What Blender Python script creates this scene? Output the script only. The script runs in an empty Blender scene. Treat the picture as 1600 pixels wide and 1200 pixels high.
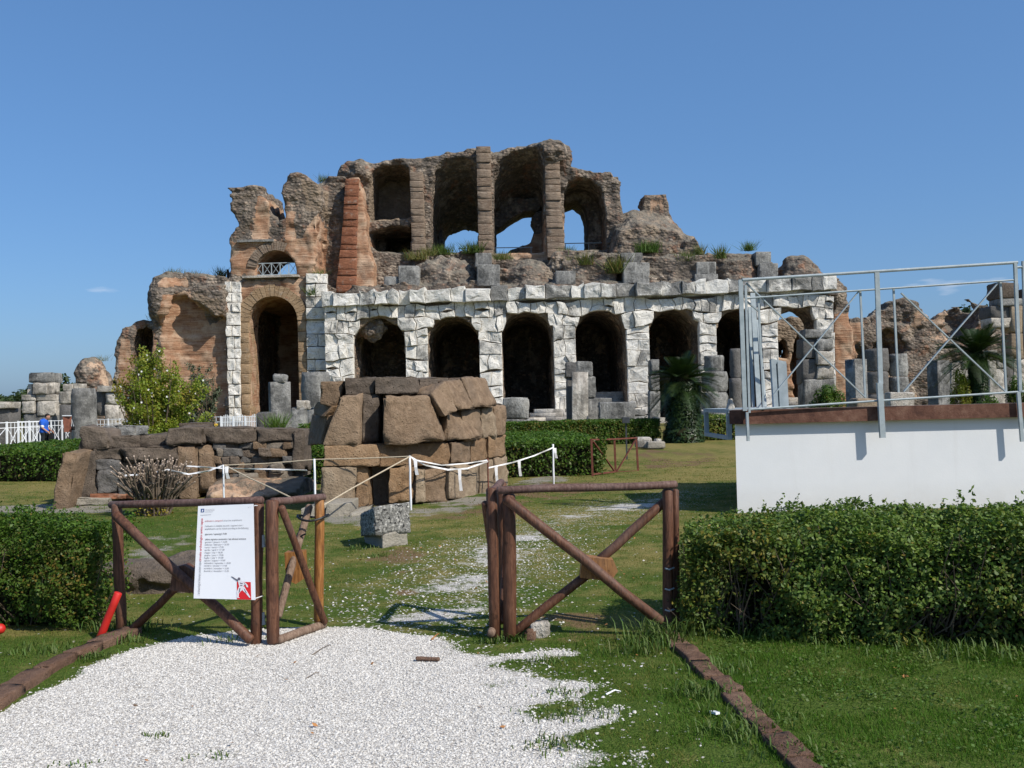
import bpy, math, random
import numpy as np
from mathutils import Vector, Matrix

random.seed(7)
RNG = np.random.default_rng(11)
C = bpy.context.scene.collection
SC = bpy.context.scene

# ------------------------------------------------------------------ camera
FPX, CX, CY = 1500.0, 800.0, 600.0
ROLL, PITCH, CAMZ = math.radians(1.45), math.atan(31 / 1500), 1.65
cr, sr, cp, sp_ = math.cos(ROLL), math.sin(ROLL), math.cos(PITCH), math.sin(PITCH)
U_ = Vector((0, -sp_, cp)); F_ = Vector((0, cp, sp_)); R_ = Vector((1, 0, 0))
cam_r = R_ * cr - U_ * sr
cam_u = R_ * sr + U_ * cr
cam = bpy.data.cameras.new('camera')
cam.sensor_width = 36.0
cam.lens = 36.0 * FPX / 1600.0
cam.clip_end = 6000
cam_o = bpy.data.objects.new('camera', cam)
C.objects.link(cam_o)
mw = Matrix((cam_r, cam_u, -F_)).transposed().to_4x4()
mw.translation = Vector((0, 0, CAMZ))
cam_o.matrix_world = mw
SC.camera = cam_o

# ------------------------------------------------------------------ light
SUN_AZ, SUN_EL = math.radians(53), math.radians(43)      # azimuth measured from straight behind the camera, to the right
w = bpy.data.worlds.new('World'); SC.world = w; w.use_nodes = True
wn = w.node_tree; wn.nodes.clear()
w_out = wn.nodes.new('ShaderNodeOutputWorld'); w_bg = wn.nodes.new('ShaderNodeBackground')
sky = wn.nodes.new('ShaderNodeTexSky'); sky.sky_type = 'NISHITA'; sky.sun_disc = False
sky.sun_elevation = SUN_EL
sky.sun_rotation = math.pi - SUN_AZ
sky.air_density = 1.0; sky.dust_density = 1.5; sky.ozone_density = 8.0; sky.altitude = 0
w_bg.inputs['Strength'].default_value = 0.145
w_sat = wn.nodes.new('ShaderNodeHueSaturation'); w_sat.inputs['Saturation'].default_value = 1.05
w_flat = wn.nodes.new('ShaderNodeMix'); w_flat.data_type = 'RGBA'; w_flat.inputs['Factor'].default_value = 0.40; w_flat.inputs['B'].default_value = (0.88, 1.98, 4.0, 1)   # constant blue mixed in to flatten the sky gradient
# a few faint low clouds, the same all the way round the horizon
wg = wn.nodes.new('ShaderNodeTexCoord'); wm = wn.nodes.new('ShaderNodeMapping'); wm.inputs['Scale'].default_value = (3.2, 3.2, 14); wm.inputs['Location'].default_value = (24.79, 40.87, 0)
wz = wn.nodes.new('ShaderNodeTexNoise'); wz.inputs['Scale'].default_value = 2.4; wz.inputs['Detail'].default_value = 6
wr = wn.nodes.new('ShaderNodeMapRange'); wr.inputs[1].default_value = 0.66; wr.inputs[2].default_value = 0.84; wr.inputs[4].default_value = 0.75
ws = wn.nodes.new('ShaderNodeSeparateXYZ')
wb = wn.nodes.new('ShaderNodeMapRange'); wb.inputs[1].default_value = 0.17; wb.inputs[2].default_value = 0.11
wmul = wn.nodes.new('ShaderNodeMath'); wmul.operation = 'MULTIPLY'
wmix = wn.nodes.new('ShaderNodeMix'); wmix.data_type = 'RGBA'; wmix.inputs['B'].default_value = (7.0, 7.0, 7.4, 1)
L = wn.links.new
L(wg.outputs['Generated'], wm.inputs['Vector']); L(wm.outputs[0], wz.inputs['Vector']); L(wz.outputs['Fac'], wr.inputs[0])
L(wg.outputs['Generated'], ws.inputs[0]); L(ws.outputs['Z'], wb.inputs[0])
L(wr.outputs[0], wmul.inputs[0]); L(wb.outputs[0], wmul.inputs[1]); L(wmul.outputs[0], wmix.inputs['Factor'])
L(sky.outputs[0], w_sat.inputs['Color']); L(w_sat.outputs[0], w_flat.inputs['A']); L(w_flat.outputs['Result'], wmix.inputs['A']); L(wmix.outputs['Result'], w_bg.inputs['Color']); L(w_bg.outputs[0], w_out.inputs['Surface'])
sun = bpy.data.lights.new('sun', 'SUN'); sun.energy = 5.0; sun.angle = math.radians(0.53); sun.color = (1.0, 0.94, 0.84)
sun_o = bpy.data.objects.new('sun', sun); C.objects.link(sun_o)
sdir = Vector((math.sin(SUN_AZ) * math.cos(SUN_EL), -math.cos(SUN_AZ) * math.cos(SUN_EL), math.sin(SUN_EL)))
sun_o.rotation_euler = sdir.to_track_quat('Z', 'Y').to_euler()
sun_o.location = sdir * 60
SC.view_settings.view_transform = 'Standard'; SC.view_settings.look = 'None'
SC.view_settings.exposure = 0.0; SC.view_settings.gamma = 1.0; SC.view_settings.use_curve_mapping = False

# ------------------------------------------------------------------ placing helpers
def ray(px, py):
    xc, yc = (px - CX) / FPX, -(py - CY) / FPX
    x, y = xc * cr + yc * sr, -xc * sr + yc * cr
    return x, cp - y * sp_, sp_ + y * cp

def P(px, py, d):
    x, y, z = ray(px, py); t = d / y
    return Vector((x * t, d, CAMZ + z * t))

def G(px, py, z=0.0):
    x, y, zz = ray(px, py); t = (z - CAMZ) / zz
    return Vector((x * t, y * t, z))

def lerp(a, b, t): return a + (b - a) * t

# ------------------------------------------------------------------ objects
def thing(name, label, cat, loc=(0, 0, 0), group=None, rotz=0.0):
    o = bpy.data.objects.new(name, None); o.empty_display_size = 0.2
    C.objects.link(o); o.location = loc; o.rotation_euler = (0, 0, rotz)
    return tag(o, label, cat, group)

def tag(o, label, cat, group=None):
    o['label'] = label; o['category'] = cat
    if group: o['group'] = group
    return o

def bmatrix(o):
    m = Matrix.Translation(o.location) @ o.rotation_euler.to_matrix().to_4x4()
    return m if o.parent is None else None

def link(name, me, mat=None, parent=None, world=True):
    """One mesh object. Meshes are made in world space; world=False: in the parent's space."""
    o = bpy.data.objects.new(name, me); C.objects.link(o)
    if mat is not None and not me.materials: me.materials.append(mat)
    if parent is not None:
        o.parent = parent
        if world and parent.type == 'EMPTY' and parent.parent is None:
            o.matrix_parent_inverse = bmatrix(parent).inverted()
    return o

def mesh(name, v, f, attrs=None, smooth=False):
    v = np.asarray(v, np.float32).reshape(-1, 3)
    me = bpy.data.meshes.new(name)
    if isinstance(f, np.ndarray) and f.ndim == 2:
        k = f.shape[1]; n = len(f)
        me.vertices.add(len(v)); me.vertices.foreach_set('co', v.ravel())
        me.loops.add(n * k); me.loops.foreach_set('vertex_index', f.astype(np.int32).ravel())
        me.polygons.add(n)
        me.polygons.foreach_set('loop_start', np.arange(0, n * k, k, dtype=np.int32))
        me.update(calc_edges=True)
    else:
        me.from_pydata(v.tolist(), [], [list(x) for x in f]); me.update()
    if attrs:
        for key, a in attrs.items():
            at = me.attributes.new(key, 'FLOAT', 'POINT'); at.data.foreach_set('value', np.asarray(a, np.float32).ravel())
    if smooth:
        me.polygons.foreach_set('use_smooth', np.ones(len(me.polygons), bool))
    return me

class MB:
    """Collects simple shapes into one mesh."""
    def __init__(s): s.v = []; s.f = []
    def add(s, v, f):
        b = len(s.v); s.v += [tuple(x) for x in v]; s.f += [[i + b for i in q] for q in f]; return s
    def hexa(s, c):            # 8 corners: bottom 4 ccw, top 4 ccw
        return s.add(c, [(3, 2, 1, 0), (4, 5, 6, 7), (0, 1, 5, 4), (1, 2, 6, 5), (2, 3, 7, 6), (3, 0, 4, 7)])
    def box(s, a, b):
        (x0, y0, z0), (x1, y1, z1) = a, b
        return s.hexa([(x0, y0, z0), (x1, y0, z0), (x1, y1, z0), (x0, y1, z0), (x0, y0, z1), (x1, y0, z1), (x1, y1, z1), (x0, y1, z1)])
    def tube(s, pts, r, n=8, cap=True, r1=None, flat=1.0, roll=0.0):
        pts = [Vector(p) for p in pts]; m = len(pts); rings = []
        for i, p in enumerate(pts):
            t = (pts[min(i + 1, m - 1)] - pts[max(i - 1, 0)]).normalized()
            up = Vector((0, 0, 1)) if abs(t.z) < 0.9 else Vector((0, 1, 0))
            a = t.cross(up).normalized(); b = a.cross(t)
            rr = r if r1 is None else lerp(r, r1, i / max(1, m - 1))
            rings.append([p + (a * math.cos(q) + b * math.sin(q) * flat) * rr for q in [2 * math.pi * k / n + roll for k in range(n)]])
        v = [q for rg in rings for q in rg]; f = []
        for i in range(m - 1):
            for k in range(n):
                f.append((i * n + k, i * n + (k + 1) % n, (i + 1) * n + (k + 1) % n, (i + 1) * n + k))
        if cap:
            f.append(tuple(range(n - 1, -1, -1))); f.append(tuple((m - 1) * n + k for k in range(n)))
        return s.add(v, f)
    def mesh(s, name, smooth=False):
        return mesh(name, s.v, s.f, smooth=smooth)
    def obj(s, name, mat, parent=None, world=True, smooth=False):
        return link(name, s.mesh(name, smooth), mat, parent, world)

def bar(a, b, wx, wy):
    """A square bar between two points."""
    a, b = Vector(a), Vector(b); t = (b - a).normalized()
    up = Vector((0, 0, 1)) if abs(t.z) < 0.9 else Vector((0, 1, 0))
    s = t.cross(up).normalized(); u = s.cross(t)
    c = []
    for p in (a, b):
        c += [p - s * wx - u * wy, p + s * wx - u * wy, p + s * wx + u * wy, p - s * wx + u * wy]
    return MB().hexa([c[0], c[1], c[5], c[4], c[3], c[2], c[6], c[7]])

def pole(a, b, r, n=10, wob=0.0, bev=0.012, seed=0):
    """A round pole with bevelled ends and a slight wobble."""
    a, b = Vector(a), Vector(b); rr = random.Random(seed); Lh = (b - a).length; t = (b - a) / Lh
    m = MB(); pts = [a, a + t * bev] + [lerp(a, b, q) + Vector((rr.uniform(-wob, wob), rr.uniform(-wob, wob), rr.uniform(-wob, wob))) for q in (0.25, 0.5, 0.75)] + [b - t * bev, b]
    rad = [r - bev * 0.8] + [r * rr.uniform(0.97, 1.03) for _ in range(5)] + [r - bev * 0.8]
    up = Vector((0, 0, 1)) if abs(t.z) < 0.9 else Vector((0, 1, 0))
    s = t.cross(up).normalized(); u = s.cross(t); v = []; f = []
    for p, q in zip(pts, rad):
        v += [p + (s * math.cos(2 * math.pi * k / n) + u * math.sin(2 * math.pi * k / n)) * q for k in range(n)]
    for i in range(len(pts) - 1):
        for k in range(n): f.append((i * n + k, i * n + (k + 1) % n, (i + 1) * n + (k + 1) % n, (i + 1) * n + k))
    f.append(tuple(range(n - 1, -1, -1))); f.append(tuple((len(pts) - 1) * n + k for k in range(n)))
    return m.add(v, f)

# ------------------------------------------------------------------ noise
def hash3(i, j, k, seed):
    h = (i.astype(np.int64) * 374761393 + j.astype(np.int64) * 668265263 + k.astype(np.int64) * 2147483647 + seed * 974711) & 0xffffffff
    h = ((h ^ (h >> 13)) * 1274126177) & 0xffffffff
    h = ((h ^ (h >> 16)) * 2246822519) & 0xffffffff
    return ((h ^ (h >> 15)) & 0xffff) / 32767.5 - 1.0

def vnoise(p, scale, seed=0):
    """Value noise at points p (n x 3), feature size `scale`, in -1..1."""
    q = np.asarray(p, float) / scale; i = np.floor(q).astype(np.int64); t = q - i; t = t * t * (3 - 2 * t); r = 0
    for a in (0, 1):
        for b in (0, 1):
            for c in (0, 1):
                wgt = (t[:, 0] if a else 1 - t[:, 0]) * (t[:, 1] if b else 1 - t[:, 1]) * (t[:, 2] if c else 1 - t[:, 2])
                r = r + wgt * hash3(i[:, 0] + a, i[:, 1] + b, i[:, 2] + c, seed)
    return r

def v2(x, y, scale, seed=0):
    x = np.asarray(x, float); y = np.asarray(y, float)
    return vnoise(np.stack([x.ravel(), y.ravel(), np.full(x.size, 0.37 * scale)], 1), scale, seed).reshape(x.shape)

def fbm2(x, y, scale, seed=0):
    return v2(x, y, scale, seed) * 0.57 + v2(x, y, scale * 0.5, seed + 1) * 0.29 + v2(x, y, scale * 0.25, seed + 2) * 0.14

def sd_poly(x, z, pts):
    """Signed distance to a polygon (negative inside), arrays x, z."""
    x, z = np.broadcast_arrays(x, z)
    d = np.full(x.shape, 1e9); inside = np.zeros(x.shape, bool); n = len(pts)
    for i in range(n):
        ax, az = pts[i]; bx, bz = pts[(i + 1) % n]
        ex, ez = bx - ax, bz - az; L2 = ex * ex + ez * ez + 1e-12
        t = np.clip(((x - ax) * ex + (z - az) * ez) / L2, 0, 1)
        dx, dz = x - ax - t * ex, z - az - t * ez
        d = np.minimum(d, dx * dx + dz * dz)
        c = ((az > z) != (bz > z)) & (x < ex * (z - az) / (ez if abs(ez) > 1e-12 else 1e-12) + ax)
        inside ^= c
    d = np.sqrt(d)
    return np.where(inside, -d, d)

# ------------------------------------------------------------------ volumes: masonry masses cut and worn in 3-D, meshed by surface nets
class Vol:
    def __init__(s, lo, hi, h):
        s.lo = np.array(lo, float); s.h = h
        s.n = [int(math.ceil((b - a) / h)) + 1 for a, b in zip(lo, hi)]
        s.ax = [s.lo[i] + h * np.arange(s.n[i]) for i in range(3)]
        s.X = s.ax[0][:, None, None]; s.Y = s.ax[1][None, :, None]; s.Z = s.ax[2][None, None, :]
        s.f = np.full(s.n, 9.0, np.float32)
    def px(s, pts, d): return [(p.x, p.z) for p in (P(a, b, d) for a, b in pts)]
    def prism(s, pts, y0, y1, d=None, shear=0.0, yref=0.0, lowonly=None):
        """pts: picture outline taken at distance d (or x, z pairs if d is None), swept from y0 to y1; shear tilts it backwards."""
        q = s.px(pts, d) if d is not None else pts
        if shear == 0.0:
            g = sd_poly(s.X, s.Z, q)
        else:
            g = np.empty(s.n, np.float32)
            for j, y in enumerate(s.ax[1]):
                off = shear * (y - yref)
                g[:, j, :] = sd_poly(s.X[:, 0, :], s.Z[:, 0, :] + off, q)
            g = g / math.sqrt(1 + shear * shear * 0.5)
        yy = np.maximum(y0 - s.Y, s.Y - y1)
        return np.maximum(g, yy)
    def boxf(s, x0, x1, y0, y1, z0, z1):
        return np.maximum(np.maximum(np.maximum(x0 - s.X, s.X - x1), np.maximum(y0 - s.Y, s.Y - y1)), np.maximum(z0 - s.Z, s.Z - z1))
    def ell(s, c, r):
        q = np.sqrt(((s.X - c[0]) / r[0]) ** 2 + ((s.Y - c[1]) / r[1]) ** 2 + ((s.Z - c[2]) / r[2]) ** 2)
        return (q - 1) * min(r)
    def cap(s, a, b, r0, r1=None):
        a = np.array(a, float); b = np.array(b, float); r1 = r0 if r1 is None else r1
        e = b - a; L2 = float(e @ e) + 1e-12
        t = np.clip(((s.X - a[0]) * e[0] + (s.Y - a[1]) * e[1] + (s.Z - a[2]) * e[2]) / L2, 0, 1)
        return np.sqrt((s.X - a[0] - t * e[0]) ** 2 + (s.Y - a[1] - t * e[1]) ** 2 + (s.Z - a[2] - t * e[2]) ** 2) - (r0 + (r1 - r0) * t)
    def add(s, g, k=0.0):
        if k > 0:
            hh = np.clip(0.5 + 0.5 * (g - s.f) / k, 0, 1)
            s.f = (g * (1 - hh) + s.f * hh - k * hh * (1 - hh)).astype(np.float32)
        else: s.f = np.minimum(s.f, g).astype(np.float32)
        return s
    def cut(s, g): s.f = np.maximum(s.f, -g).astype(np.float32); return s
    def noise(s, scale, seed, sq=(1, 1, 1)):
        rg = np.random.default_rng(seed); mats = []; dims = []
        for i in range(3):
            q = (s.ax[i] - s.ax[i][0]) / (scale * sq[i]) + rg.uniform(0, 1); k = np.floor(q).astype(int); t = q - k; t = t * t * (3 - 2 * t)
            nl = k.max() + 2; A = np.zeros((len(q), nl), np.float32); A[np.arange(len(q)), k] = 1 - t; A[np.arange(len(q)), k + 1] += t
            mats.append(A); dims.append(nl)
        lat = rg.uniform(-1, 1, dims).astype(np.float32)
        r = np.tensordot(mats[0], lat, (1, 0)); r = np.tensordot(r, mats[1], (1, 1)); r = np.tensordot(r, mats[2], (1, 1))
        return r
    def rough(s, amp, scale, seed=0, octs=3, sq=(1, 1, 1)):
        for o in range(octs):
            s.f += amp * (0.55 ** o) * s.noise(scale * (0.5 ** o), seed * 31 + o, sq)
        return s
    def strata(s, amp, pitch, seed):
        """Worn courses: shallow horizontal ledges."""
        q = (s.Z / pitch + s.noise(3.0, seed) * .5) % 1.0
        s.f += (amp * (np.abs(q - .5) * 2 - .5) * (0.6 + .6 * s.noise(2.2, seed + 1))).astype(np.float32)
        return s
    def mesh(s, name, attrs=None, smooth=True):
        v, f = surface_nets(s.f); v = v * s.h + s.lo
        at = attrs(v) if attrs else None
        return mesh(name, v, f, at, smooth)

def surface_nets(f):
    f = np.pad(f, 1, constant_values=1.0)
    s = f < 0
    n0, n1, n2 = f.shape
    cnt = np.zeros((n0 - 1, n1 - 1, n2 - 1), np.int8)
    cs = [(a, b, c) for a in (0, 1) for b in (0, 1) for c in (0, 1)]
    sub = lambda arr, c: arr[c[0]:n0 - 1 + c[0], c[1]:n1 - 1 + c[1], c[2]:n2 - 1 + c[2]]
    for c in cs: cnt += sub(s, c)
    act = (cnt > 0) & (cnt < 8); I = np.nonzero(act); n = len(I[0])
    idx = np.full(act.shape, -1, np.int32); idx[I] = np.arange(n)
    acc = np.zeros((n, 3)); k = np.zeros(n)
    for a in cs:
        for ax in range(3):
            if a[ax]: continue
            b = list(a); b[ax] = 1
            fa = f[I[0] + a[0], I[1] + a[1], I[2] + a[2]]; fb = f[I[0] + b[0], I[1] + b[1], I[2] + b[2]]
            m = (fa < 0) != (fb < 0); t = np.where(m, fa / np.where(m, fa - fb, 1), 0)
            p = np.tile(np.array(a, float), (n, 1)); p[:, ax] = t
            acc += p * m[:, None]; k += m
    v = acc / k[:, None] + np.stack(I, 1) - 1.0
    F = []
    for ax in range(3):
        o1, o2 = [(1, 2), (2, 0), (0, 1)][ax]
        sl = lambda lo, hi: tuple(slice(lo[i], f.shape[i] - hi[i]) for i in range(3))
        lo = [1, 1, 1]; lo[ax] = 0; hiA = [1, 1, 1]; hiB = [1, 1, 1]; hiB[ax] = 0; loB = list(lo); loB[ax] = 1
        A = s[sl(lo, hiA)]; B = s[sl(loB, hiB)]
        e = np.nonzero(A != B); ea = A[e]
        base = np.stack(e, 1) + np.array(lo)
        q = []
        for d1, d2 in ((-1, -1), (0, -1), (0, 0), (-1, 0)):
            c = base.copy(); c[:, o1] += d1; c[:, o2] += d2; q.append(idx[c[:, 0], c[:, 1], c[:, 2]])
        q = np.stack(q, 1); q[~ea] = q[~ea][:, ::-1]; F.append(q)
    return v, np.concatenate(F)

# ------------------------------------------------------------------ single stones
def rough_block(corners, n=4, amp=0.03, rnd=0.12, seed=0, scale=0.35):
    """A worn block filling a hexahedron (8 corners: bottom 4, top 4): tight broken arrises, uneven faces. Returns verts, faces."""
    c = np.array([tuple(p) for p in corners], float)
    ex = [np.linalg.norm((c[1] + c[2] + c[5] + c[6]) - (c[0] + c[3] + c[4] + c[7])) / 4, np.linalg.norm((c[2] + c[3] + c[6] + c[7]) - (c[0] + c[1] + c[4] + c[5])) / 4, np.linalg.norm(c[4:].sum(0) - c[:4].sum(0)) / 4]
    r = rnd * min(ex) * 0.9
    lines = []
    for e in ex:
        q = min(r / e, .3); k = max(1, n - 2)
        lines.append(np.concatenate([[0, q * .45], np.linspace(q, 1 - q, k + 1), [1 - q * .45, 1]]))
    N = len(lines[0]) - 1
    V = {}; vs = []; fs = []
    def vid(i, j, k):
        key = (i, j, k)
        if key not in V: V[key] = len(vs); vs.append(key)
        return V[key]
    for ax in range(3):
        for side in (0, N):
            for a in range(N):
                for b in range(N):
                    q = []
                    for da, db in ((0, 0), (1, 0), (1, 1), (0, 1)):
                        t = [0, 0, 0]; t[ax] = side; t[(ax + 1) % 3] = a + da; t[(ax + 2) % 3] = b + db
                        q.append(vid(*t))
                    fs.append(q if side else q[::-1])
    vs = np.array(vs); u = np.stack([lines[i][vs[:, i]] * ex[i] for i in range(3)], 1); E = np.array(ex)
    inner = np.clip(u, r, E - r); dl = u - inner; nl = np.linalg.norm(dl, axis=1)[:, None]
    u = inner + np.where(nl > 1e-9, dl / np.maximum(nl, 1e-9) * np.minimum(r, np.abs(dl).max(1)[:, None]), 0)
    onedge = (np.abs(dl) > 1e-9).sum(1)
    t = u / E
    x, y, z = t[:, 0:1], t[:, 1:2], t[:, 2:3]
    p = ((1 - x) * (1 - y) * c[0] + x * (1 - y) * c[1] + x * y * c[2] + (1 - x) * y * c[3]) * (1 - z) + \
        ((1 - x) * (1 - y) * c[4] + x * (1 - y) * c[5] + x * y * c[6] + (1 - x) * y * c[7]) * z
    ctr = c.mean(0); d = p - ctr; d /= np.linalg.norm(d, axis=1)[:, None] + 1e-9
    big = vnoise(p + seed * 3.7, scale, seed); sml = vnoise(p + seed * 1.3, scale * 0.38, seed + 5)
    if n >= 8: sml = sml + .55 * vnoise(p + seed * 1.9, scale * 0.17, seed + 6)
    chip = np.clip(vnoise(p + seed * 2.1, scale * .6, seed + 9) - .1, 0, 1) * (onedge > 1) * 1.6
    p = p + d * ((big * .6 + sml * .4 - chip) * amp)[:, None]
    return p, np.array(fs)

def stone(name, corners, mat, parent, n=4, amp=0.03, rnd=0.12, seed=0, scale=0.35, smooth=True):
    v, f = rough_block(corners, n, amp, rnd, seed, scale)
    return link(name, mesh(name, v, f, smooth=smooth), mat, parent)

def hexa_px(quad, d0, d1, thick, dirn=(0, 1, 0)):
    """quad: picture corners TL, TR, BR, BL of a front face; d0, d1: distance at its low-x and high-x side; thick: depth behind it."""
    TL, TR, BR, BL = quad
    tl, tr, br, bl = P(*TL, d0), P(*TR, d1), P(*BR, d1), P(*BL, d0)
    k = Vector(dirn) * thick
    return [bl, br, br + k, bl + k, tl, tr, tr + k, tl + k]

def wall_stone(poly, yf, depth, rs, prot=0.12, inset=0.10):
    """A faced stone: 2-D outline (x, z) with its broken face around y = yf and its body `depth` behind. Returns verts, faces."""
    n = len(poly); cx = sum(p[0] for p in poly) / n; cz = sum(p[1] for p in poly) / n; q = np.array(poly, float); ctr = np.array([cx, cz])
    tx, tz = rs.uniform(-0.13, 0.13), rs.uniform(-0.16, 0.10); pr = rs.uniform(0, prot) ** 1.0; sd = rs.randrange(900)
    rings = [(1.0, depth, 0), (.99, .03 - pr * .6, .6), (.93, -pr * .95, 1), (.64, -pr, 1.0), (.30, -pr, 1.0), (0.0, -pr, 1.0)]
    V = []
    for s, y, k in rings:
        pts = ctr + (q - ctr) * s if s > 0 else ctr[None]
        yy = np.full(len(pts), yf + y)
        if k:
            p3 = np.stack([pts[:, 0], np.full(len(pts), sd * 1.7), pts[:, 1]], 1)
            nb = vnoise(p3, .55, sd); ns = vnoise(p3, .22, sd + 3)
            yy = yy + k * (tx * (pts[:, 0] - cx) + tz * (pts[:, 1] - cz) - .085 * nb - .05 * ns)
        V.append(np.stack([pts[:, 0], yy, pts[:, 1]], 1))
    v = np.concatenate(V); f = []
    for a in range(4):
        for i in range(n):
            j = (i + 1) % n; f.append((a * n + i, a * n + j, (a + 1) * n + j, (a + 1) * n + i))
    for i in range(n): f.append((4 * n + i, 4 * n + (i + 1) % n, 5 * n))
    return v, f
# ------------------------------------------------------------------ materials
class NT:
    def __init__(s, name):
        s.m = bpy.data.materials.new(name); s.m.use_nodes = True; s.t = s.m.node_tree; s.t.nodes.clear()
        s.out = s.t.nodes.new('ShaderNodeOutputMaterial'); s.b = s.t.nodes.new('ShaderNodeBsdfPrincipled')
        s.t.links.new(s.b.outputs[0], s.out.inputs[0]); s._pos = None
        s.b.inputs['Specular IOR Level'].default_value = 0.25
    def n(s, t): return s.t.nodes.new(t)
    def set(s, sock, v):
        if hasattr(v, 'is_output'): s.t.links.new(v, sock)
        elif isinstance(v, (tuple, list)) and len(v) == 3 and sock.type == 'RGBA': sock.default_value = (*v, 1)
        else: sock.default_value = v
    def pos(s):
        if s._pos is None: s._pos = s.n('ShaderNodeNewGeometry').outputs['Position']
        return s._pos
    def scaled(s, sc, vec=None):
        m = s.n('ShaderNodeMapping'); s.set(m.inputs['Vector'], vec or s.pos()); m.inputs['Scale'].default_value = sc; return m.outputs[0]
    def noise(s, scale, detail=4, rough=0.55, vec=None, dist=0.0):
        k = s.n('ShaderNodeTexNoise'); s.set(k.inputs['Vector'], vec or s.pos()); k.inputs['Scale'].default_value = scale
        k.inputs['Detail'].default_value = detail; k.inputs['Roughness'].default_value = rough; k.inputs['Distortion'].default_value = dist
        return k.outputs['Fac']
    def vor(s, scale, feature='F1', out='Distance', vec=None, rnd=1.0):
        k = s.n('ShaderNodeTexVoronoi'); s.set(k.inputs['Vector'], vec or s.pos()); k.inputs['Scale'].default_value = scale
        k.feature = feature; k.inputs['Randomness'].default_value = rnd; return k.outputs[out]
    def ramp(s, fac, stops, interp='LINEAR'):
        k = s.n('ShaderNodeValToRGB'); s.set(k.inputs[0], fac); e = k.color_ramp.elements; k.color_ramp.interpolation = interp
        while len(e) < len(stops): e.new(0.5)
        for x, (p, c) in zip(e, stops):
            x.position = p; x.color = (c, c, c, 1) if isinstance(c, (int, float)) else (*c, 1)
        return k.outputs[0]
    def mix(s, fac, a, b, mode='MIX'):
        k = s.n('ShaderNodeMix'); k.data_type = 'RGBA'; k.blend_type = mode; k.clamp_factor = True
        s.set(k.inputs[0], fac); s.set(k.inputs[6], a); s.set(k.inputs[7], b); return k.outputs[2]
    def math(s, op, a, b=0.0, clamp=False):
        k = s.n('ShaderNodeMath'); k.operation = op; k.use_clamp = clamp; s.set(k.inputs[0], a); s.set(k.inputs[1], b); return k.outputs[0]
    def attr(s, name): k = s.n('ShaderNodeAttribute'); k.attribute_name = name; return k.outputs['Fac']
    def rand(s): return s.n('ShaderNodeObjectInfo').outputs['Random']
    def xyz(s, vec=None): k = s.n('ShaderNodeSeparateXYZ'); s.set(k.inputs[0], vec or s.pos()); return k.outputs
    def normal_z(s): return s.xyz(s.n('ShaderNodeNewGeometry').outputs['Normal'])[2]
    def bump(s, h, strength=0.5, dist=0.05, prev=None):
        k = s.n('ShaderNodeBump'); k.inputs['Strength'].default_value = strength; k.inputs['Distance'].default_value = dist
        s.set(k.inputs['Height'], h)
        if prev is not None: s.set(k.inputs['Normal'], prev)
        return k.outputs[0]
    def done(s, col, rough=0.9, normal=None, metal=0.0, spec=None):
        s.set(s.b.inputs['Base Color'], col); s.set(s.b.inputs['Roughness'], rough); s.b.inputs['Metallic'].default_value = metal
        if spec is not None: s.b.inputs['Specular IOR Level'].default_value = spec
        if normal is not None: s.set(s.b.inputs['Normal'], normal)
        return s.m

M = {}
def plain(name, col, rough=0.7, var=0.15, scale=6, bump=0.15, metal=0.0, spec=0.3):
    t = NT(name); n = t.noise(scale, 5); lo = tuple(c * (1 - var) for c in col); hi = tuple(min(1, c * (1 + var)) for c in col)
    M[name] = t.done(t.ramp(n, [(0.3, lo), (0.7, hi)]), rough, t.bump(n, bump, 0.01) if bump else None, metal, spec); return M[name]

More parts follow.
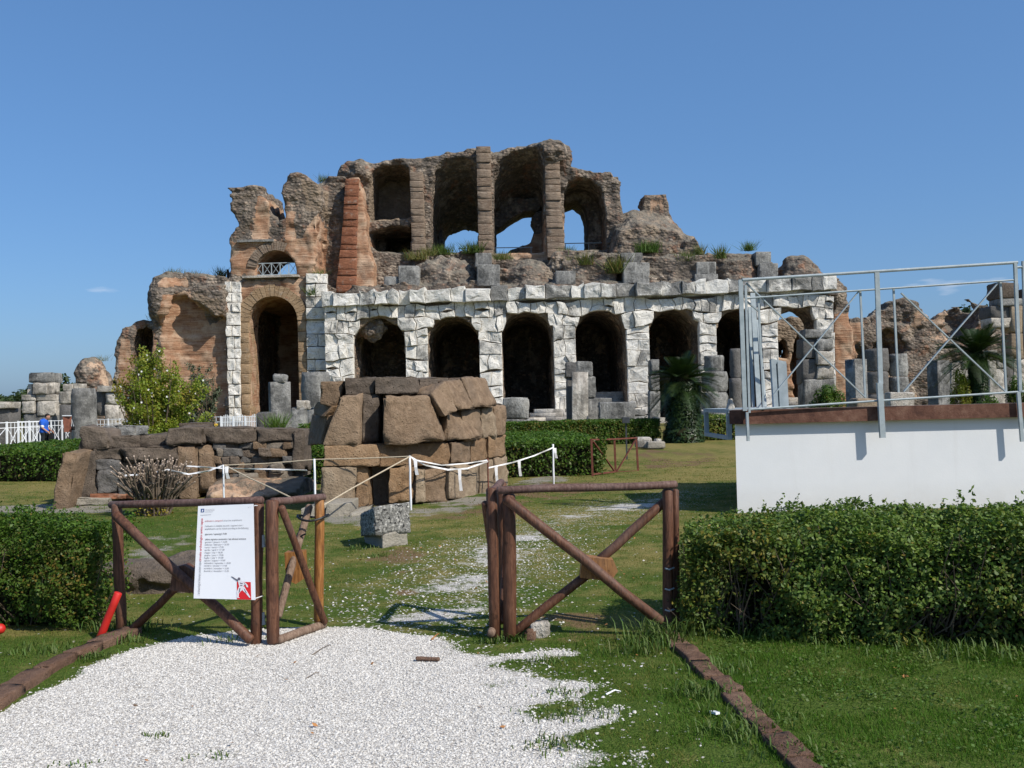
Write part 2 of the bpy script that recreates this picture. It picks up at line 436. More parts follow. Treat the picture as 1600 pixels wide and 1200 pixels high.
def make_mats():
    # weathered white limestone of the arcade
    t = NT('limestone'); big = t.noise(0.55, 5, 0.62); mid = t.noise(2.6, 6, 0.65); fine = t.noise(14, 5, 0.7)
    crack = t.vor(1.15, 'DISTANCE_TO_EDGE', vec=t.mix(0.16, t.pos(), t.n('ShaderNodeTexNoise').outputs['Color']))
    c = t.ramp(mid, [(0.28, (0.56, 0.515, 0.445)), (0.5, (0.72, 0.69, 0.63)), (0.72, (0.82, 0.795, 0.74))])
    c = t.mix(t.ramp(fine, [(0.34, 0.4), (0.48, 0.0)]), c, (0.42, 0.39, 0.35))
    st = t.math('ADD', t.math('MULTIPLY', big, 0.75), t.math('MULTIPLY', mid, 0.35))
    st = t.math('ADD', st, t.math('MULTIPLY', t.math('SUBTRACT', t.rand(), 0.5), 0.16))
    c = t.mix(t.ramp(st, [(0.585, 0.0), (0.70, 0.85)]), c, t.ramp(fine, [(0.35, (0.07, 0.068, 0.064)), (0.7, (0.30, 0.29, 0.27))]))
    c = t.mix(t.ramp(crack, [(0.0, 0.45), (0.014, 0.0)]), c, (0.2, 0.18, 0.155))
    pit = t.ramp(t.noise(6.5, 4, 0.75), [(0.60, 0.0), (0.66, 0.8)]); c = t.mix(pit, c, (0.16, 0.145, 0.125))
    h = t.math('SUBTRACT', t.math('ADD', t.math('MULTIPLY', mid, 0.7), t.math('MULTIPLY', fine, 0.35)), t.math('MULTIPLY', pit, 0.5))
    h = t.math('ADD', h, t.ramp(crack, [(0.0, 0.0), (0.03, 0.2)]))
    h = t.math('ADD', h, t.math('MULTIPLY', t.vor(2.4, 'F1', 'Distance'), 0.3))
    M['limestone'] = t.done(c, 0.92, t.bump(h, 0.7, 0.08))
    # cornice: the same stone, blacker with lichen
    t = NT('limestone_dark'); big = t.noise(0.8, 5, 0.62); mid = t.noise(3.0, 6, 0.65); fine = t.noise(15, 5, 0.7)
    c = t.ramp(mid, [(0.28, (0.54, 0.51, 0.46)), (0.55, (0.70, 0.68, 0.63)), (0.72, (0.80, 0.78, 0.73))])
    st = t.math('ADD', t.math('MULTIPLY', big, 0.7), t.math('MULTIPLY', fine, 0.4)); st = t.math('ADD', st, t.math('MULTIPLY', t.math('SUBTRACT', t.rand(), 0.5), 0.28))
    c = t.mix(t.ramp(st, [(0.51, 0.0), (0.62, 0.92)]), c, t.ramp(fine, [(0.35, (0.06, 0.058, 0.055)), (0.7, (0.27, 0.265, 0.25))]))
    M['limestone_dark'] = t.done(c, 0.92, t.bump(t.math('ADD', mid, t.math('MULTIPLY', fine, 0.4)), 0.8, 0.10))
    # ruined Roman concrete with zones of brick facing and old plaster
    t = NT('ruin'); n1 = t.noise(0.35, 5, 0.6); n2 = t.noise(1.6, 6, 0.65); n3 = t.noise(7.5, 6, 0.7)
    cell = t.vor(3.4, 'F1', 'Color', t.scaled((1, 1, 1.5))); cd = t.vor(3.4, 'F1', 'Distance', t.scaled((1, 1, 1.5)))
    cv = t.xyz(cell)[0]
    rub = t.ramp(cv, [(0.0, (0.072, 0.058, 0.047)), (0.35, (0.150, 0.120, 0.094)), (0.62, (0.227, 0.179, 0.137)), (0.82, (0.299, 0.182, 0.124)), (1.0, (0.416, 0.364, 0.305))])
    rub = t.mix(t.ramp(cd, [(0.18, 0.0), (0.5, 0.75)]), rub, (0.078, 0.065, 0.055))
    rub = t.mix(t.ramp(n2, [(0.42, 0.0), (0.7, 0.7)]), rub, (0.280, 0.227, 0.176))
    rub = t.mix(t.ramp(n1, [(0.48, 0.0), (0.66, 0.55)]), rub, (0.111, 0.096, 0.081))
    rub = t.mix(t.ramp(t.noise(0.8, 6, 0.7, t.scaled((1, 1, 0.6))), [(0.54, 0.0), (0.64, 0.8)]), rub, t.ramp(n3, [(0.3, (0.286, 0.215, 0.156)), (0.7, (0.546, 0.468, 0.377))]))
    rub = t.mix(t.ramp(t.noise(0.62, 5, 0.65, t.scaled((1.3, 1.0, 1.0))), [(0.57, 0.0), (0.67, 0.75)]), rub, t.ramp(n3, [(0.3, (0.156, 0.072, 0.042)), (0.7, (0.351, 0.182, 0.111))]))
    rub = t.mix(t.ramp(t.noise(0.9, 5, 0.7, t.scaled((2.2, 2.2, 0.28))), [(0.56, 0.0), (0.70, 0.7)]), rub, (0.065, 0.055, 0.047))
    top = t.ramp(t.normal_z(), [(0.35, 0.0), (0.8, 0.75)])
    rub = t.mix(top, rub, t.ramp(n3, [(0.3, (0.111, 0.101, 0.081)), (0.7, (0.247, 0.224, 0.179))]))
    z = t.xyz()
    crs = t.n('ShaderNodeCombineXYZ'); t.set(crs.inputs[0], t.math('MULTIPLY', t.math('ADD', z[0], z[1]), 0.8)); t.set(crs.inputs[2], t.math('MULTIPLY', z[2], 9.0))
    bn = t.noise(1.0, 4, 0.6, crs.outputs[0]); bl = t.noise(0.9, 5, 0.6)
    br = t.ramp(bn, [(0.28, (0.17, 0.085, 0.05)), (0.48, (0.31, 0.17, 0.10)), (0.62, (0.40, 0.245, 0.155)), (0.8, (0.50, 0.375, 0.275))])
    br = t.mix(t.ramp(bl, [(0.45, 0.0), (0.66, 0.65)]), br, (0.56, 0.43, 0.31))
    br = t.mix(t.ramp(n3, [(0.33, 0.55), (0.46, 0.0)]), br, (0.17, 0.085, 0.05))
    pl = t.ramp(n2, [(0.3, (0.16, 0.12, 0.085)), (0.55, (0.235, 0.18, 0.13)), (0.75, (0.33, 0.27, 0.205))])
    bm = t.math('ADD', t.attr('brick'), t.math('MULTIPLY', t.math('SUBTRACT', t.noise(0.9, 6, 0.66), 0.52), 1.7))
    bmask = t.ramp(bm, [(0.46, 0.0), (0.54, 1.0)])
    pm = t.ramp(t.math('ADD', t.attr('plaster'), t.math('MULTIPLY', t.math('SUBTRACT', n2, 0.5), 0.9)), [(0.45, 0.0), (0.55, 1.0)])
    c = t.mix(pm, rub, pl); c = t.mix(bmask, c, br)
    hr = t.math('ADD', t.math('MULTIPLY', t.math('SUBTRACT', 0.6, cd), 1.0), t.math('MULTIPLY', n3, 0.7))
    hb = t.math('ADD', t.math('MULTIPLY', bn, 0.5), t.math('MULTIPLY', n3, 0.3))
    k = t.n('ShaderNodeMix'); t.set(k.inputs[0], bmask); t.set(k.inputs[2], hr); t.set(k.inputs[3], hb)
    M['ruin'] = t.done(c, 0.95, t.bump(k.outputs[0], 1.0, 0.13))
    # brick piers
    def brick(nm, cols):
        t = NT(nm); z = t.xyz(); n2 = t.noise(2.2, 5, 0.65); n3 = t.noise(9, 5, 0.7)
        crs = t.n('ShaderNodeCombineXYZ'); t.set(crs.inputs[0], t.math('MULTIPLY', t.math('ADD', z[0], z[1]), 2.2)); t.set(crs.inputs[2], t.math('MULTIPLY', z[2], 12.0))
        bn = t.noise(1.0, 3, 0.6, crs.outputs[0])
        c = t.ramp(bn, [(0.3, cols[0]), (0.5, cols[1]), (0.72, cols[2])])
        c = t.mix(t.ramp(n3, [(0.34, 0.6), (0.5, 0.0)]), c, tuple(q * 0.4 for q in cols[0]))
        c = t.mix(t.math('MULTIPLY', t.rand(), 0.35), c, cols[2])
        c = t.mix(t.ramp(n2, [(0.55, 0.0), (0.72, 0.6)]), c, (0.34, 0.30, 0.25))
        M[nm] = t.done(c, 0.93, t.bump(t.math('ADD', bn, t.math('MULTIPLY', n3, 0.6)), 0.8, 0.06))
    brick('brick_brown', [(0.12, 0.08, 0.056), (0.205, 0.146, 0.104), (0.30, 0.24, 0.185)])
    brick('brick_red', [(0.12, 0.046, 0.028), (0.225, 0.09, 0.05), (0.33, 0.15, 0.082)])
    brick('brick_ochre', [(0.18, 0.115, 0.064), (0.30, 0.20, 0.115), (0.41, 0.295, 0.185)])
    # volcanic tuff
    def rock(nm, dark, mid, light, tintc, sc=1.0, pit=0.6, bstr=0.8):
        t = NT(nm); n1 = t.noise(1.6 * sc, 5, 0.6); n2 = t.noise(7 * sc, 6, 0.68); n3 = t.noise(38 * sc, 5, 0.7); pv = t.vor(17 * sc)
        c = t.ramp(n2, [(0.27, dark), (0.5, mid), (0.73, light)])
        c = t.mix(t.ramp(n1, [(0.45, 0.0), (0.68, 0.65)]), c, tintc)
        r = t.rand(); c = t.mix(t.math('MULTIPLY', t.math('ABSOLUTE', t.math('SUBTRACT', r, 0.5)), 0.8), c, t.mix(r, dark, light))
        p = t.math('MULTIPLY', t.ramp(pv, [(0.05, 1.0), (0.22, 0.0)]), t.ramp(n2, [(0.45, 0.0), (0.6, 1.0)]))
        c = t.mix(t.math('MULTIPLY', p, pit), c, tuple(q * 0.3 for q in dark))
        c = t.mix(t.ramp(n3, [(0.3, 0.35), (0.5, 0.0)]), c, dark)
        if nm == 'speckled_stone': c = t.mix(t.ramp(t.noise(34, 3, 0.6), [(0.53, 0.0), (0.57, 0.9)]), c, t.ramp(n2, [(0.4, (0.22, 0.21, 0.19)), (0.6, (0.62, 0.60, 0.55))])); c = t.mix(t.ramp(t.noise(26, 3, 0.6), [(0.56, 0.0), (0.60, 0.9)]), c, (0.015, 0.015, 0.015))
        if 'stone' in nm and sc < 1:
            c = t.mix(t.ramp(t.noise(1.1, 6, 0.68), [(0.47, 0.0), (0.60, 0.8)]), c, tuple(q * 0.62 for q in dark)); c = t.mix(t.ramp(t.noise(1.0, 5, 0.65, t.scaled((3.2, 3.2, 0.5))), [(0.54, 0.0), (0.68, 0.65)]), c, light); c = t.mix(t.ramp(t.noise(9, 5, 0.7), [(0.56, 0.0), (0.66, 0.55)]), c, tuple(q * 0.5 for q in dark))
        h = t.math('SUBTRACT', t.math('ADD', n2, t.math('MULTIPLY', n3, 0.35)), t.math('MULTIPLY', p, 0.8))
        M[nm] = t.done(c, 0.95, t.bump(h, bstr, 0.08 / sc))
    rock('tuff', (0.115, 0.077, 0.048), (0.231, 0.158, 0.101), (0.330, 0.240, 0.161), (0.166, 0.123, 0.087))
    rock('tuff_orange', (0.143, 0.085, 0.045), (0.277, 0.173, 0.095), (0.369, 0.255, 0.157), (0.191, 0.141, 0.096))
    rock('tuff_pale', (0.176, 0.130, 0.086), (0.311, 0.238, 0.162), (0.435, 0.347, 0.247), (0.223, 0.162, 0.113))
    rock('tuff_dark', (0.059, 0.046, 0.036), (0.121, 0.095, 0.073), (0.225, 0.178, 0.140), (0.100, 0.084, 0.069))
    rock('dark_or_shade_rock', (0.075, 0.07, 0.066), (0.135, 0.128, 0.12), (0.2, 0.19, 0.18), (0.11, 0.105, 0.10))  # dark stone, also used to colour the shaded sides of piers
    rock('grey_stone', (0.12, 0.118, 0.112), (0.25, 0.245, 0.23), (0.42, 0.41, 0.38), (0.18, 0.177, 0.17), 0.7, 0.4)
    rock('pale_stone', (0.31, 0.28, 0.24), (0.54, 0.495, 0.43), (0.68, 0.635, 0.56), (0.37, 0.335, 0.29), 0.6, 0.4)
    rock('speckled_stone', (0.02, 0.02, 0.019), (0.085, 0.085, 0.08), (0.55, 0.54, 0.50), (0.07, 0.068, 0.06), 3.0, 0.8, 0.7)
    rock('soft_stone', (0.22, 0.20, 0.16), (0.32, 0.29, 0.24), (0.40, 0.37, 0.31), (0.27, 0.25, 0.21), 1.5, 0.3)
    rock('kerb_stone', (0.075, 0.04, 0.026), (0.15, 0.085, 0.055), (0.235, 0.15, 0.105), (0.12, 0.07, 0.048), 2.2, 0.5)
    rock('mortar', (0.12, 0.10, 0.08), (0.20, 0.17, 0.136), (0.33, 0.285, 0.235), (0.19, 0.16, 0.13), 1.5, 0.5)
    # wood
    def wood(nm, a, b, c_, rough=0.6):
        t = NT(nm); oc = t.n('ShaderNodeTexCoord').outputs['Object']; g = t.noise(6, 4, 0.6, t.scaled((9, 9, 1.3), oc), 0.6); q = t.noise(24, 4, 0.6); n = t.noise(2.2, 4)
        c = t.ramp(g, [(0.3, a), (0.52, b), (0.72, c_)]); c = t.mix(t.ramp(n, [(0.50, 0.0), (0.72, 0.6)]), c, tuple(x * 0.6 + 0.06 for x in c_))
        c = t.mix(t.ramp(q, [(0.28, 0.6), (0.40, 0.0)]), c, tuple(x * 0.4 for x in a))
        M[nm] = t.done(c, rough, t.bump(t.math('ADD', g, t.math('MULTIPLY', q, 0.4)), 0.5, 0.008), 0, 0.35)
    wood('wood', (0.045, 0.018, 0.010), (0.105, 0.043, 0.022), (0.165, 0.078, 0.045))
    wood('wood_orange', (0.13, 0.05, 0.014), (0.27, 0.115, 0.03), (0.36, 0.18, 0.06))
    wood('wood_grey', (0.09, 0.055, 0.036), (0.19, 0.125, 0.088), (0.27, 0.20, 0.145), 0.85)
    wood('wood_top', (0.055, 0.028, 0.022), (0.12, 0.066, 0.052), (0.19, 0.125, 0.105), 0.7)
    # metals, paint, plaster
    t = NT('galvanised'); n = t.noise(7, 5, 0.65); q = t.noise(30, 4, 0.7)
    c = t.ramp(n, [(0.3, (0.27, 0.32, 0.34)), (0.7, (0.40, 0.45, 0.47))]); c = t.mix(t.ramp(q, [(0.62, 0.0), (0.75, 0.7)]), c, (0.22, 0.19, 0.16))
    M['galvanised'] = t.done(c, 0.6, t.bump(q, 0.2, 0.003), 0.0, 0.3)
    plain('rust_red', (0.14, 0.045, 0.03), 0.8, 0.35, 20, 0.3)
    plain('white_paint', (0.78, 0.80, 0.82), 0.5, 0.06, 8, 0.05)
    plain('white_tape', (0.80, 0.79, 0.78), 0.45, 0.08, 20, 0.1)
    plain('rope', (0.48, 0.40, 0.29), 0.9, 0.2, 40, 0.2)
    plain('black_rubber', (0.012, 0.012, 0.013), 0.5, 0.3, 20, 0.1)
    plain('black_cloth', (0.012, 0.012, 0.014), 0.9, 0.3, 20, 0.1)
    plain('dark_metal', (0.06, 0.065, 0.07), 0.5, 0.2, 10, 0.05, 0.3)
    plain('red_plastic', (0.5, 0.018, 0.012), 0.5, 0.12, 14, 0.1, 0, 0.5)
    plain('yellow_plastic', (0.65, 0.42, 0.05), 0.5, 0.1, 10, 0.05)
    plain('corten', (0.20, 0.075, 0.048), 0.85, 0.3, 5, 0.2)
    plain('print_white', (0.80, 0.81, 0.84), 0.35, 0.02, 4, 0.0, 0, 0.5)
    plain('print_black', (0.035, 0.033, 0.04), 0.6, 0.1, 4, 0); plain('print_grey', (0.26, 0.26, 0.28), 0.6, 0.1, 4, 0)
    plain('print_red', (0.62, 0.02, 0.025), 0.5, 0.05, 4, 0); plain('print_pink', (0.55, 0.17, 0.17), 0.5, 0.05, 4, 0)
    plain('print_blue', (0.03, 0.075, 0.24), 0.5, 0.05, 4, 0); plain('print_shade', (0.12, 0.11, 0.14), 0.6, 0.1, 4, 0); plain('print_flesh', (0.72, 0.70, 0.73), 0.6, 0.05, 9, 0)
    plain('skin', (0.42, 0.22, 0.15), 0.6, 0.1, 20, 0); plain('blue_shirt', (0.018, 0.10, 0.48), 0.9, 0.15, 9, 0.1)
    plain('dark_trousers', (0.018, 0.022, 0.026), 0.9, 0.2, 9, 0.1); plain('hair', (0.02, 0.014, 0.01), 0.7, 0.3, 40, 0.2)
    plain('petal', (0.82, 0.80, 0.74), 0.7, 0.05, 9, 0)
    plain('dry_leaf', (0.33, 0.15, 0.05), 0.8, 0.4, 30, 0.2)
    t = NT('white_plaster'); n = t.noise(1.6, 6, 0.6); q = t.noise(40, 4, 0.6); zz = t.xyz()[2]
    c = t.ramp(n, [(0.3, (0.68, 0.695, 0.71)), (0.7, (0.725, 0.735, 0.745))])
    dirt = t.math('MULTIPLY', t.ramp(t.math('MULTIPLY', zz, 1.0), [(0.0, 0.55), (0.42, 0.0)]), t.noise(5, 5)); c = t.mix(dirt, c, (0.42, 0.38, 0.32))
    sk = t.ramp(t.noise(1.0, 4, 0.6, t.scaled((5, 5, 0.35))), [(0.56, 0.0), (0.75, 0.22)]); c = t.mix(sk, c, (0.55, 0.54, 0.52))
    M['white_plaster'] = t.done(c, 0.85, t.bump(t.math('ADD', q, t.math('MULTIPLY', n, 2.0)), 0.12, 0.01))
    t = NT('coping'); n = t.noise(5, 6, 0.65); q = t.noise(26, 5, 0.7)
    c = t.ramp(n, [(0.28, (0.055, 0.026, 0.02)), (0.52, (0.13, 0.062, 0.043)), (0.75, (0.21, 0.12, 0.085))])
    c = t.mix(t.ramp(q, [(0.66, 0.0), (0.72, 0.8)]), c, (0.45, 0.40, 0.35)); c = t.mix(t.ramp(t.normal_z(), [(0.5, 0.0), (0.9, 0.6)]), c, (0.24, 0.18, 0.15))
    M['coping'] = t.done(c, 0.9, t.bump(t.math('ADD', n, q), 0.5, 0.015))
    # foliage: tint attribute runs from dry to fresh
    def leaf(nm, stops, rough=0.42, trans=0.25, spec=0.35):
        t = NT(nm); col = t.ramp(t.attr('tint'), stops)
        t.done(col, rough, None, 0, spec)
        tr = t.n('ShaderNodeBsdfTranslucent'); t.set(tr.inputs['Color'], t.mix(1.0, col, (1.0, 1.15, 0.55), 'MULTIPLY'))
        mx = t.n('ShaderNodeMixShader'); mx.inputs[0].default_value = trans
        t.t.links.new(t.b.outputs[0], mx.inputs[1]); t.t.links.new(tr.outputs[0], mx.inputs[2]); t.t.links.new(mx.outputs[0], t.out.inputs[0]); M[nm] = t.m
    leaf('hedge_leaf', [(0.0, (0.24, 0.18, 0.035)), (0.15, (0.21, 0.21, 0.038)), (0.45, (0.09, 0.132, 0.028)), (0.75, (0.095, 0.165, 0.033)), (1.0, (0.18, 0.25, 0.052))], 0.45, 0.3, 0.2)
    leaf('box_leaf', [(0.0, (0.2, 0.14, 0.03)), (0.15, (0.09, 0.12, 0.02)), (0.6, (0.05, 0.105, 0.013)), (1.0, (0.10, 0.18, 0.025))], 0.45, 0.3, 0.2)
    leaf('lime_leaf', [(0.0, (0.26, 0.15, 0.02)), (0.2, (0.30, 0.27, 0.035)), (0.6, (0.20, 0.265, 0.03)), (1.0, (0.30, 0.385, 0.05))], 0.5, 0.4)
    leaf('olive_leaf', [(0.0, (0.10, 0.11, 0.06)), (0.5, (0.075, 0.095, 0.055)), (1.0, (0.14, 0.17, 0.10))], 0.6, 0.2)
    leaf('palm_leaf', [(0.0, (0.16, 0.13, 0.03)), (0.25, (0.022, 0.038, 0.010)), (0.7, (0.028, 0.055, 0.014)), (1.0, (0.05, 0.085, 0.022))], 0.4, 0.12)
    leaf('tree_leaf', [(0.0, (0.05, 0.06, 0.02)), (0.5, (0.032, 0.058, 0.018)), (1.0, (0.06, 0.09, 0.03))], 0.6, 0.2)
    leaf('weed_leaf', [(0.0, (0.25, 0.19, 0.06)), (0.5, (0.10, 0.13, 0.03)), (1.0, (0.09, 0.17, 0.03))], 0.6, 0.3)
    leaf('grass_blade', [(0.0, (0.33, 0.25, 0.09)), (0.25, (0.22, 0.19, 0.05)), (0.5, (0.105, 0.145, 0.022)), (0.8, (0.062, 0.135, 0.014)), (1.0, (0.085, 0.19, 0.02))], 0.65, 0.35, 0.12)
    plain('bark', (0.12, 0.09, 0.065), 0.95, 0.35, 14, 0.5); plain('dead_wood', (0.155, 0.12, 0.09), 0.95, 0.4, 22, 0.4); plain('cut_wood', (0.48, 0.38, 0.30), 0.9, 0.2, 20, 0.1)
    plain('dark_core', (0.022, 0.022, 0.012), 1.0, 0.5, 18, 0.6, 0, 0.0)  # very dark fill: shade inside the hedges, and the cycad trunk
    # ground and gravel
    t = NT('ground'); n1 = t.noise(0.5, 5, 0.6); n2 = t.noise(3.2, 6, 0.65); n3 = t.noise(30, 5, 0.7); n4 = t.noise(120, 3, 0.7)
    gcol = t.ramp(n3, [(0.25, (0.03, 0.052, 0.010)), (0.5, (0.06, 0.095, 0.018)), (0.75, (0.12, 0.145, 0.036))])
    dcol = t.ramp(n3, [(0.25, (0.115, 0.092, 0.03)), (0.5, (0.205, 0.17, 0.058)), (0.75, (0.29, 0.245, 0.10))])
    c = t.mix(t.ramp(t.math('ADD', t.attr('dry'), t.math('MULTIPLY', t.math('SUBTRACT', n2, 0.5), 1.3)), [(0.3, 0.0), (0.75, 1.0)]), gcol, dcol)
    soil = t.ramp(n3, [(0.25, (0.085, 0.055, 0.03)), (0.55, (0.17, 0.115, 0.06)), (0.8, (0.27, 0.20, 0.12))])
    c = t.mix(t.ramp(t.math('ADD', t.attr('soil'), t.math('MULTIPLY', t.math('SUBTRACT', n2, 0.5), 1.0)), [(0.42, 0.0), (0.6, 1.0)]), c, soil)
    gg = t.mix(n2, t.ramp(n4, [(0.3, (0.13, 0.12, 0.10)), (0.6, (0.30, 0.28, 0.24))]), (0.24, 0.215, 0.17))
    c = t.mix(t.ramp(t.math('ADD', t.attr('grey'), t.math('MULTIPLY', t.math('SUBTRACT', n2, 0.5), 0.9)), [(0.45, 0.0), (0.6, 1.0)]), c, gg)
    peb = t.vor(75, 'F1', 'Color'); pc = t.ramp(t.xyz(peb)[0], [(0.0, (0.34, 0.315, 0.28)), (0.3, (0.53, 0.505, 0.46)), (1.0, (0.70, 0.675, 0.63))])
    pd = t.vor(75); pc = t.mix(t.ramp(pd, [(0.35, 0.0), (0.7, 0.6)]), pc, (0.26, 0.23, 0.20))
    gm = t.ramp(t.math('ADD', t.attr('gravel'), t.math('MULTIPLY', t.math('SUBTRACT', t.noise(7, 6, 0.7), 0.5), 0.9)), [(0.46, 0.0), (0.56, 1.0)])
    gm = t.math('MAXIMUM', gm, t.math('MULTIPLY', t.math('GREATER_THAN', t.attr('speck'), t.math('ADD', t.xyz(t.vor(38, 'F1', 'Color'))[1], 0.0)), t.math('LESS_THAN', t.vor(38), 0.42)))
    c = t.mix(gm, c, pc)
    M['ground'] = t.done(c, 0.95, t.bump(t.math('ADD', n3, t.math('SUBTRACT', 0.5, pd)), 0.6, 0.012), 0, 0.05)
    t = NT('pebble'); r = t.attr('tint'); n = t.noise(160, 3)
    M['pebble'] = t.done(t.mix(t.ramp(n, [(0.3, 0.25), (0.6, 0.0)]), t.ramp(r, [(0.0, (0.22, 0.19, 0.16)), (0.14, (0.47, 0.44, 0.395)), (0.5, (0.585, 0.56, 0.515)), (1.0, (0.69, 0.67, 0.63))]), (0.4, 0.37, 0.33)), 0.85)
make_mats()
# ------------------------------------------------------------------ the ground
def gpoly(pts): return [(p.x, p.y) for p in (G(a, b) for a, b in pts)]
GRAVEL = gpoly([(-330, 1400), (-40, 1128), (120, 1052), (175, 1022), (240, 1004), (330, 990), (400, 985), (470, 978), (560, 978), (620, 990), (740, 1004), (790, 1012), (845, 1014), (890, 1022), (900, 1048), (950, 1066), (930, 1090), (955, 1118), (930, 1150), (960, 1190), (960, 1260), (980, 1400)])
TRACK = gpoly([(545, 985), (620, 905), (720, 845), (850, 800), (950, 783), (1080, 765), (1075, 790), (985, 806), (905, 835), (870, 880), (800, 930), (770, 990)])
SIDE = gpoly([(760, 1012), (905, 1020), (1010, 1050), (985, 1120), (1000, 1230), (960, 1400), (800, 1400), (840, 1100)])
ISLES = [gpoly(q) for q in ([(715, 1004), (760, 998), (835, 1006), (830, 1020), (770, 1021), (730, 1014)], [(765, 1042), (800, 1033), (830, 1036), (826, 1048), (790, 1055)], [(818, 1044), (850, 1030), (960, 1024), (1000, 1060), (880, 1068), (835, 1060)], [(760, 1072), (785, 1068), (790, 1078), (768, 1080)], [(798, 1112), (850, 1096), (930, 1088), (930, 1108), (880, 1122), (835, 1132)], [(815, 1168), (845, 1148), (930, 1140), (935, 1158), (870, 1176), (830, 1176)], [(840, 1206), (900, 1188), (960, 1196), (950, 1230), (860, 1230)])]
GREY1 = gpoly([(-120, 806), (-100, 793), (100, 787), (200, 788), (200, 800), (90, 803)])
GREY2 = gpoly([(195, 884), (195, 838), (318, 832), (330, 846), (255, 862), (330, 872), (310, 884)])
GREY3 = gpoly([(480, 820), (500, 786), (640, 785), (720, 775), (800, 752), (870, 740), (905, 748), (830, 768), (730, 800), (640, 812), (560, 826)])
SOIL1 = gpoly([(640, 800), (720, 782), (830, 752), (960, 748), (935, 770), (820, 795), (760, 812), (660, 815)])
SOIL2 = gpoly([(560, 920), (585, 860), (660, 850), (680, 890), (640, 925)])
SOIL3 = gpoly([(840, 1010), (850, 955), (960, 945), (1010, 1000), (930, 1030)])
SOIL4 = gpoly([(960, 715), (1010, 703), (1120, 705), (1130, 725), (1000, 735)])
FRESH = gpoly([(1010, 1420), (1090, 1010), (1060, 985), (1300, 960), (3400, 960), (3600, 1420)])

def sm(sd, wdt): return np.clip(0.5 - sd / (2 * wdt), 0, 1)
def zones(x, y):
    x = np.asarray(x, float); y = np.asarray(y, float)
    wob = fbm2(x, y, 0.9, 3) * 0.16 + v2(x, y, 0.18, 9) * 0.05
    z = {}
    rt = np.clip((x + 0.3) / 0.8, 0, 1)
    g = sm(sd_poly(x, y, GRAVEL) + wob * (0.8 + 1.6 * rt) + rt * (0.0 + 0.16 * fbm2(x * 0.6, y * 1.6, 0.34, 91)), 0.10)
    sp = sm(sd_poly(x, y, TRACK) + wob * 2.5, 0.6) * 0.85
    tr = sp * np.clip(0.80 + 1.2 * fbm2(x * 0.45, y, 0.42, 21), 0, 1)
    sd = sm(sd_poly(x, y, SIDE) + wob, 0.4) * 0.5
    z['gravel'] = np.maximum(np.maximum(g, tr * 0.70), sd * np.clip(0.55 + 1.1 * fbm2(x, y * 1.2, 0.45, 5), 0, 1))
    isl = np.maximum.reduce([sm(sd_poly(x, y, q) + wob * 1.4, 0.17) for q in ISLES]); z['gravel'] = z['gravel'] * (1 - .95 * isl * (1 - .35 * np.clip(fbm2(x, y, .12, 33) * 2, 0, 1)))
    far = np.clip(1 - (np.hypot(x - 0.6, y - 9) - 3.5) / 7, 0, 1)
    z['speck'] = np.maximum(np.maximum(sp * 0.45, sd * 0.3), 0.018 * far) * (1 - sm(sd_poly(x, y, FRESH), 0.25))
    z['grey'] = np.maximum.reduce([sm(sd_poly(x, y, q) + wob, 0.25) for q in (GREY1, GREY2, GREY3)]) * np.clip(.62 + .5 * fbm2(x * .5, y, .8, 77), 0, 1)
    z['soil'] = np.maximum.reduce([sm(sd_poly(x, y, q) + wob * 1.5, 0.35) for q in (SOIL1, SOIL2, SOIL3, SOIL4)]) * np.clip(.5 + .8 * fbm2(x, y, .5, 78), 0, 1)
    fresh = sm(sd_poly(x, y, FRESH), 0.25)
    dry = 0.50 + 0.42 * fbm2(x, y, 2.6, 40) + 0.3 * fbm2(x, y, 0.7, 44)
    dry = np.where(y > 18, dry + 0.12, dry)
    left = np.clip((-2.0 - x) / 0.6, 0, 1) * np.clip((7.3 - y) / 0.5, 0, 1)
    dry = dry * (1 - 0.55 * fresh) * (1 - 0.5 * left)
    nearright = sm(sd_poly(x, y, SIDE) - 0.5, 0.5)
    z['dry'] = np.clip(dry * (1 - 0.35 * nearright), 0, 1); z['fresh'] = fresh
    return z

def gh(x, y):
    """Height of the ground: gentle unevenness."""
    x = np.asarray(x, float); y = np.asarray(y, float)
    return (v2(x, y, 1.1, 60) * 0.014 + v2(x, y, 0.35, 61) * 0.005) * np.clip((40 - y) / 20, 0, 1)

xs = np.concatenate([-np.geomspace(2600, 13.2, 46), np.arange(-13, 14.01, 0.12), np.geomspace(14.3, 2600, 46)])
ys = np.concatenate([-np.geomspace(900, 2.2, 22) + 3, np.arange(3.0, 12, 0.07), np.arange(12, 27, 0.12), np.geomspace(27.2, 3000, 70)])
gx, gy = np.meshgrid(xs, ys, indexing='ij')
gz = gh(gx, gy)
zz = zones(gx, gy)
nx_, ny_ = gx.shape
ii = np.arange(nx_ * ny_).reshape(nx_, ny_)
gf = np.stack([ii[:-1, :-1], ii[1:, :-1], ii[1:, 1:], ii[:-1, 1:]], -1).reshape(-1, 4)
ground = link('ground', mesh('ground', np.stack([gx, gy, gz], -1), gf, {k: zz[k] for k in ('gravel', 'speck', 'grey', 'soil', 'dry')}, True), M['ground'])
ground['kind'] = 'structure'

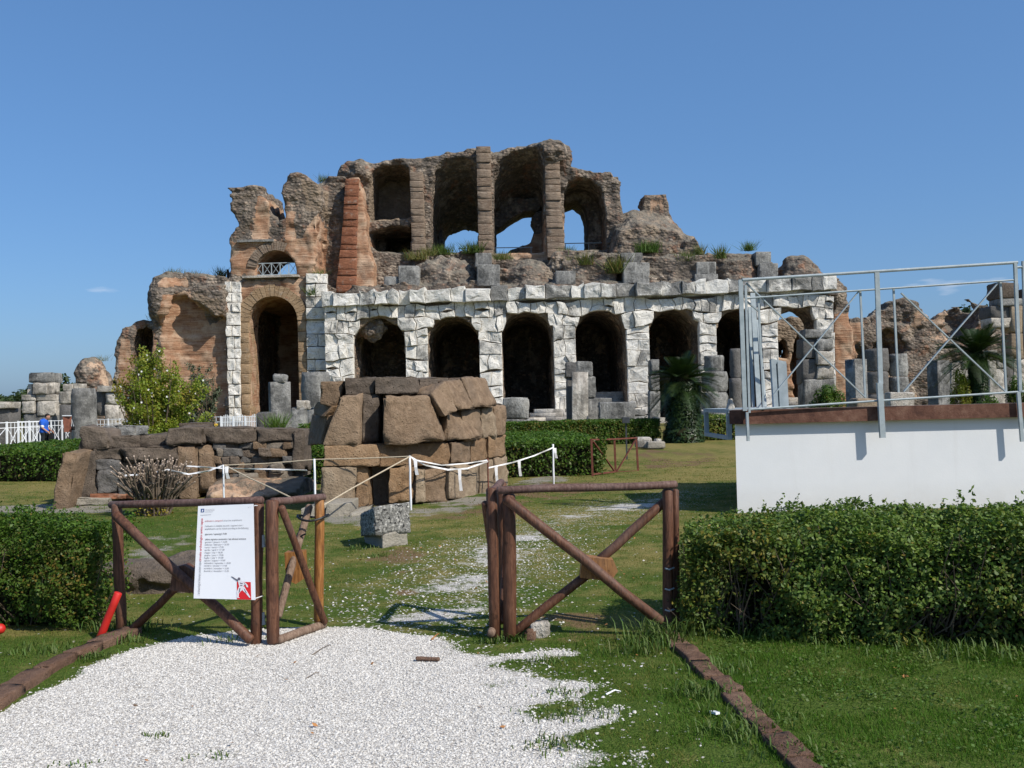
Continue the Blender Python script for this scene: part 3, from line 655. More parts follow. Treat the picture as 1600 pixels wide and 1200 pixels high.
# ------------------------------------------------------------------ the amphitheatre
DA = 72.0                                               # distance of the arcade front
amph = thing('amphitheatre', 'huge ruined Roman amphitheatre of white arches below broken brown brick vaults', 'ruin', tuple(P(800, 640, DA + 4).xy) + (0.0,))
ARCHES = [(553, 634, 497), (669, 749, 494), (785, 865, 487), (900, 979, 484), (1015, 1092, 483), (1120, 1190, 483), (1216, 1275, 481)]
def arch_xz(l, r, crown, d=DA, n=12, zb=-0.2, grow=0.0):
    xl, xr = P(l, 560, d).x - grow, P(r, 560, d).x + grow; zc = P((l + r) / 2, crown, d).z + grow; R = (xr - xl) / 2; cx = (xl + xr) / 2
    return [(xl, zb)] + [(cx - R * math.cos(math.pi * k / n), zc - R + R * math.sin(math.pi * k / n)) for k in range(n + 1)] + [(xr, zb)], (xl, xr, cx, R, zc - R)
OPEN = [arch_xz(*a) for a in ARCHES]
AX0, AX1 = P(509, 560, DA).x, P(1304, 560, DA).x
ZCT = lambda x: 10.45 + 0.006 * x                       # cornice top
ZCB = lambda x: 9.35 + 0.006 * x

def zone_attr(polys_b, polys_p, d):
    qb = [[(p.x, p.z) for p in (P(a, b, d) for a, b in q)] for q in polys_b]
    qp = [[(p.x, p.z) for p in (P(a, b, d) for a, b in q)] for q in polys_p]
    def f(v):
        b = np.zeros(len(v)); p = np.zeros(len(v))
        for q in qb: b = np.maximum(b, sm(sd_poly(v[:, 0], v[:, 2], q), 0.35))
        for q in qp: p = np.maximum(p, sm(sd_poly(v[:, 0], v[:, 2], q), 0.35))
        return {'brick': b, 'plaster': p}
    return f

# backing wall with the barrel vaulted passages
vol = Vol((AX0 - 0.4, DA - 0.4, -0.3), (AX1 + 0.4, DA + 14.5, 11.4), 0.23)
XE = P(1200, 560, DA).x
vol.add(vol.boxf(AX0 + 0.25, XE, DA + 0.1, DA + 14.0, -0.3, 10.3)); vol.add(vol.boxf(XE - .1, AX1 - 0.2, DA + 0.1, DA + 2.6, -0.3, 10.3))
for k, (poly, _) in enumerate(OPEN):
    depth = [9.0, 13.0, 13.4, 13.2, 11.5, 12.0, 20][k]  # passages made deep and closed so the arches stay dark inside
    q = poly
    vol.cut(vol.prism(q, DA - 1, DA + depth))
vol.rough(0.16, 1.1, 3)
arcade = link('arcade_wall', vol.mesh('arcade_wall', lambda v: {'brick': np.where(v[:, 1] > DA + 0.7, 0.36, 0.1), 'plaster': np.where(v[:, 1] > DA + 0.7, 0.2, 0.7)}), M['ruin'], amph)

# white facing stones, course by course
rs = random.Random(5)
def push(p):
    x, z = p
    for poly, (xl, xr, cx, R, zs) in OPEN:
        if xl < x < xr:
            if z > zs:
                dx, dz = x - cx, z - zs; q = math.hypot(dx, dz)
                if q < R: k = (R + rs.uniform(-0.05, 0.03)) / max(q, 1e-3); return (cx + dx * k, zs + dz * k)
            else: return (xl + rs.uniform(-0.06, 0.02), z) if x < cx else (xr + rs.uniform(-0.02, 0.06), z)
    return p
def parea(p): return 0.5 * abs(sum(p[i][0] * p[(i + 1) % len(p)][1] - p[(i + 1) % len(p)][0] * p[i][1] for i in range(len(p))))
NF = 0
rowz = [-0.1, 1.0, 2.1, 3.1, 4.2, 5.25, 6.3, 7.25, 8.25, 9.32]
def zline(r, x):
    if r == 0: return rowz[0]
    return rowz[r] + 0.13 * math.sin(x * 0.63 + r * 1.7) + 0.10 * math.sin(x * 1.9 + r) + 0.05 * math.sin(x * 4.1 + 2 * r)
for r in range(len(rowz) - 1):
    zmid = (rowz[r] + rowz[r + 1]) / 2
    # solid spans at this height
    cuts = [AX0]
    spans = []; x = AX0
    for poly, (xl, xr, cx, R, zs) in OPEN:
        if zmid < zs: a, b = xl, xr
        elif zmid < zs + R * 0.98: q = math.sqrt(R * R - (zmid - zs) ** 2); a, b = cx - q, cx + q
        else: continue
        spans.append((x, a)); x = b
    spans.append((x, AX1))
    for a, b in spans:
        n = max(1, round((b - a) / rs.uniform(0.8, 1.5))); e = [a] + [a + (b - a) * (k + rs.uniform(-0.3, 0.3)) / n for k in range(1, n)] + [b]
        wr_ = 0.0; et = [e[0]] + [q + rs.uniform(-.2, .2) for q in e[1:-1]] + [e[-1]]
        for k in range(n):
            x0, x1 = e[k], e[k + 1]; y0_, y1_ = et[k], et[k + 1]
            g = 0.012; wl_ = wr_
            wr_ = rs.uniform(-.16, .16) if k < n - 1 else 0.0; wl_ = wl_ if k else 0.0
            xm = (x0 + x1) / 2
            poly = [(x0 + g, zline(r, x0) + g), (xm + rs.uniform(-.15, .15), zline(r, xm) + g + rs.uniform(-.03, .05)), (x1 - g, zline(r, x1) + g),
                    (x1 - g + wr_, (zline(r, x1) + zline(r + 1, x1)) / 2),
                    (y1_ - g, zline(r + 1, y1_) - g), ((y0_ + y1_) / 2 + rs.uniform(-.15, .15), zline(r + 1, (y0_ + y1_) / 2) - g + rs.uniform(-.05, .03)), (y0_ + g, zline(r + 1, y0_) - g),
                    (x0 + g + wl_, (zline(r, x0) + zline(r + 1, x0)) / 2)]
            parts_ = [poly]
            if x1 - x0 > .62 and rs.random() < .5:            # broken across
                q = rs.uniform(.35, .65); a_, b_ = poly[7], poly[3]
                if rs.random() < .5: m1 = (lerp(poly[0][0], poly[2][0], q), lerp(poly[0][1], poly[2][1], q)); m2 = (lerp(poly[6][0], poly[4][0], 1 - q), lerp(poly[6][1], poly[4][1], 1 - q)); parts_ = [[poly[0], m1, m2, poly[6], poly[7]], [m1, poly[2], poly[3], poly[4], m2]]
                else: parts_ = [[poly[0], poly[1], poly[2], (b_[0], b_[1] - .01), ((a_[0] + b_[0]) / 2, (a_[1] + b_[1]) / 2 + rs.uniform(-.2, .2)), (a_[0], a_[1] - .01)], [(a_[0], a_[1] + .01), ((a_[0] + b_[0]) / 2, (a_[1] + b_[1]) / 2 + .12), (b_[0], b_[1] + .01), poly[4], poly[5], poly[6]]]
            for poly in parts_:
                poly = [push(p) for p in poly]
                if parea(poly) < 0.10: continue
                v, f = wall_stone(poly, DA - 0.12, 0.45, rs, 0.30, 0.14)
                link('facing_stone', mesh('facing_stone', v, f), M['limestone'], arcade); NF += 1
# cornice of big projecting blocks
corn = link('cornice', MB().box((AX0 + 0.3, DA - 0.2, ZCB(0) + 0.02), (AX1 - 0.2, DA + 1.2, ZCT(0) - 0.3)).mesh('cornice'), M['limestone_dark'], amph)
x = AX0 - 0.15; k = 0; wr_ = 0.0
while x < AX1:
    wd = rs.uniform(0.7, 2.0); x1 = min(x + wd, AX1 + 0.15); pr = rs.choice([-.25, -.05, 0, .1, .15]); t0, t1, t2 = [ZCT(x) + rs.uniform(-0.22, 0.12) for _ in range(3)]; b0, b1 = ZCB(x) + rs.uniform(-0.04, 0.10), ZCB(x) + rs.uniform(-0.04, 0.10)
    wl_ = wr_; wr_ = rs.uniform(-.12, .12); g = .006; xm = (x + x1) / 2
    poly = [(x + g, b0), (xm, (b0 + b1) / 2 + rs.uniform(-.05, .08)), (x1 - g, b1), (x1 - g + wr_, (b1 + t2) / 2), (x1 - g, t2), (xm, t1), (x + g, t0), (x + g + wl_, (b0 + t0) / 2)]
    v, f = wall_stone(poly, DA - .60 - pr, 1.7, rs, 0.22, 0.12); link('cornice_stone', mesh('cornice_stone', v, f), M['limestone_dark'], corn); x = x1; k += 1

# rubble hanging in the crown of the first arch
vol = Vol((P(556, 530, DA).x, DA + 0.3, 6.3), (P(605, 500, DA).x, DA + 2.5, 9.2), 0.1)
vol.add(vol.ell(tuple(P(577, 512, DA + 1.2)), (1.15, 0.9, 1.0))); vol.rough(0.3, 0.5, 12)
link('rubble', vol.mesh('rubble', smooth=False), M['ruin'], amph)

# terrace behind the cornice: mounds of concrete, ashlar blocks
vol = Vol((AX0 - 0.6, DA + 0.6, 9.3), (AX1 + 1.2, DA + 15, 15.5), 0.15)
D1 = DA + 2.0
vol.add(vol.prism([(560, 480), (566, 449), (600, 443), (625, 435), (650, 416), (690, 420), (745, 418), (790, 420), (860, 420), (862, 400), (885, 390), (945, 393), (985, 397), (1050, 400), (1090, 396), (1120, 396), (1128, 391), (1180, 393), (1192, 400), (1215, 410), (1220, 430), (1220, 480)], DA + 2.4, DA + 14, D1))
vol.add(vol.prism([(530, 470), (560, 452), (700, 445), (860, 441), (1000, 440), (1300, 436), (1300, 480), (530, 480)], DA + 1.0, DA + 2.8, D1))
for a, b, top, base, yb in ((642, 752, 401, 452, 1.2), (784, 868, 404, 448, 1.3), (1112, 1188, 392, 440, 1.2), (1212, 1288, 399, 440, 1.0)):
    c = P((a + b) / 2, base, DA + 2.8); rx = (b - a) / 2 * 0.0498; rz = (base - top) * 0.0498
    vol.add(vol.ell((c.x, DA + yb + 2.0, c.z), (rx, 2.0, rz)), 0.3)
for a, b, c_, d_ in ((880, 478, 965, 400), (1000, 470, 1095, 402)):
    q = P(a, b, DA + 2); q2 = P(c_, d_, DA + 2); vol.add(vol.boxf(q.x, q2.x, DA + 1.3, DA + 4, 9.3, q2.z), 0.3)
vol.rough(0.26, 1.0, 4, 3); vol.strata(0.14, 0.6, 71)
link('terrace_rubble', vol.mesh('terrace_rubble', lambda v: {'brick': np.zeros(len(v)), 'plaster': 0.3 + 0 * v[:, 0]}, False), M['ruin'], amph)
for k, (a, b, c_, d_, dd) in enumerate([(622, 415, 655, 452, 1.0), (742, 395, 768, 414, 1.6), (745, 413, 781, 444, .8), (868, 423, 900, 442, .8), (970, 395, 1004, 411, 1.5), (974, 410, 1015, 440, .7),
                                        (1088, 409, 1119, 430, 1.0), (1086, 428, 1122, 440, .8), (1181, 393, 1205, 412, 1.4), (1187, 411, 1216, 434, 1.0), (600, 432, 622, 453, 1.2), (1255, 432, 1292, 444, .8)]):
    q = [(a, b), (c_, b), (c_, d_ + 3), (a, d_ + 3)]
    stone('grey_block', hexa_px(q, DA + dd, DA + dd, 1.3), M['grey_stone'], amph, 4, 0.04, 0.07, k + 50, 0.5)

# upper storey: radial vaults, carved out of one mass
DU = DA + 6.5
vol = Vol((P(492, 450, DU).x, DA + 4.5, 9.4), (P(985, 450, DU).x, DA + 17.5, 23.2), 0.14)
OUT = [(538, 470), (545, 330), (534, 295), (530, 262), (541, 253), (578, 251), (640, 248), (683, 240), (720, 236), (745, 229), (775, 232), (812, 226), (845, 221), (880, 225), (889, 243), (886, 262), (915, 267), (952, 272), (968, 286), (973, 330), (966, 368), (948, 400), (935, 470)]
vol.add(vol.prism(OUT, DU, DU + 9.0, DU))
vol.add(vol.ell(tuple(P(860, 243, DU + 0.2)), (1.7, 1.6, 1.15)), 0.4); vol.add(vol.ell(tuple(P(556, 272, DU)), (1.4, 1.4, 1.1)), 0.4)
vol.rough(0.20, 1.0, 7, 3); vol.strata(0.10, 0.62, 70)
vol.cut(vol.prism([(578, 393), (579, 300), (581, 268), (598, 257), (625, 256), (640, 262), (643, 340), (643, 393)], DU - 1, DU + 4.2, DU, 0.12, DU))
vol.add(vol.prism([(560, 362), (568, 348), (600, 342), (642, 341), (642, 356), (615, 353), (590, 360), (572, 366)], DU - 0.1, DU + 5, DU))
vol.add(vol.prism([(575, 460), (575, 380), (590, 395), (642, 395), (642, 460)], DU - 0.1, DU + 5, DU))
vol.cut(vol.prism([(592, 393), (592, 358), (640, 357), (641, 393)], DU - 1, DU + 7, DU))
FL = P(720, 390, DU).z
def bay(pts, shear, y1, floor_px):
    g = vol.prism(pts, DU - 1.5, DU + y1, DU, shear, DU)
    return np.maximum(g, P(*floor_px, DU).z - vol.Z)
low = lambda pts: pts[:1] + pts[1:-1] + pts[-1:]
vol.cut(bay([(673, 620), (673, 290), (680, 262), (695, 249), (716, 244), (735, 247), (746, 258), (748, 620)], 0.50, 12, (720, 393)))
vol.cut(bay([(771, 620), (771, 268), (785, 246), (803, 234), (822, 229), (840, 234), (849, 248), (853, 620)], 0.40, 12, (800, 395)))
vol.cut(bay([(882, 620), (882, 300), (888, 284), (905, 277), (925, 280), (940, 295), (947, 330), (947, 620)], 0.07, 12, (900, 392)))
# the back: what stays closed, what stays standing behind the openings
def back(pts, y0, y1): vol.add(vol.prism(pts, DU + y0, DU + y1, DU + 8))
back([(640, 400), (640, 300), (688, 300), (694, 385), (698, 400)], 6.5, 9)
back([(785, 410), (800, 396), (828, 386), (836, 366), (829, 350), (836, 340), (860, 330), (870, 410)], 5.5, 9)
back([(914, 405), (914, 352), (908, 335), (896, 326), (880, 330), (872, 300), (960, 290), (960, 405)], 4.5, 9)
back([(760, 372), (765, 320), (850, 315), (842, 336), (818, 338), (799, 348), (782, 362), (770, 368)], 6.0, 9)
vol.rough(0.075, 0.6, 8, 3)
bz = zone_attr([[(790, 400), (835, 350), (880, 330), (880, 410)]], [[(575, 345), (575, 270), (645, 262), (645, 345)]], DU)
link('vault', vol.mesh('vault', bz, smooth=False), M['ruin'], amph)

# brick piers in front of the vaults: courses parted by open joints
def pier(pts_l, pts_r, y_top, y_bot, n, d0, depth, mname, seed):
    """pts_l / pts_r: picture x of the two edges at top and bottom."""
    e = thing_part('brick_pier'); rr = random.Random(seed)
    ys = [y_top + (y_bot - y_top) * (k + (rr.uniform(-.28, .28) if 0 < k < n else 0)) / n for k in range(n + 1)]
    xe = lambda q, y: np.interp(y, [y_top, (y_top + y_bot) / 2, y_bot], q)
    core = MB(); q = [(xe(pts_l, y_top) + 1.2, y_top + 1), (xe(pts_r, y_top) - 1.2, y_top + 1), (xe(pts_r, y_bot) - 1.2, y_bot), (xe(pts_l, y_bot) + 1.2, y_bot)]
    core.hexa(hexa_px(q, d0 + .35, d0 + .35, depth - .5)); ob = core.obj('brick_pier', M['mortar'], amph)
    for k in range(n):
        a, b = ys[k] + rr.uniform(.25, .7), ys[k + 1]
        q = [(xe(pts_l, a) + rr.uniform(-.5, .5), a), (xe(pts_r, a) + rr.uniform(-.5, .5), a), (xe(pts_r, b) + rr.uniform(-.3, .3), b), (xe(pts_l, b) + rr.uniform(-.3, .3), b)]
        dd = d0 + rr.uniform(-.05, .07)
        stone('masonry_course', hexa_px(q, dd, dd, depth), M[mname], ob, 5, 0.03, 0.03, seed * 40 + k, 0.3, False)
def thing_part(n): return None
pier([540, 534, 524], [560, 557, 556], 279, 456, 14, DU - 2.6, 5.5, 'brick_red', 1)
pier([640, 642, 644], [660, 662, 665], 268, 402, 12, DU - 0.9, 3.0, 'brick_brown', 2)
pier([744, 746, 749], [766, 768, 771], 228, 412, 15, DU - 0.9, 3.0, 'brick_brown', 3)
pier([851, 853, 856], [874, 877, 884], 246, 402, 14, DU - 0.9, 3.0, 'brick_brown', 4)
# battered foot and ragged flank of the red pier
vol = Vol((P(520, 460, DU - 3).x, DA + 3.6, 10.0), (P(592, 450, DU - 3).x, DA + 9.5, 20.0), 0.13)
vol.add(vol.prism([(526, 470), (528, 440), (540, 300), (546, 279), (560, 279), (566, 300), (572, 350), (575, 385), (583, 410), (583, 470)], DU - 2.2, DU + 2, DU - 2))
vol.rough(0.14, 1.0, 9, 3)
link('pier_flank', vol.mesh('pier_flank', lambda v: {'brick': 0.85 + 0 * v[:, 0], 'plaster': 0 * v[:, 0]}), M['ruin'], amph)

# sloping mound with a stump of wall
DM = DA + 5.0
vol = Vol((P(940, 440, DM).x, DA + 3.4, 9.6), (P(1110, 430, DM).x, DA + 14, 18.8), 0.14)
vol.add(vol.prism([(946, 470), (946, 375), (958, 343), (985, 326), (1003, 330), (1040, 338), (1062, 352), (1085, 378), (1097, 404), (1100, 470)], DM - 1, DM + 8, DM + 3, -0.5, DM + 3))
vol.f = np.maximum(vol.f, vol.prism([(940, 500), (940, 372), (958, 343), (985, 326), (1045, 335), (1062, 350), (1087, 378), (1098, 404), (1100, 500)], DM - 2, DM + 9, DM + 2.5)).astype(np.float32)
vol.add(vol.prism([(1003, 345), (1005, 305), (1010, 293), (1020, 289), (1032, 292), (1039, 305), (1042, 345)], DM + 3, DM + 6, DM + 3.5), 0.3)
vol.add(vol.prism([(1064, 440), (1066, 375), (1084, 372), (1094, 400), (1096, 440)], DM - 1.5, DM + 2, DM - 1), 0.3)
vol.add(vol.prism([(968, 440), (970, 380), (1000, 376), (1060, 384), (1062, 440)], DM - 1.2, DM + 2, DM - 1), 0.3)
vol.rough(0.20, 0.9, 14, 3); vol.strata(0.12, 0.6, 72)
link('rubble_mound', vol.mesh('rubble_mound', lambda v: {'brick': sm(sd_poly(v[:, 0], v[:, 2], [(p.x, p.z) for p in (P(1012, 340, DM + 3), P(1012, 300, DM + 3), P(1040, 300, DM + 3), P(1040, 340, DM + 3))]), .3) * .55, 'plaster': 0.45 + 0 * v[:, 0]}, False), M['ruin'], amph)

# portal tower to the west of the arcade
DP = DA + 1.4
vol = Vol((P(346, 640, DP).x, DA + 0.6, -0.3), (P(536, 640, DP).x, DA + 15.5, 20.2), 0.17)
vol.add(vol.prism([(352, 690), (354, 440), (362, 420), (358, 372), (372, 352), (363, 325), (360, 294), (385, 289), (408, 291), (414, 312), (424, 336), (436, 344), (447, 340), (443, 300), (441, 284), (452, 271), (476, 272), (496, 288), (501, 312), (494, 335), (490, 440), (512, 446), (512, 690)], DP, DP + 6.5, DP))
vol.add(vol.prism([(484, 690), (486, 320), (497, 292), (520, 280), (540, 280), (545, 690)], DP + 3.5, DP + 8.5, DP + 4))
vol.add(vol.prism([(320, 445), (340, 425), (356, 418), (362, 470), (330, 470)], DP + 2, DP + 6, DP + 2), 0.2)
vol.add(vol.prism([(356, 690), (356, 450), (508, 448), (508, 690)], DP + 2, DP + 13.5, DP))  # unseen mass added behind, closing the doorway passage to keep it dark
vol.rough(0.19, 0.95, 17, 3); vol.strata(0.18, 0.6, 73)
LOWER = arch_xz(390, 467, 463, DP)[0]; UPPER = arch_xz(403, 466, 391, DP)[0]
zl = P(430, 431, DP).z
vol.cut(vol.prism(LOWER, DP - 1, DP + 12.6)); vol.cut(vol.boxf(P(372, 560, DP).x, P(496, 560, DP).x, DP + 2.9, DP + 12.4, -.3, P(430, 470, DP).z))  # room widened out of sight so the doorway looks dark
vol.cut(np.maximum(vol.prism(UPPER, DP - 1, DP + 12), zl - vol.Z))
vol.rough(0.05, 0.6, 18, 3)
ta = zone_attr([[(375, 690), (376, 440), (480, 436), (482, 690)], [(358, 430), (358, 376), (400, 378), (470, 372), (500, 330), (496, 434)], [(395, 375), (400, 300), (420, 310), (420, 375)], [(444, 330), (462, 330), (462, 376), (444, 376)]], [[(478, 330), (470, 280), (500, 285), (500, 330)]], DP)
tower = link('portal_tower', vol.mesh('portal_tower', ta, smooth=False), M['ruin'], amph)
# ashlar brick jambs and ring of the tall doorway, ring of the upper arch
def ring(l, r, crown, d, th, n, mname, y0, y1, a0=0, a1=math.pi, jamb=None):
    _, (xl, xr, cx, R, zs) = arch_xz(l, r, crown, d)
    rr = random.Random(n)
    for k in range(n):
        t0, t1 = a0 + (a1 - a0) * k / n + .006, a0 + (a1 - a0) * (k + 1) / n - .006; th2 = th * rr.uniform(.92, 1.05)
        pt = lambda t, q: (cx - q * math.cos(t), zs + q * math.sin(t))
        a, b, c, e = pt(t0, R), pt(t1, R), pt(t1, R + th2), pt(t0, R + th2); y0k = y0 + rr.uniform(-.05, .05)
        if a[0] > b[0]: a, b, c, e = b, a, e, c
        MB().hexa([(a[0], y0k, a[1]), (b[0], y0k, b[1]), (b[0], y1, b[1]), (a[0], y1, a[1]), (e[0], y0k, e[1]), (c[0], y0k, c[1]), (c[0], y1, c[1]), (e[0], y1, e[1])]).obj('voussoir', M[mname], tower)
    return xl, xr, zs
xl, xr, zs = ring(390, 467, 463, DP, 0.85, 21, 'brick_ochre', DP - 0.22, DP + 0.5)
for side, xa, xb in ((0, xl - 0.62, xl), (1, xr, xr + 0.62)):
    z = -0.2; k = 0
    while z < zs - 0.05:
        h = min(0.78, zs - z)
        c = [(xa, DP - .2, z), (xb, DP - .2, z), (xb, DP + 2.4, z), (xa, DP + 2.4, z), (xa, DP - .2, z + h - .03), (xb, DP - .2, z + h - .03), (xb, DP + 2.4, z + h - .03), (xa, DP + 2.4, z + h - .03)]
        stone('jamb_course', c, M['brick_ochre'], tower, 3, 0.02, 0.03, k + side * 40, 0.4); z += h; k += 1
ring(403, 466, 391, DP, 0.7, 19, 'brick_brown', DP - 0.15, DP + 0.5, 0.15, 2.0)
MB().box((P(381, 434, DP).x, DP - 0.45, zl - 0.16), (P(468, 431, DP).x, DP + 5, zl)).obj('ledge', M['pale_stone'], tower)
MB().box((P(372, 378, DP).x, DP - 0.3, P(390, 377, DP).z - 0.1), (P(428, 378, DP).x, DP + 2, P(390, 377, DP).z + 0.08)).obj('ledge', M['grey_stone'], tower)
# pale ashlar strips on both sides of the doorway
for (pts, seed) in (([(353, 378, 440), (356, 378, 520), (360, 378, 640)], 1), ([(479, 512, 428), (480, 512, 520), (481, 512, 640)], 2)):
    rr = random.Random(seed + 70); y = pts[0][2]
    while y < 640:
        hh = rr.uniform(15, 23); y1 = y + hh; xa = np.interp(y, [p[2] for p in pts], [p[0] for p in pts]); xb = np.interp(y, [p[2] for p in pts], [p[1] for p in pts])
        cutx = [xa, xa + (xb - xa) * rr.uniform(.38, .62), xb] if rr.random() < .75 else [xa, xb]
        for a, b in zip(cutx[:-1], cutx[1:]):
            q = [(a + .4, y + .5), ((a + b) / 2, y + .5 + rr.uniform(-.6, .6)), (b - .4, y + .5), (b - .4 + rr.uniform(-1, 1), (y + y1) / 2), (b - .4, y1 - .4), ((a + b) / 2, y1 - .4 + rr.uniform(-.6, .6)), (a + .4, y1 - .4), (a + .4 + rr.uniform(-1.5, 1), (y + y1) / 2)]
            q = [(p.x, p.z) for p in (P(u, v, DP) for u, v in q)][::-1]
            v, f = wall_stone(q, DP - 0.25, 0.5, rr, 0.22, 0.12)
            link('facing_stone', mesh('facing_stone', v, f), M['limestone'], tower); NF += 1
        y = y1

# western wing: broken side wall with tall brick facing under a torn vault
DW = DA + 1.2
vol = Vol((P(226, 640, DW).x, DA - 0.6, -0.3), (P(366, 640, DW).x, DA + 9, 12.8), 0.13)
vol.add(vol.prism([(247, 690), (248, 560), (240, 515), (235, 482), (239, 458), (250, 432), (275, 425), (330, 428), (352, 432), (360, 440), (360, 690)], DW, DW + 6.5, DW))
vol.add(vol.ell(tuple(P(256, 468, DW)), (1.15, 1.2, 1.9)), 0.4)
vol.add(vol.prism([(300, 466), (308, 450), (352, 446), (356, 490), (345, 496), (325, 482)], DW - 0.9, DW + 1.5, DW), 0.3)
# the niche between, one slanting cheek each side
for j, y in enumerate(vol.ax[1]):
    t = y - DW
    if t < -0.5 or t > 1.2: continue
    xl_, xr_ = P(254 + 30 * max(t, 0), 560, DW).x, P(354, 560, DW).x
    pts = [(p.x, p.z) for p in (P(254 + 34 * max(t, 0), 700, DW), P(253 + 32 * max(t, 0), 520, DW), P(264 + 25 * max(t, 0), 468, DW), P(290 + 8 * max(t, 0), 460, DW), P(312, 480, DW), P(330, 492, DW), P(353 - 3 * max(t, 0), 494, DW), P(354, 700, DW))]
    g = sd_poly(vol.X[:, 0, :], vol.Z[:, 0, :], pts); g = np.maximum(g, t - 0.75)
    vol.f[:, j, :] = np.maximum(vol.f[:, j, :], -g)
vol.rough(0.10, 0.8, 23, 3); vol.strata(0.09, 0.55, 74)
wa = zone_attr([[(251, 700), (251, 500), (262, 462), (300, 456), (318, 492), (322, 510), (352, 490), (358, 700)], [(255, 452), (258, 436), (290, 432), (295, 448)]], [[(300, 490), (305, 458), (352, 470), (352, 494)]], DW)
link('wing_wall', vol.mesh('wing_wall', wa, smooth=False), M['ruin'], amph)

# brick pier with a domed head ending the arcade to the east, orange wall seen through the last arch
vol = Vol((P(1286, 640, DA + 2).x, DA + 1.4, -0.3), (P(1342, 640, DA + 2).x, DA + 7, 11.6), 0.12)
vol.add(vol.prism([(1301, 690), (1303, 480), (1290, 444), (1300, 433), (1314, 436), (1323, 452), (1328, 480), (1333, 540), (1336, 690)], DA + 2, DA + 6, DA + 2)); vol.rough(0.15, 0.9, 31, 3)
link('end_pier', vol.mesh('end_pier', zone_attr([[(1300, 700), (1301, 488), (1340, 488), (1340, 700)]], [], DA + 2)), M['ruin'], amph)
vol = Vol((P(1196, 640, DA + 12).x, DA + 9.6, -0.3), (P(1300, 640, DA + 12).x, DA + 16, 9.6), 0.14)
vol.add(vol.prism([(1190, 690), (1190, 505), (1222, 502), (1240, 496), (1262, 494), (1300, 490), (1300, 690)], DA + 10, DA + 15.5, DA + 10))
vol.cut(vol.prism([(1214, 560), (1216, 536), (1222, 528), (1229, 536), (1231, 560)], DA + 9, DA + 13, DA + 10)); vol.cut(vol.prism([(1236, 570), (1237, 540), (1244, 526), (1256, 530), (1259, 560), (1256, 700), (1252, 700)], DA + 9, DA + 17, DA + 10)); vol.cut(vol.prism([(1216, 700), (1216, 626), (1262, 626), (1262, 700)], DA + 9, DA + 13, DA + 10))
vol.rough(0.2, 1.0, 33, 3)
link('inner_wall', vol.mesh('inner_wall', zone_attr([[(1190, 640), (1190, 560), (1300, 545), (1300, 640)]], [[(1190, 560), (1190, 490), (1300, 480), (1300, 545)]], DA + 10)), M['ruin'], amph)

# steps and plinth along the foot of the arcade
for k, (a, b, y0, y1, z0, z1) in enumerate([(780, 985, -4.4, -1.2, 0, .32), (800, 1010, -3.2, -1.0, .32, .62), (828, 985, -2.0, 3.0, .62, .92), (835, 980, -1.0, 4.5, .92, 1.2), (905, 980, 1.0, 5.0, 1.2, 1.6), (908, 978, 2.0, 6, 1.6, 2.0), (908, 978, 3.0, 7, 2.0, 2.4),
                                            (1000, 1300, -3.6, -0.5, 0, .36), (1218, 1272, -2.8, -.4, .36, .7), (1219, 1272, -1.8, 2, .7, 1.0), (1220, 1270, -.6, 4, 1.0, 1.3), (1221, 1270, .6, 6, 1.3, 1.6), (505, 790, -1.6, -0.3, 0, .35)]):
    xa, xb = P(a, 640, DA + y0).x, P(b, 640, DA + y0).x; n = max(1, round((xb - xa) / 2.4))
    for i in range(n):
        u0, u1 = lerp(xa, xb, i / n) + .015, lerp(xa, xb, (i + 1) / n) - .015
        c = [(u0, DA + y0, z0 - .01), (u1, DA + y0, z0 - .01), (u1, DA + y1, z0 - .01), (u0, DA + y1, z0 - .01), (u0, DA + y0, z1), (u1, DA + y0, z1), (u1, DA + y1, z1), (u0, DA + y1, z1)]
        stone('step_stone', c, M['pale_stone'], amph, 3, 0.03, 0.03, k * 20 + i, 0.6)
# ------------------------------------------------------------------ other ruins
def ruin(name, label, cat, base_px, d, mats_mesh, group=None):
    t = thing(name, label, cat, tuple(P(base_px, 640, d).xy) + (0.0,), group); return t

wl = ruin('ruined_wall', 'tall stub of orange brick wall with a dark torn recess at the west end of the ruins', 'ruin', 212, DA + 1.3, None)
d = DA + 1.3
vol = Vol((P(172, 640, d).x, d - 1, -0.3), (P(254, 640, d).x, d + 6, 9.6), 0.13)
vol.add(vol.prism([(180, 690), (179, 570), (183, 538), (193, 512), (212, 501), (236, 499), (252, 494), (252, 690)], d, d + 5, d))
vol.cut(vol.prism([(207, 690), (205, 540), (207, 520), (214, 512), (230, 510), (238, 512), (240, 690)], d + .3, d + 3.5, d)); vol.cut(vol.prism([(208, 690), (207, 530), (214, 516), (238, 514), (240, 690)], d - 1, d + 2.5, d))
vol.rough(0.16, 1.0, 41, 4)
link('wall', vol.mesh('wall', zone_attr([[(182, 700), (184, 560), (190, 532), (204, 528), (208, 700)], [(236, 590), (236, 515), (246, 515), (246, 590)]], [], d)), M['ruin'], wl)
c = ruin('rubble_boulder', 'round brown lump of brick and concrete rising behind the pale column stump', 'rubble', 143, 64, None)
vol = Vol((P(112, 640, 64).x, 61, -0.3), (P(176, 640, 64).x, 67.5, 5.6), 0.1)
vol.add(vol.ell(tuple(P(143, 581, 64)), (0.98, 1.2, 1.0))); vol.add(vol.prism([(130, 700), (128, 585), (158, 585), (168, 610), (168, 700)], 63.2, 65, 64), 0.5); vol.rough(0.16, 0.8, 44, 4)
link('rubble', vol.mesh('rubble', lambda v: {'brick': 0.4 + 0 * v[:, 0], 'plaster': 0.3 + 0 * v[:, 0]}), M['ruin'], c)
c = ruin('ruined_wall', 'long low reddish mass of crumbling vaults behind the steel railing', 'ruin', 1440, 90, None)
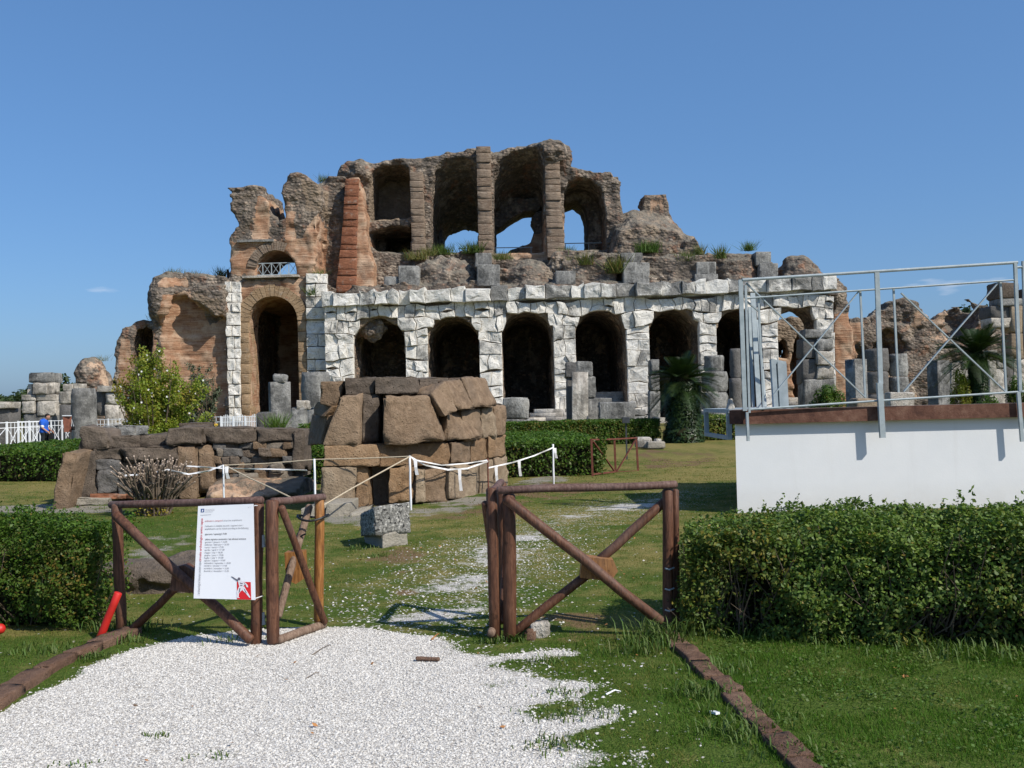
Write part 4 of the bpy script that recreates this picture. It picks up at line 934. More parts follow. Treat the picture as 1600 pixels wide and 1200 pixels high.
vol = Vol((P(1326, 640, 90).x, 87, -0.3), (P(1720, 640, 90).x, 98, 11.2), 0.17)
vol.add(vol.prism([(1330, 690), (1332, 505), (1340, 498), (1352, 497), (1356, 484), (1372, 481), (1380, 470), (1405, 465), (1420, 474), (1430, 492), (1450, 502), (1463, 490), (1482, 471), (1502, 468), (1518, 478), (1545, 481), (1556, 498), (1610, 496), (1710, 500), (1710, 690)], 88.5, 96, 90, 0.25, 88.5))
for (x, y, r) in ((1384, 545, 1.5), (1498, 500, 1.6), (1530, 590, 1.3), (1340, 560, 1.1)): vol.cut(vol.ell(tuple(P(x, y, 89)), (r, 2.2, r * 1.25)))
vol.rough(0.30, 1.3, 47, 3); vol.strata(0.18, 0.7, 75)
link('rubble', vol.mesh('rubble', lambda v: {'brick': 0.30 + 0.28 * v2(v[:, 0], v[:, 2], 2.2, 4), 'plaster': 0.06 + 0.25 * v2(v[:, 0], v[:, 2], 3, 8)}), M['ruin'], c)
c = ruin('ruined_wall', 'orange brick cheek of a broken vault beside the east end of the arcade', 'ruin', 1345, 84, None)
vol = Vol((P(1322, 640, 82).x, 80.5, -0.3), (P(1372, 640, 82).x, 86, 8.4), 0.12)
vol.add(vol.prism([(1325, 690), (1325, 500), (1350, 496), (1362, 500), (1350, 520), (1334, 540), (1334, 690)], 81.5, 85, 82)); vol.rough(0.15, 0.9, 49, 3)
link('wall', vol.mesh('wall', zone_attr([[(1320, 700), (1320, 505), (1345, 505), (1345, 700)]], [], 82)), M['ruin'], c)

def stack(name, label, cat, d, blocks, mat, group=None, thick=1.0, part='block', amp=0.085, rnd=0.08):
    """A pier of separate blocks. blocks: picture boxes (x0, y0, x1, y1[, extra distance, thickness, material])."""
    xs_ = [b[0] for b in blocks] + [b[2] for b in blocks]
    t = thing(name, label, cat, tuple(P(sum(xs_) / len(xs_), 640, d).xy) + (0.0,), group)
    for k, b in enumerate(blocks):
        dd = d + (b[4] if len(b) > 4 else 0); th = b[5] if len(b) > 5 else thick; mm = b[6] if len(b) > 6 else mat
        h = hexa_px([(b[0], b[1]), (b[2], b[1]), (b[2], b[3]), (b[0], b[3])], dd, dd, th)
        stone(part, h, M[mm], t, 5, amp, rnd, int(b[0] * 7 + b[1]) % 997, 0.45)
    return t
def to_ground(x, d): return G_y(x, d)
def G_y(x, d):
    lo, hi = 600.0, 1300.0
    for _ in range(40):
        m = (lo + hi) / 2
        if P(x, m, d).z > 0: lo = m
        else: hi = m
    return lo + 1.0
stack('stone_pier', 'free-standing pier of white weathered blocks with a dark capping at the far west end', 'pier', 58,
      [(44, 582, 82, 598, 0, 1.3, 'grey_stone'), (50, 598, 73, 616, -.15), (73, 598, 82, 616), (43, 600, 50, 616, .3), (33, 617, 55, 626), (57, 616, 87, 626), (33, 627, 54, 646), (57, 627, 87, 650), (36, 646, 88, G_y(60, 58), .1, 1.2, 'grey_stone')], 'pale_stone')
stack('stone_pier', 'pier of pale blocks half hidden by the tall column stump', 'pier', 56,
      [(98, 600, 114, 611), (115, 599, 124, 608), (92, 612, 115, 631), (92, 632, 116, G_y(104, 56), 0, 1.2, 'dark_or_shade_rock')], 'pale_stone')
stack('stone_pier', 'pier of blocks with shaded flank in dark rock standing behind the flowering shrub', 'pier', 58,
      [(152, 603, 186, 612, -.1), (150, 612, 164, 650, .3, .9, 'dark_or_shade_rock'), (164, 613, 186, 632), (163, 633, 186, G_y(170, 58))], 'pale_stone')  # dark rock paints the shaded face of this pier
stack('stone_slab', 'flat pale slab on a dark mound at the far west edge', 'slab', 52, [(-14, 628, 18, 638), (-16, 638, 15, G_y(0, 52), .2, 1.2, 'dark_or_shade_rock')], 'pale_stone')

def drumcol(name, label, d, drums, mat, group=None, n=20, flute=0):
    """Column of drums: (x0, x1, y0, y1[, material])."""
    x0, x1 = drums[0][0], drums[0][1]
    t = thing(name, label, 'column', tuple(P((x0 + x1) / 2, 640, d).xy) + (0.0,), group)
    for k, q in enumerate(drums):
        a, b = P(q[0], q[2], d), P(q[1], q[3], d); cx = (a.x + b.x) / 2; r = (b.x - a.x) / 2; z1, z0 = P((q[0] + q[1]) / 2, q[2], d).z, max(-.02, P((q[0] + q[1]) / 2, q[3], d).z)
        rows = 8; v = []; f = []
        for i in range(rows + 1):
            z = lerp(z0, z1, i / rows); e = 0.93 if i in (0, rows) else 1.0
            for j in range(n): v.append((cx + r * e * math.cos(2 * math.pi * j / n), d + r * e * math.sin(2 * math.pi * j / n), z))
        for i in range(rows):
            for j in range(n): f.append((i * n + j, i * n + (j + 1) % n, (i + 1) * n + (j + 1) % n, (i + 1) * n + j))
        f.append(tuple(rows * n + j for j in range(n)))
        v = np.array(v); nn = vnoise(v + k * 9.1, 0.4, 5 + k) * 0.6 + vnoise(v, 0.15, 8) * 0.4
        v[:, 0] += (v[:, 0] - cx) * nn * 0.08 / max(r, .2); v[:, 1] += (v[:, 1] - d) * nn * 0.08 / max(r, .2); v[:, 2] += nn * 0.03 * (v[:, 2] > z0 + .1)
        link('drum', mesh('drum', v, f, smooth=True), M[q[4] if len(q) > 4 else mat], t)
    return t
drumcol('column_stump', 'tall smooth grey column stump near the man in blue', 46, [(112, 150, 607, G_y(130, 46))], 'grey_stone')
drumcol('column_stump', 'rough grey column stump just beside the dark tall doorway', 50, [(471, 516, 582, 636), (474, 514, 637, G_y(490, 50))], 'grey_stone')
drumcol('column', 'thick weathered column drum with an upper block just east of the cycad', 60, [(1100, 1131, 556, 580), (1096, 1137, 581, 612), (1096, 1137, 613, 640), (1090, 1142, 641, G_y(1115, 60))], 'grey_stone')
drumcol('column', 'dark grey column of drums behind the square pillar', 56, [(1352, 1388, 545, 580, 'dark_or_shade_rock'), (1351, 1388, 581, 615, 'dark_or_shade_rock'), (1351, 1388, 616, G_y(1370, 56), 'dark_or_shade_rock')], 'dark_or_shade_rock')
drumcol('column', 'lighter grey column of drums standing on a white base block', 56, [(1389, 1418, 553, 588), (1389, 1419, 589, 614), (1386, 1424, 615, G_y(1400, 56), 'pale_stone')], 'grey_stone')
drumcol('column', 'dark column standing in for a shaded pier between the cycad and the steel railing', 63, [(1140, 1158, 545, 590, 'dark_or_shade_rock'), (1139, 1160, 591, G_y(1150, 63), 'dark_or_shade_rock')], 'dark_or_shade_rock')  # shade of the pier in this gap is put into the rock colour
def pillar(name, label, d, x0, xm, x1, ytop, mat, mat_top=None, flank=True):
    """Square pillar seen on its corner: a narrow shaded face x0..xm and a lit face xm..x1."""
    t = thing(name, label, 'pillar', tuple(P(xm, 640, d).xy) + (0.0,))
    a, m, b = P(x0, 640, d + .5), P(xm, 640, d), P(x1, 640, d + .3); e = a + b - m
    zt = P(xm, ytop, d).z
    h = [(m.x, m.y, 0), (b.x, b.y, 0), (e.x, e.y, 0), (a.x, a.y, 0), (m.x, m.y, zt), (b.x, b.y, zt), (e.x, e.y, zt), (a.x, a.y, zt)]
    stone('shaft', h, M[mat], t, 6, 0.03, 0.03, int(x0), 0.4)
    return t
pillar('stone_pillar', 'square pale pillar with black shaded side behind the round bush', 40, 1322, 1338, 1357, 561, 'grey_stone')
pillar('stone_pillar', 'square grey pillar standing just before the second cycad', 42, 1450, 1467, 1486, 563, 'grey_stone')
t = pillar('stone_pillar', 'slender grey pillar with a broken lump on its top before the tall doorway', 40, 420, 423, 455, 597, 'grey_stone')
stone('capping', hexa_px([(427, 584), (445, 586), (446, 598), (426, 598)], 40.1, 40.1, .5), M['grey_stone'], t, 5, .09, .2, 3, .3)
stack('stone_block', 'pale broken stones lying between the slender pillar and the rough column stump', 'block', 44, [(464, 626, 478, 640), (455, 638, 476, G_y(466, 44), 0, .7, 'grey_stone')], 'pale_stone')
stack('stone_block', 'dark block added for the shaded hollow at the foot of the slender grey pillar', 'block', 39, [(399, 644, 424, G_y(410, 39))], 'dark_or_shade_rock', None, .6)  # block added where there is only a dark hollow
t = stack('stone_slab', 'white upright slab with a dark stain leaning on a rough pier before the arches', 'slab', 47.5, [(894, 581, 919, G_y(906, 47.5), 0, .35, 'pale_stone')], 'pale_stone', None, .35, 'slab', .02, .03)
stack('stone_pier', 'rough grey pier of blocks standing right behind the white upright slab', 'pier', 48.2, [(884, 566, 900, 590, 0, .9, 'dark_or_shade_rock'), (900, 565, 926, 587), (886, 590, 900, G_y(890, 48.2), .1, .8, 'dark_or_shade_rock'), (900, 588, 931, 622), (900, 622, 934, G_y(920, 48.2))], 'grey_stone')  # dark rock blocks paint the shaded side of slab and pier
stack('stone_block', 'long grey blocks piled in two courses beside the white slab', 'block', 49.5, [(920, 622, 956, 637), (918, 638, 958, 650), (916, 651, 962, G_y(940, 49.5)), (985, 640, 1008, 650), (983, 650, 1010, G_y(1000, 49.5))], 'grey_stone')
stack('gravestone', 'low grey headstone with rounded shoulders behind the clipped hedge', 'gravestone', 47, [(936, 628, 993, G_y(965, 47), 0, .5)], 'grey_stone', None, .5, 'slab', .05, .16)
stack('stone_block', 'upright rough grey stone with a broken edge beside the tuff tomb', 'block', 43, [(786, 622, 826, 655), (788, 655, 834, G_y(810, 43))], 'grey_stone', None, .7)
stack('stone_pier', 'pier of small pale blocks half hidden behind the near cycad', 'pier', 63, [(1016, 562, 1030, 585), (1016, 586, 1031, 610), (1015, 611, 1032, G_y(1023, 63)), (1085, 583, 1096, 612), (1084, 613, 1097, G_y(1090, 63))], 'grey_stone')
stack('stone_pier', 'rough pier of grey and white blocks standing in the last open arch', 'pier', 66,
      [(1258, 514, 1300, 528, 0, 1.5), (1254, 529, 1276, 560, .2, 1.5, 'dark_or_shade_rock'), (1276, 529, 1302, 548), (1277, 549, 1303, 570, -.2, 1.5, 'pale_stone'), (1254, 561, 1276, 600, .2, 1.5, 'dark_or_shade_rock'), (1277, 571, 1304, 592, 0, 1.5, 'pale_stone'), (1256, 593, 1304, G_y(1280, 66))], 'grey_stone', None, 1.4, 'block', .09)  # dark low-x blocks put this pier's shaded side into the rock colour
stack('stone_block', 'low brown block lying beside the square pale pillar', 'block', 30, [(1338, 623, 1374, G_y(1356, 30))], 'tuff_pale', None, .8, 'block', .05, .12)
stack('stone_block', 'white squared block on the grass behind the railing', 'block', 45, [(1391, 613, 1430, G_y(1410, 45))], 'pale_stone', None, .8)
stack('stone_pier', 'pier of white and grey blocks behind the second cycad', 'pier', 60, [(1544, 548, 1558, 562), (1558, 552, 1570, 575), (1543, 563, 1557, 590), (1546, 576, 1572, G_y(1560, 60)), (1487, 566, 1502, 578), (1503, 563, 1520, 577), (1486, 578, 1521, G_y(1505, 60))], 'pale_stone')
stack('stone_pier', 'tall pier with a dark round head and grey blocks at the eastern edge', 'pier', 62,
      [(1560, 441, 1592, 466, 0, 1.6, 'tuff_dark'), (1562, 466, 1598, 478, 0, 1.5, 'grey_stone'), (1547, 478, 1578, 497, .2, 1.5, 'dark_or_shade_rock'), (1549, 497, 1580, 512, .1, 1.5, 'pale_stone'), (1580, 478, 1598, 520, 0, 1.4, 'tuff_pale'), (1580, 521, 1599, 560, 0, 1.4, 'tuff_pale'), (1566, 557, 1584, G_y(1575, 62), 0, 1.4, 'dark_or_shade_rock'), (1584, 561, 1602, G_y(1590, 62)), (1600, 450, 1640, G_y(1620, 62), .5, 1.4, 'tuff_dark')], 'pale_stone', None, 1.4, 'block', .1, .1)
stack('stone_block', 'two pale broken blocks lying on the grass in front of the near cycad', 'block', 32.5, [(995, 684, 1018, 700, 0, .5), (1012, 690, 1040, 701, -.3, .5, 'soft_stone'), (1024, 686, 1034, 691, -.1, .3)], 'pale_stone', None, .5, 'block', .05, .14)

# ------------------------------------------------------------------ the tuff tomb
tomb = thing('stone_tomb', 'massive ruined tomb of big brown tuff blocks in the middle of the lawn', 'tomb', tuple(P(640, 760, 16.6).xy) + (0.0,))
def td(x): return float(np.interp(x, [480, 500, 600, 695, 795], [17.2, 15.35, 15.75, 16.35, 19.2]))
def tstone(q, mat, off=0.0, th=0.8, amp=0.07, rnd=0.06, n=11):
    q = [(q[0][0] - .9, q[0][1] - .9), (q[1][0] + .9, q[1][1] - .9), (q[2][0] + .9, q[2][1] + .9), (q[3][0] - .9, q[3][1] + .9)]
    xa = (q[0][0] + q[3][0]) / 2; xb = (q[1][0] + q[2][0]) / 2; da, db = td(xa) + off, td(xb) + off
    dirn = Vector((0, 1, 0)) if xb < 700 else Vector((-0.62, 0.78, 0))
    if xb < 530 and off >= .3: dirn = Vector((0.5, 0.86, 0))
    stone('stone', hexa_px(q, da, db, th, dirn), M[mat], tomb, n, amp, rnd, int(q[0][0] * 3 + q[0][1]) % 991, 0.34, False)
R4 = lambda a, b, c, e: [(a, b), (c, b), (c, e), (a, e)]
for q, mat, off in [
    ([(541, 592), (585, 590), (583, 614), (540, 616)], 'tuff_dark', .35), ([(586, 590), (650, 590), (656, 614), (584, 616)], 'tuff_dark', .2), ([(657, 593), (700, 591), (703, 610), (656, 611)], 'tuff_dark', .5),
    ([(722, 591), (758, 591), (781, 634), (742, 636)], 'tuff', .0), ([(696, 596), (722, 593), (742, 636), (716, 640)], 'tuff', .05), ([(673, 616), (694, 598), (714, 640), (697, 650)], 'tuff', -.12),
    ([(503, 598), (538, 597), (522, 634), (500, 630)], 'tuff', .5), ([(496, 628), (521, 635), (506, 650), (490, 646)], 'tuff_orange', .45), ([(488, 645), (512, 650), (500, 694), (483, 694)], 'tuff', .5),
    ([(533, 618), (560, 617), (560, 694), (506, 694)], 'tuff', .0), ([(568, 617), (590, 620), (591, 692), (567, 692)], 'tuff_dark', .32),
    ([(599, 619), (668, 620), (692, 688), (600, 694)], 'tuff', -.12), ([(700, 648), (718, 641), (754, 683), (699, 689)], 'tuff', .0), ([(719, 641), (750, 638), (754, 684), (730, 688)], 'tuff', .0), ([(752, 637), (769, 635), (774, 682), (755, 684)], 'tuff_pale', .05), ([(771, 635), (789, 634), (790, 677), (775, 680)], 'tuff', .0),
    ([(505, 697), (588, 695), (594, 728), (505, 728)], 'tuff_orange', .0), ([(591, 695), (698, 692), (703, 726), (596, 728)], 'tuff_orange', .05), ([(707, 693), (735, 690), (736, 722), (706, 722)], 'tuff', .0), ([(737, 690), (762, 684), (764, 718), (737, 722)], 'tuff_orange', .0), ([(764, 683), (790, 680), (791, 711), (765, 716)], 'tuff_orange', .0),
    ([(502, 730), (557, 729), (553, 797), (501, 795)], 'tuff_pale', .0), ([(560, 730), (573, 732), (575, 798), (555, 798)], 'tuff_orange', .1), ([(577, 730), (606, 729), (606, 772), (578, 772)], 'tuff_pale', .7), ([(608, 730), (644, 730), (644, 787), (607, 787)], 'tuff_orange', .1), ([(647, 731), (700, 729), (700, 783), (649, 786)], 'tuff', .1), ([(650, 733), (663, 733), (664, 784), (650, 785)], 'tuff_pale', .04),
    ([(704, 729), (748, 725), (749, 777), (703, 779)], 'tuff_pale', .0), ([(751, 722), (771, 718), (772, 768), (751, 772)], 'tuff_pale', .0), ([(774, 716), (793, 711), (795, 760), (774, 764)], 'tuff_pale', .0)]:
    tstone(q, mat, off)
base = MB(); base.hexa(hexa_px([(512, 640), (690, 626), (690, 790), (512, 795)], 16.1, 16.75, 1.6)); base.hexa(hexa_px([(545, 602), (668, 602), (690, 700), (520, 700)], 16.35, 16.8, 1.8)); base.hexa(hexa_px([(712, 645), (780, 645), (780, 760), (712, 770)], 17.6, 19.6, .9, (-.6, .8, 0)))
base.obj('core', M['mortar'], tomb)
for q in ([(510, 787), (546, 786), (546, 816), (507, 815)], [(546, 803), (566, 800), (566, 816), (546, 816)], [(470, 795), (507, 790), (507, 812), (470, 814)]):
    stone('base_slab', hexa_px(q, 14.6, 14.8, 1.2), M['soft_stone'], tomb, 5, .03, .06, int(q[0][0]), .3)

# ------------------------------------------------------------------ the low broken wall
low_wall = thing('low_wall', 'low broken wall of dark rough stones running towards the tomb', 'wall', tuple(P(280, 740, 18.4).xy) + (0.0,))
def wd(x): return float(np.interp(x, [80, 475], [17.5, 19.0]))
def lstone(q, mat, off=0.0, th=0.7, amp=0.085, rnd=0.11, n=8, nm='stone'):
    q = [(q[0][0] - .9, q[0][1] - .9), (q[1][0] + .9, q[1][1] - .9), (q[2][0] + .9, q[2][1] + .9), (q[3][0] - .9, q[3][1] + .9)]
    xa = (q[0][0] + q[3][0]) / 2; xb = (q[1][0] + q[2][0]) / 2
    stone(nm, hexa_px(q, wd(xa) + off, wd(xb) + off, th), M[mat], low_wall, n, amp, rnd, int(q[0][0] * 3 + q[0][1]) % 983, 0.28, False)
for q, mat, off in [
    ([(128, 668), (165, 672), (171, 700), (121, 705)], 'tuff_dark', -.1), ([(172, 683), (215, 682), (217, 698), (171, 700)], 'tuff_dark', .1), ([(216, 681), (262, 679), (262, 696), (218, 699)], 'tuff_dark', .1),
    ([(263, 670), (318, 668), (318, 694), (262, 695)], 'tuff_dark', -.15), ([(319, 669), (400, 669), (400, 690), (320, 692)], 'tuff_dark', -.05), ([(401, 670), (470, 672), (470, 690), (402, 690)], 'tuff_dark', -.05), ([(280, 662), (314, 662), (316, 670), (277, 671)], 'tuff_dark', .2), ([(160, 667), (210, 667), (210, 680), (164, 681)], 'grey_stone', 1.0),
    ([(149, 703), (188, 702), (188, 717), (147, 718)], 'tuff_dark', -.05), ([(145, 719), (183, 718), (184, 734), (146, 735)], 'dark_or_shade_rock', -.05), ([(189, 701), (278, 698), (277, 716), (190, 722)], 'tuff_dark', -.1), ([(184, 723), (236, 722), (236, 740), (186, 738)], 'tuff', .1),
    ([(114, 706), (146, 706), (149, 778), (112, 778)], 'tuff_dark', -.1), ([(98, 706), (119, 708), (104, 797), (81, 796)], 'tuff', -.55),
    ([(150, 737), (185, 736), (185, 771), (150, 771)], 'dark_or_shade_rock', -.1), ([(187, 744), (232, 742), (232, 772), (187, 772)], 'dark_or_shade_rock', -.1), ([(233, 742), (276, 740), (278, 772), (233, 772)], 'dark_or_shade_rock', -.05),
    ([(277, 698), (306, 696), (307, 778), (279, 778)], 'tuff', -.1), ([(308, 697), (330, 698), (338, 771), (308, 772)], 'tuff', -.05), ([(237, 722), (276, 718), (276, 740), (238, 741)], 'tuff_dark', 0),
    ([(458, 674), (474, 675), (475, 736), (456, 736)], 'tuff_dark', -.1), ([(112, 779), (170, 779), (170, 790), (110, 790)], 'soft_stone', -.25)]:
    lstone(q, mat, off)
rs = random.Random(3)
y = 692.0; row = 0
while y < 742:
    h = rs.uniform(8, 14); x = 332 + (6 if row % 2 else 0) + (y - 692) * .1
    while x < 455:
        ww = rs.uniform(9, 30); x1 = min(x + ww, 457)
        lstone([(x + .2 + rs.uniform(-1, 1), y + .2 + rs.uniform(-1.8, 1.2)), (x1 - .2 + rs.uniform(-1, 1), y + .2 + rs.uniform(-1.8, 1.2)), (x1 - .2 + rs.uniform(-1, 1), y + h - .2 + rs.uniform(-.5, 1)), (x + .2 + rs.uniform(-1, 1), y + h - .2 + rs.uniform(-.5, 1))], rs.choice(['tuff_dark', 'tuff_dark', 'tuff', 'dark_or_shade_rock', 'mortar']), rs.uniform(-.11, .06), .5, .07, .13, 6); x = x1
    y += h; row += 1
x = 141
while x < 232:
    x1 = x + rs.uniform(13, 24); lstone([(x + .4, 772.5), (x1 - .4, 772.5), (x1 - .4, 779), (x + .4, 779)], 'brick_red', -.12, .5, .015, .05, 3, 'brick'); x = x1
b = MB(); b.hexa(hexa_px([(125, 690), (270, 684), (270, 780), (118, 782)], wd(120) + .15, wd(270) + .15, .8)); b.hexa(hexa_px([(268, 676), (470, 678), (472, 745), (268, 776)], wd(268) + .15, wd(472) + .15, .8)); b.obj('core', M['mortar'], low_wall)
vol = Vol((P(320, 770, 17.6).x, 16.6, -.1), (P(480, 770, 19).x, 19.8, .8), 0.05)
for k in range(12):
    p = P(340 + k * 11, 760 - k * .6, 18.3); vol.add(vol.ell((p.x, 18.5 + k * .05, 0.05), (.45, 0.9, .27 - .008 * k)), .1)
vol.rough(.05, .4, 51, 3)
link('brick_footing', vol.mesh('brick_footing', lambda v: {'brick': .5 + 0 * v[:, 0], 'plaster': .55 + 0 * v[:, 0]}), M['ruin'], low_wall)

# single stones on the lawn
t = thing('stone_block', 'dark speckled square block tilted on a smaller grey plinth before the tomb', 'block', tuple(G(602, 852).xy) + (0.0,))
a, m_, b_ = P(562, 826, 11.55), P(587, 840, 11.15), P(640, 832, 11.4)
def corner_block(pa, pm, pb, ztop_a, ztop_m, ztop_b, z0a, z0m, z0b):
    e = pa + pb - pm
    return [(pm.x, pm.y, z0m), (pb.x, pb.y, z0b), (e.x, e.y, (z0a + z0b) / 2), (pa.x, pa.y, z0a), (pm.x, pm.y, ztop_m), (pb.x, pb.y, ztop_b), (e.x, e.y, (ztop_a + ztop_b) / 2), (pa.x, pa.y, ztop_a)]
zt = P(600, 789, 11.3).z
h = corner_block(P(562, 800, 11.75), P(585, 800, 11.2), P(640, 800, 11.5), P(563, 803, 11.75).z, P(586, 791, 11.2).z, P(640, 785, 11.5).z, P(566, 839, 11.75).z, P(588, 838, 11.2).z, P(640, 832, 11.5).z)
stone('block', h, M['speckled_stone'], t, 9, .035, .05, 5, .12)
h = corner_block(P(570, 820, 11.8), P(597, 820, 11.25), P(636, 820, 11.5), .16, .16, .19, -.02, -.02, -.02)
stone('plinth', h, M['soft_stone'], t, 6, .03, .08, 8, .15)
t = thing('rock', 'flat brown boulder lying behind the sign fence', 'rock', tuple(G(235, 925).xy) + (0.0,))
c0 = G(235, 928); vol = Vol((c0.x - .7, c0.y - .5, -.05), (c0.x + .75, c0.y + .9, .42), 0.025)
vol.add(vol.boxf(c0.x - .42, c0.x + .3, c0.y, c0.y + .5, -.1, .2)); vol.add(vol.ell((c0.x, c0.y + .25, .15), (.5, .4, .11)), .08); vol.rough(.06, .35, 55, 4, (1, 1, .5))
link('rock', vol.mesh('rock'), M['tuff_dark'], t)

# kerbs of rough brown stone along the gravel
def kerb(label, pts, wpx_m, hgt, seed):
    t = thing('kerb', label, 'kerb', tuple(G(*pts[0]).xy) + (0.0,)); rr = random.Random(seed)
    pp = [G(*p) for p in pts]; Ls = [0]
    for a, b in zip(pp[:-1], pp[1:]): Ls.append(Ls[-1] + (b - a).length)
    s = 0
    at = lambda q: Vector((np.interp(q, Ls, [p.x for p in pp]), np.interp(q, Ls, [p.y for p in pp]), 0))
    k = 0
    while s < Ls[-1] - .1:
        l = rr.uniform(.24, .42); e = min(s + l, Ls[-1]); a, b = at(s + .008), at(e - .008); dr = (b - a).normalized(); sd = Vector((-dr.y, dr.x, 0)) * wpx_m * rr.uniform(.42, .56); hh = hgt * rr.uniform(.8, 1.15); off = sd * rr.uniform(-.25, .25)
        a += off; b += off; up = Vector((0, 0, hh)); dn = Vector((0, 0, -.06))
        stone('kerb_stone', [a - sd + dn, a + sd + dn, b + sd + dn, b - sd + dn, a - sd + up, a + sd + up, b + sd + up, b - sd + up], M['kerb_stone'], t, 6, .022, .1, seed * 50 + k, .12); s = e; k += 1
kerb('brown stone kerb between the gravel and the lawn below the dense hedge', [(1045, 992), (1085, 1030), (1145, 1090), (1195, 1142), (1245, 1190), (1330, 1275)], .13, .04, 2)
kerb('rounded brown stone kerb beside the gravel at the red pipe', [(-160, 1215), (0, 1095), (90, 1041), (165, 1009), (212, 990)], .14, .055, 3)

# ------------------------------------------------------------------ white building with the steel railing
BD = 13.8
bld = thing('white_building', 'low white plastered building with brown coping and a galvanised steel railing', 'building', (5.5, 15.0, 0.0))
xl = P(1150, 720, BD).x; ZT = P(1148, 641, BD - .1).z; ZB = P(1148, 663, BD - .1).z
wv = MB(); wv.hexa([(xl, BD, -.1), (13, BD, -.1), (13, 18, -.1), (xl + 1.25, 18, -.1), (xl, BD, ZB + .02), (13, BD, ZB + .02), (13, 18, ZB + .02), (xl + 1.25, 18, ZB + .02)]); wv.obj('wall', M['white_plaster'], bld)
xc = P(1143, 650, BD - .1).x
cm = MB(); cm.add([(xc, BD + .04, ZB), (xc + .13, BD - .11, ZB), (13, BD - .11, ZB), (13, BD + .32, ZB), (xc + .10, BD + .32, ZB), (xc, BD + .04, ZT), (xc + .13, BD - .11, ZT), (13, BD - .11, ZT), (13, BD + .32, ZT), (xc + .10, BD + .32, ZT)],
    [(4, 3, 2, 1, 0), (5, 6, 7, 8, 9), (0, 1, 6, 5), (1, 2, 7, 6), (2, 3, 8, 7), (3, 4, 9, 8), (4, 0, 5, 9)])
cm.hexa([(xc + .1, BD + .325, ZB), (xc + .42, BD + .325, ZB), (xc + 1.6, 18, ZB), (xc + 1.28, 18, ZB), (xc + .1, BD + .325, ZT), (xc + .42, BD + .325, ZT), (xc + 1.6, 18, ZT), (xc + 1.28, 18, ZT)])
cm.obj('coping', M['coping'], bld)
rail = MB().tube([P(1160, 437.5, BD - .16), P(1372, 424, BD - .16), P(1590, 410, BD - .16)], .022, 8).obj('railing', M['galvanised'], bld)
DR = BD - .16
def rb(nm, a, b, wx=.018, wy=.018, dd=0.0): return bar(P(*a, DR + dd), P(*b, DR + dd), wx, wy).obj(nm, M['galvanised'], rail)
rb('post', (1370, 425), (1376, 600), .032, .016); rb('post', (1374, 598), (1379, 684), .038, .028, -.02)
rb('post', (1157, 437), (1164, 642), .030, .012); rb('post', (1165, 446), (1171, 645), .016, .014); rb('post', (1167, 644), (1169, 689), .017, .028, -.02); rb('post', (1586, 411), (1594, 612), .022, .02); rb('post', (1591, 612), (1597, 690), .024, .02)
rb('post', (1599, 408), (1606, 612), .022, .02)
for k in range(3):
    rx = P(1599, 500, DR).x + 2.05 * (k + 1); zt_r = P(1599, 408, DR).z; bar((rx, DR, ZT - .4), (rx, DR, zt_r), .03, .02).obj('post', M['galvanised'], rail); bar((rx - 2.0, DR, ZT + .2), (rx - .05, DR, zt_r - .3), .017, .008).obj('brace', M['galvanised'], rail); bar((rx - .05, DR + .03, ZT + .2), (rx - 2.0, DR + .03, zt_r - .3), .017, .008).obj('brace', M['galvanised'], rail)
for zz_ in (P(1599, 409, DR).z, P(1599, 613, DR).z): MB().tube([(P(1700, 500, DR).x, DR, zz_), (P(1599, 500, DR).x + 6.15, DR, zz_)], .018, 6).obj('rail', M['galvanised'], rail)
MB().tube([P(1166, 466, DR), P(1372, 452, DR), P(1586, 437.5, DR)], .015, 6).obj('rail', M['galvanised'], rail)
MB().tube([P(1170, 640, DR), P(1376, 626, DR), P(1597, 612, DR)], .017, 6).obj('rail', M['galvanised'], rail)
MB().tube([P(1586, 418, DR), P(1700, 411, DR)], .02, 6).obj('rail', M['galvanised'], rail); MB().tube([P(1596, 612, DR), P(1700, 606, DR)], .017, 6).obj('rail', M['galvanised'], rail)
for a, b in (((1344, 453), (1352, 622)), ((1396, 450), (1404, 613)), ((1563, 439), (1572, 613)), ((1185, 465), (1193, 640))): rb('post', a, b, .013, .013, .05)
for a, b in (((1176, 452), (1352, 621)), ((1342, 455), (1208, 618)), ((1408, 458), (1571, 612)), ((1560, 441), (1412, 612))): rb('brace', a, b, .017, .008, .03)
for a, b, w_ in (((1166, 442), (1186, 462), .02), ((1166, 470), (1187, 488), .018)): rb('brace', a, b, w_, .01, .06)
ld = MB(); zz_ = P(1137, 642, 14.6).z; x0 = P(1136, 642, 14.4).x
ld.box((x0, 14.4, ZT - .05), (x0 + 1.0, 16.2, ZT + .01)); ld.box((x0, 14.42, ZT - .45), (x0 + .07, 14.49, ZT - .05)); ld.box((x0, 16.1, ZT - .45), (x0 + .07, 16.17, ZT - .05)); ld.box((x0, 14.49, ZT - .45), (x0 + .06, 16.1, ZT - .39))
ld.obj('landing', M['galvanised'], bld)
for k, (a, b, w_) in enumerate((((1176, 458), (1186, 638), .035), ((1171, 480), (1177, 636), .02), ((1184, 500), (1196, 636), .02))):
    tag(bar(P(*a, 14.35 + k * .12), P(*b, 14.0 + k * .05), w_, .012).obj('steel_plank', M['galvanised'], None), ['broad pale steel plank leaning behind the first railing post', 'narrow steel strip leaning nearest to the corner post', 'thin steel strip leaning beside the broad plank'][k], 'plank', None)
fr = thing('metal_doorway', 'upright grey metal doorway standing on the white building roof', 'doorway', tuple(P(1215, 640, 15).xy) + (ZT,))
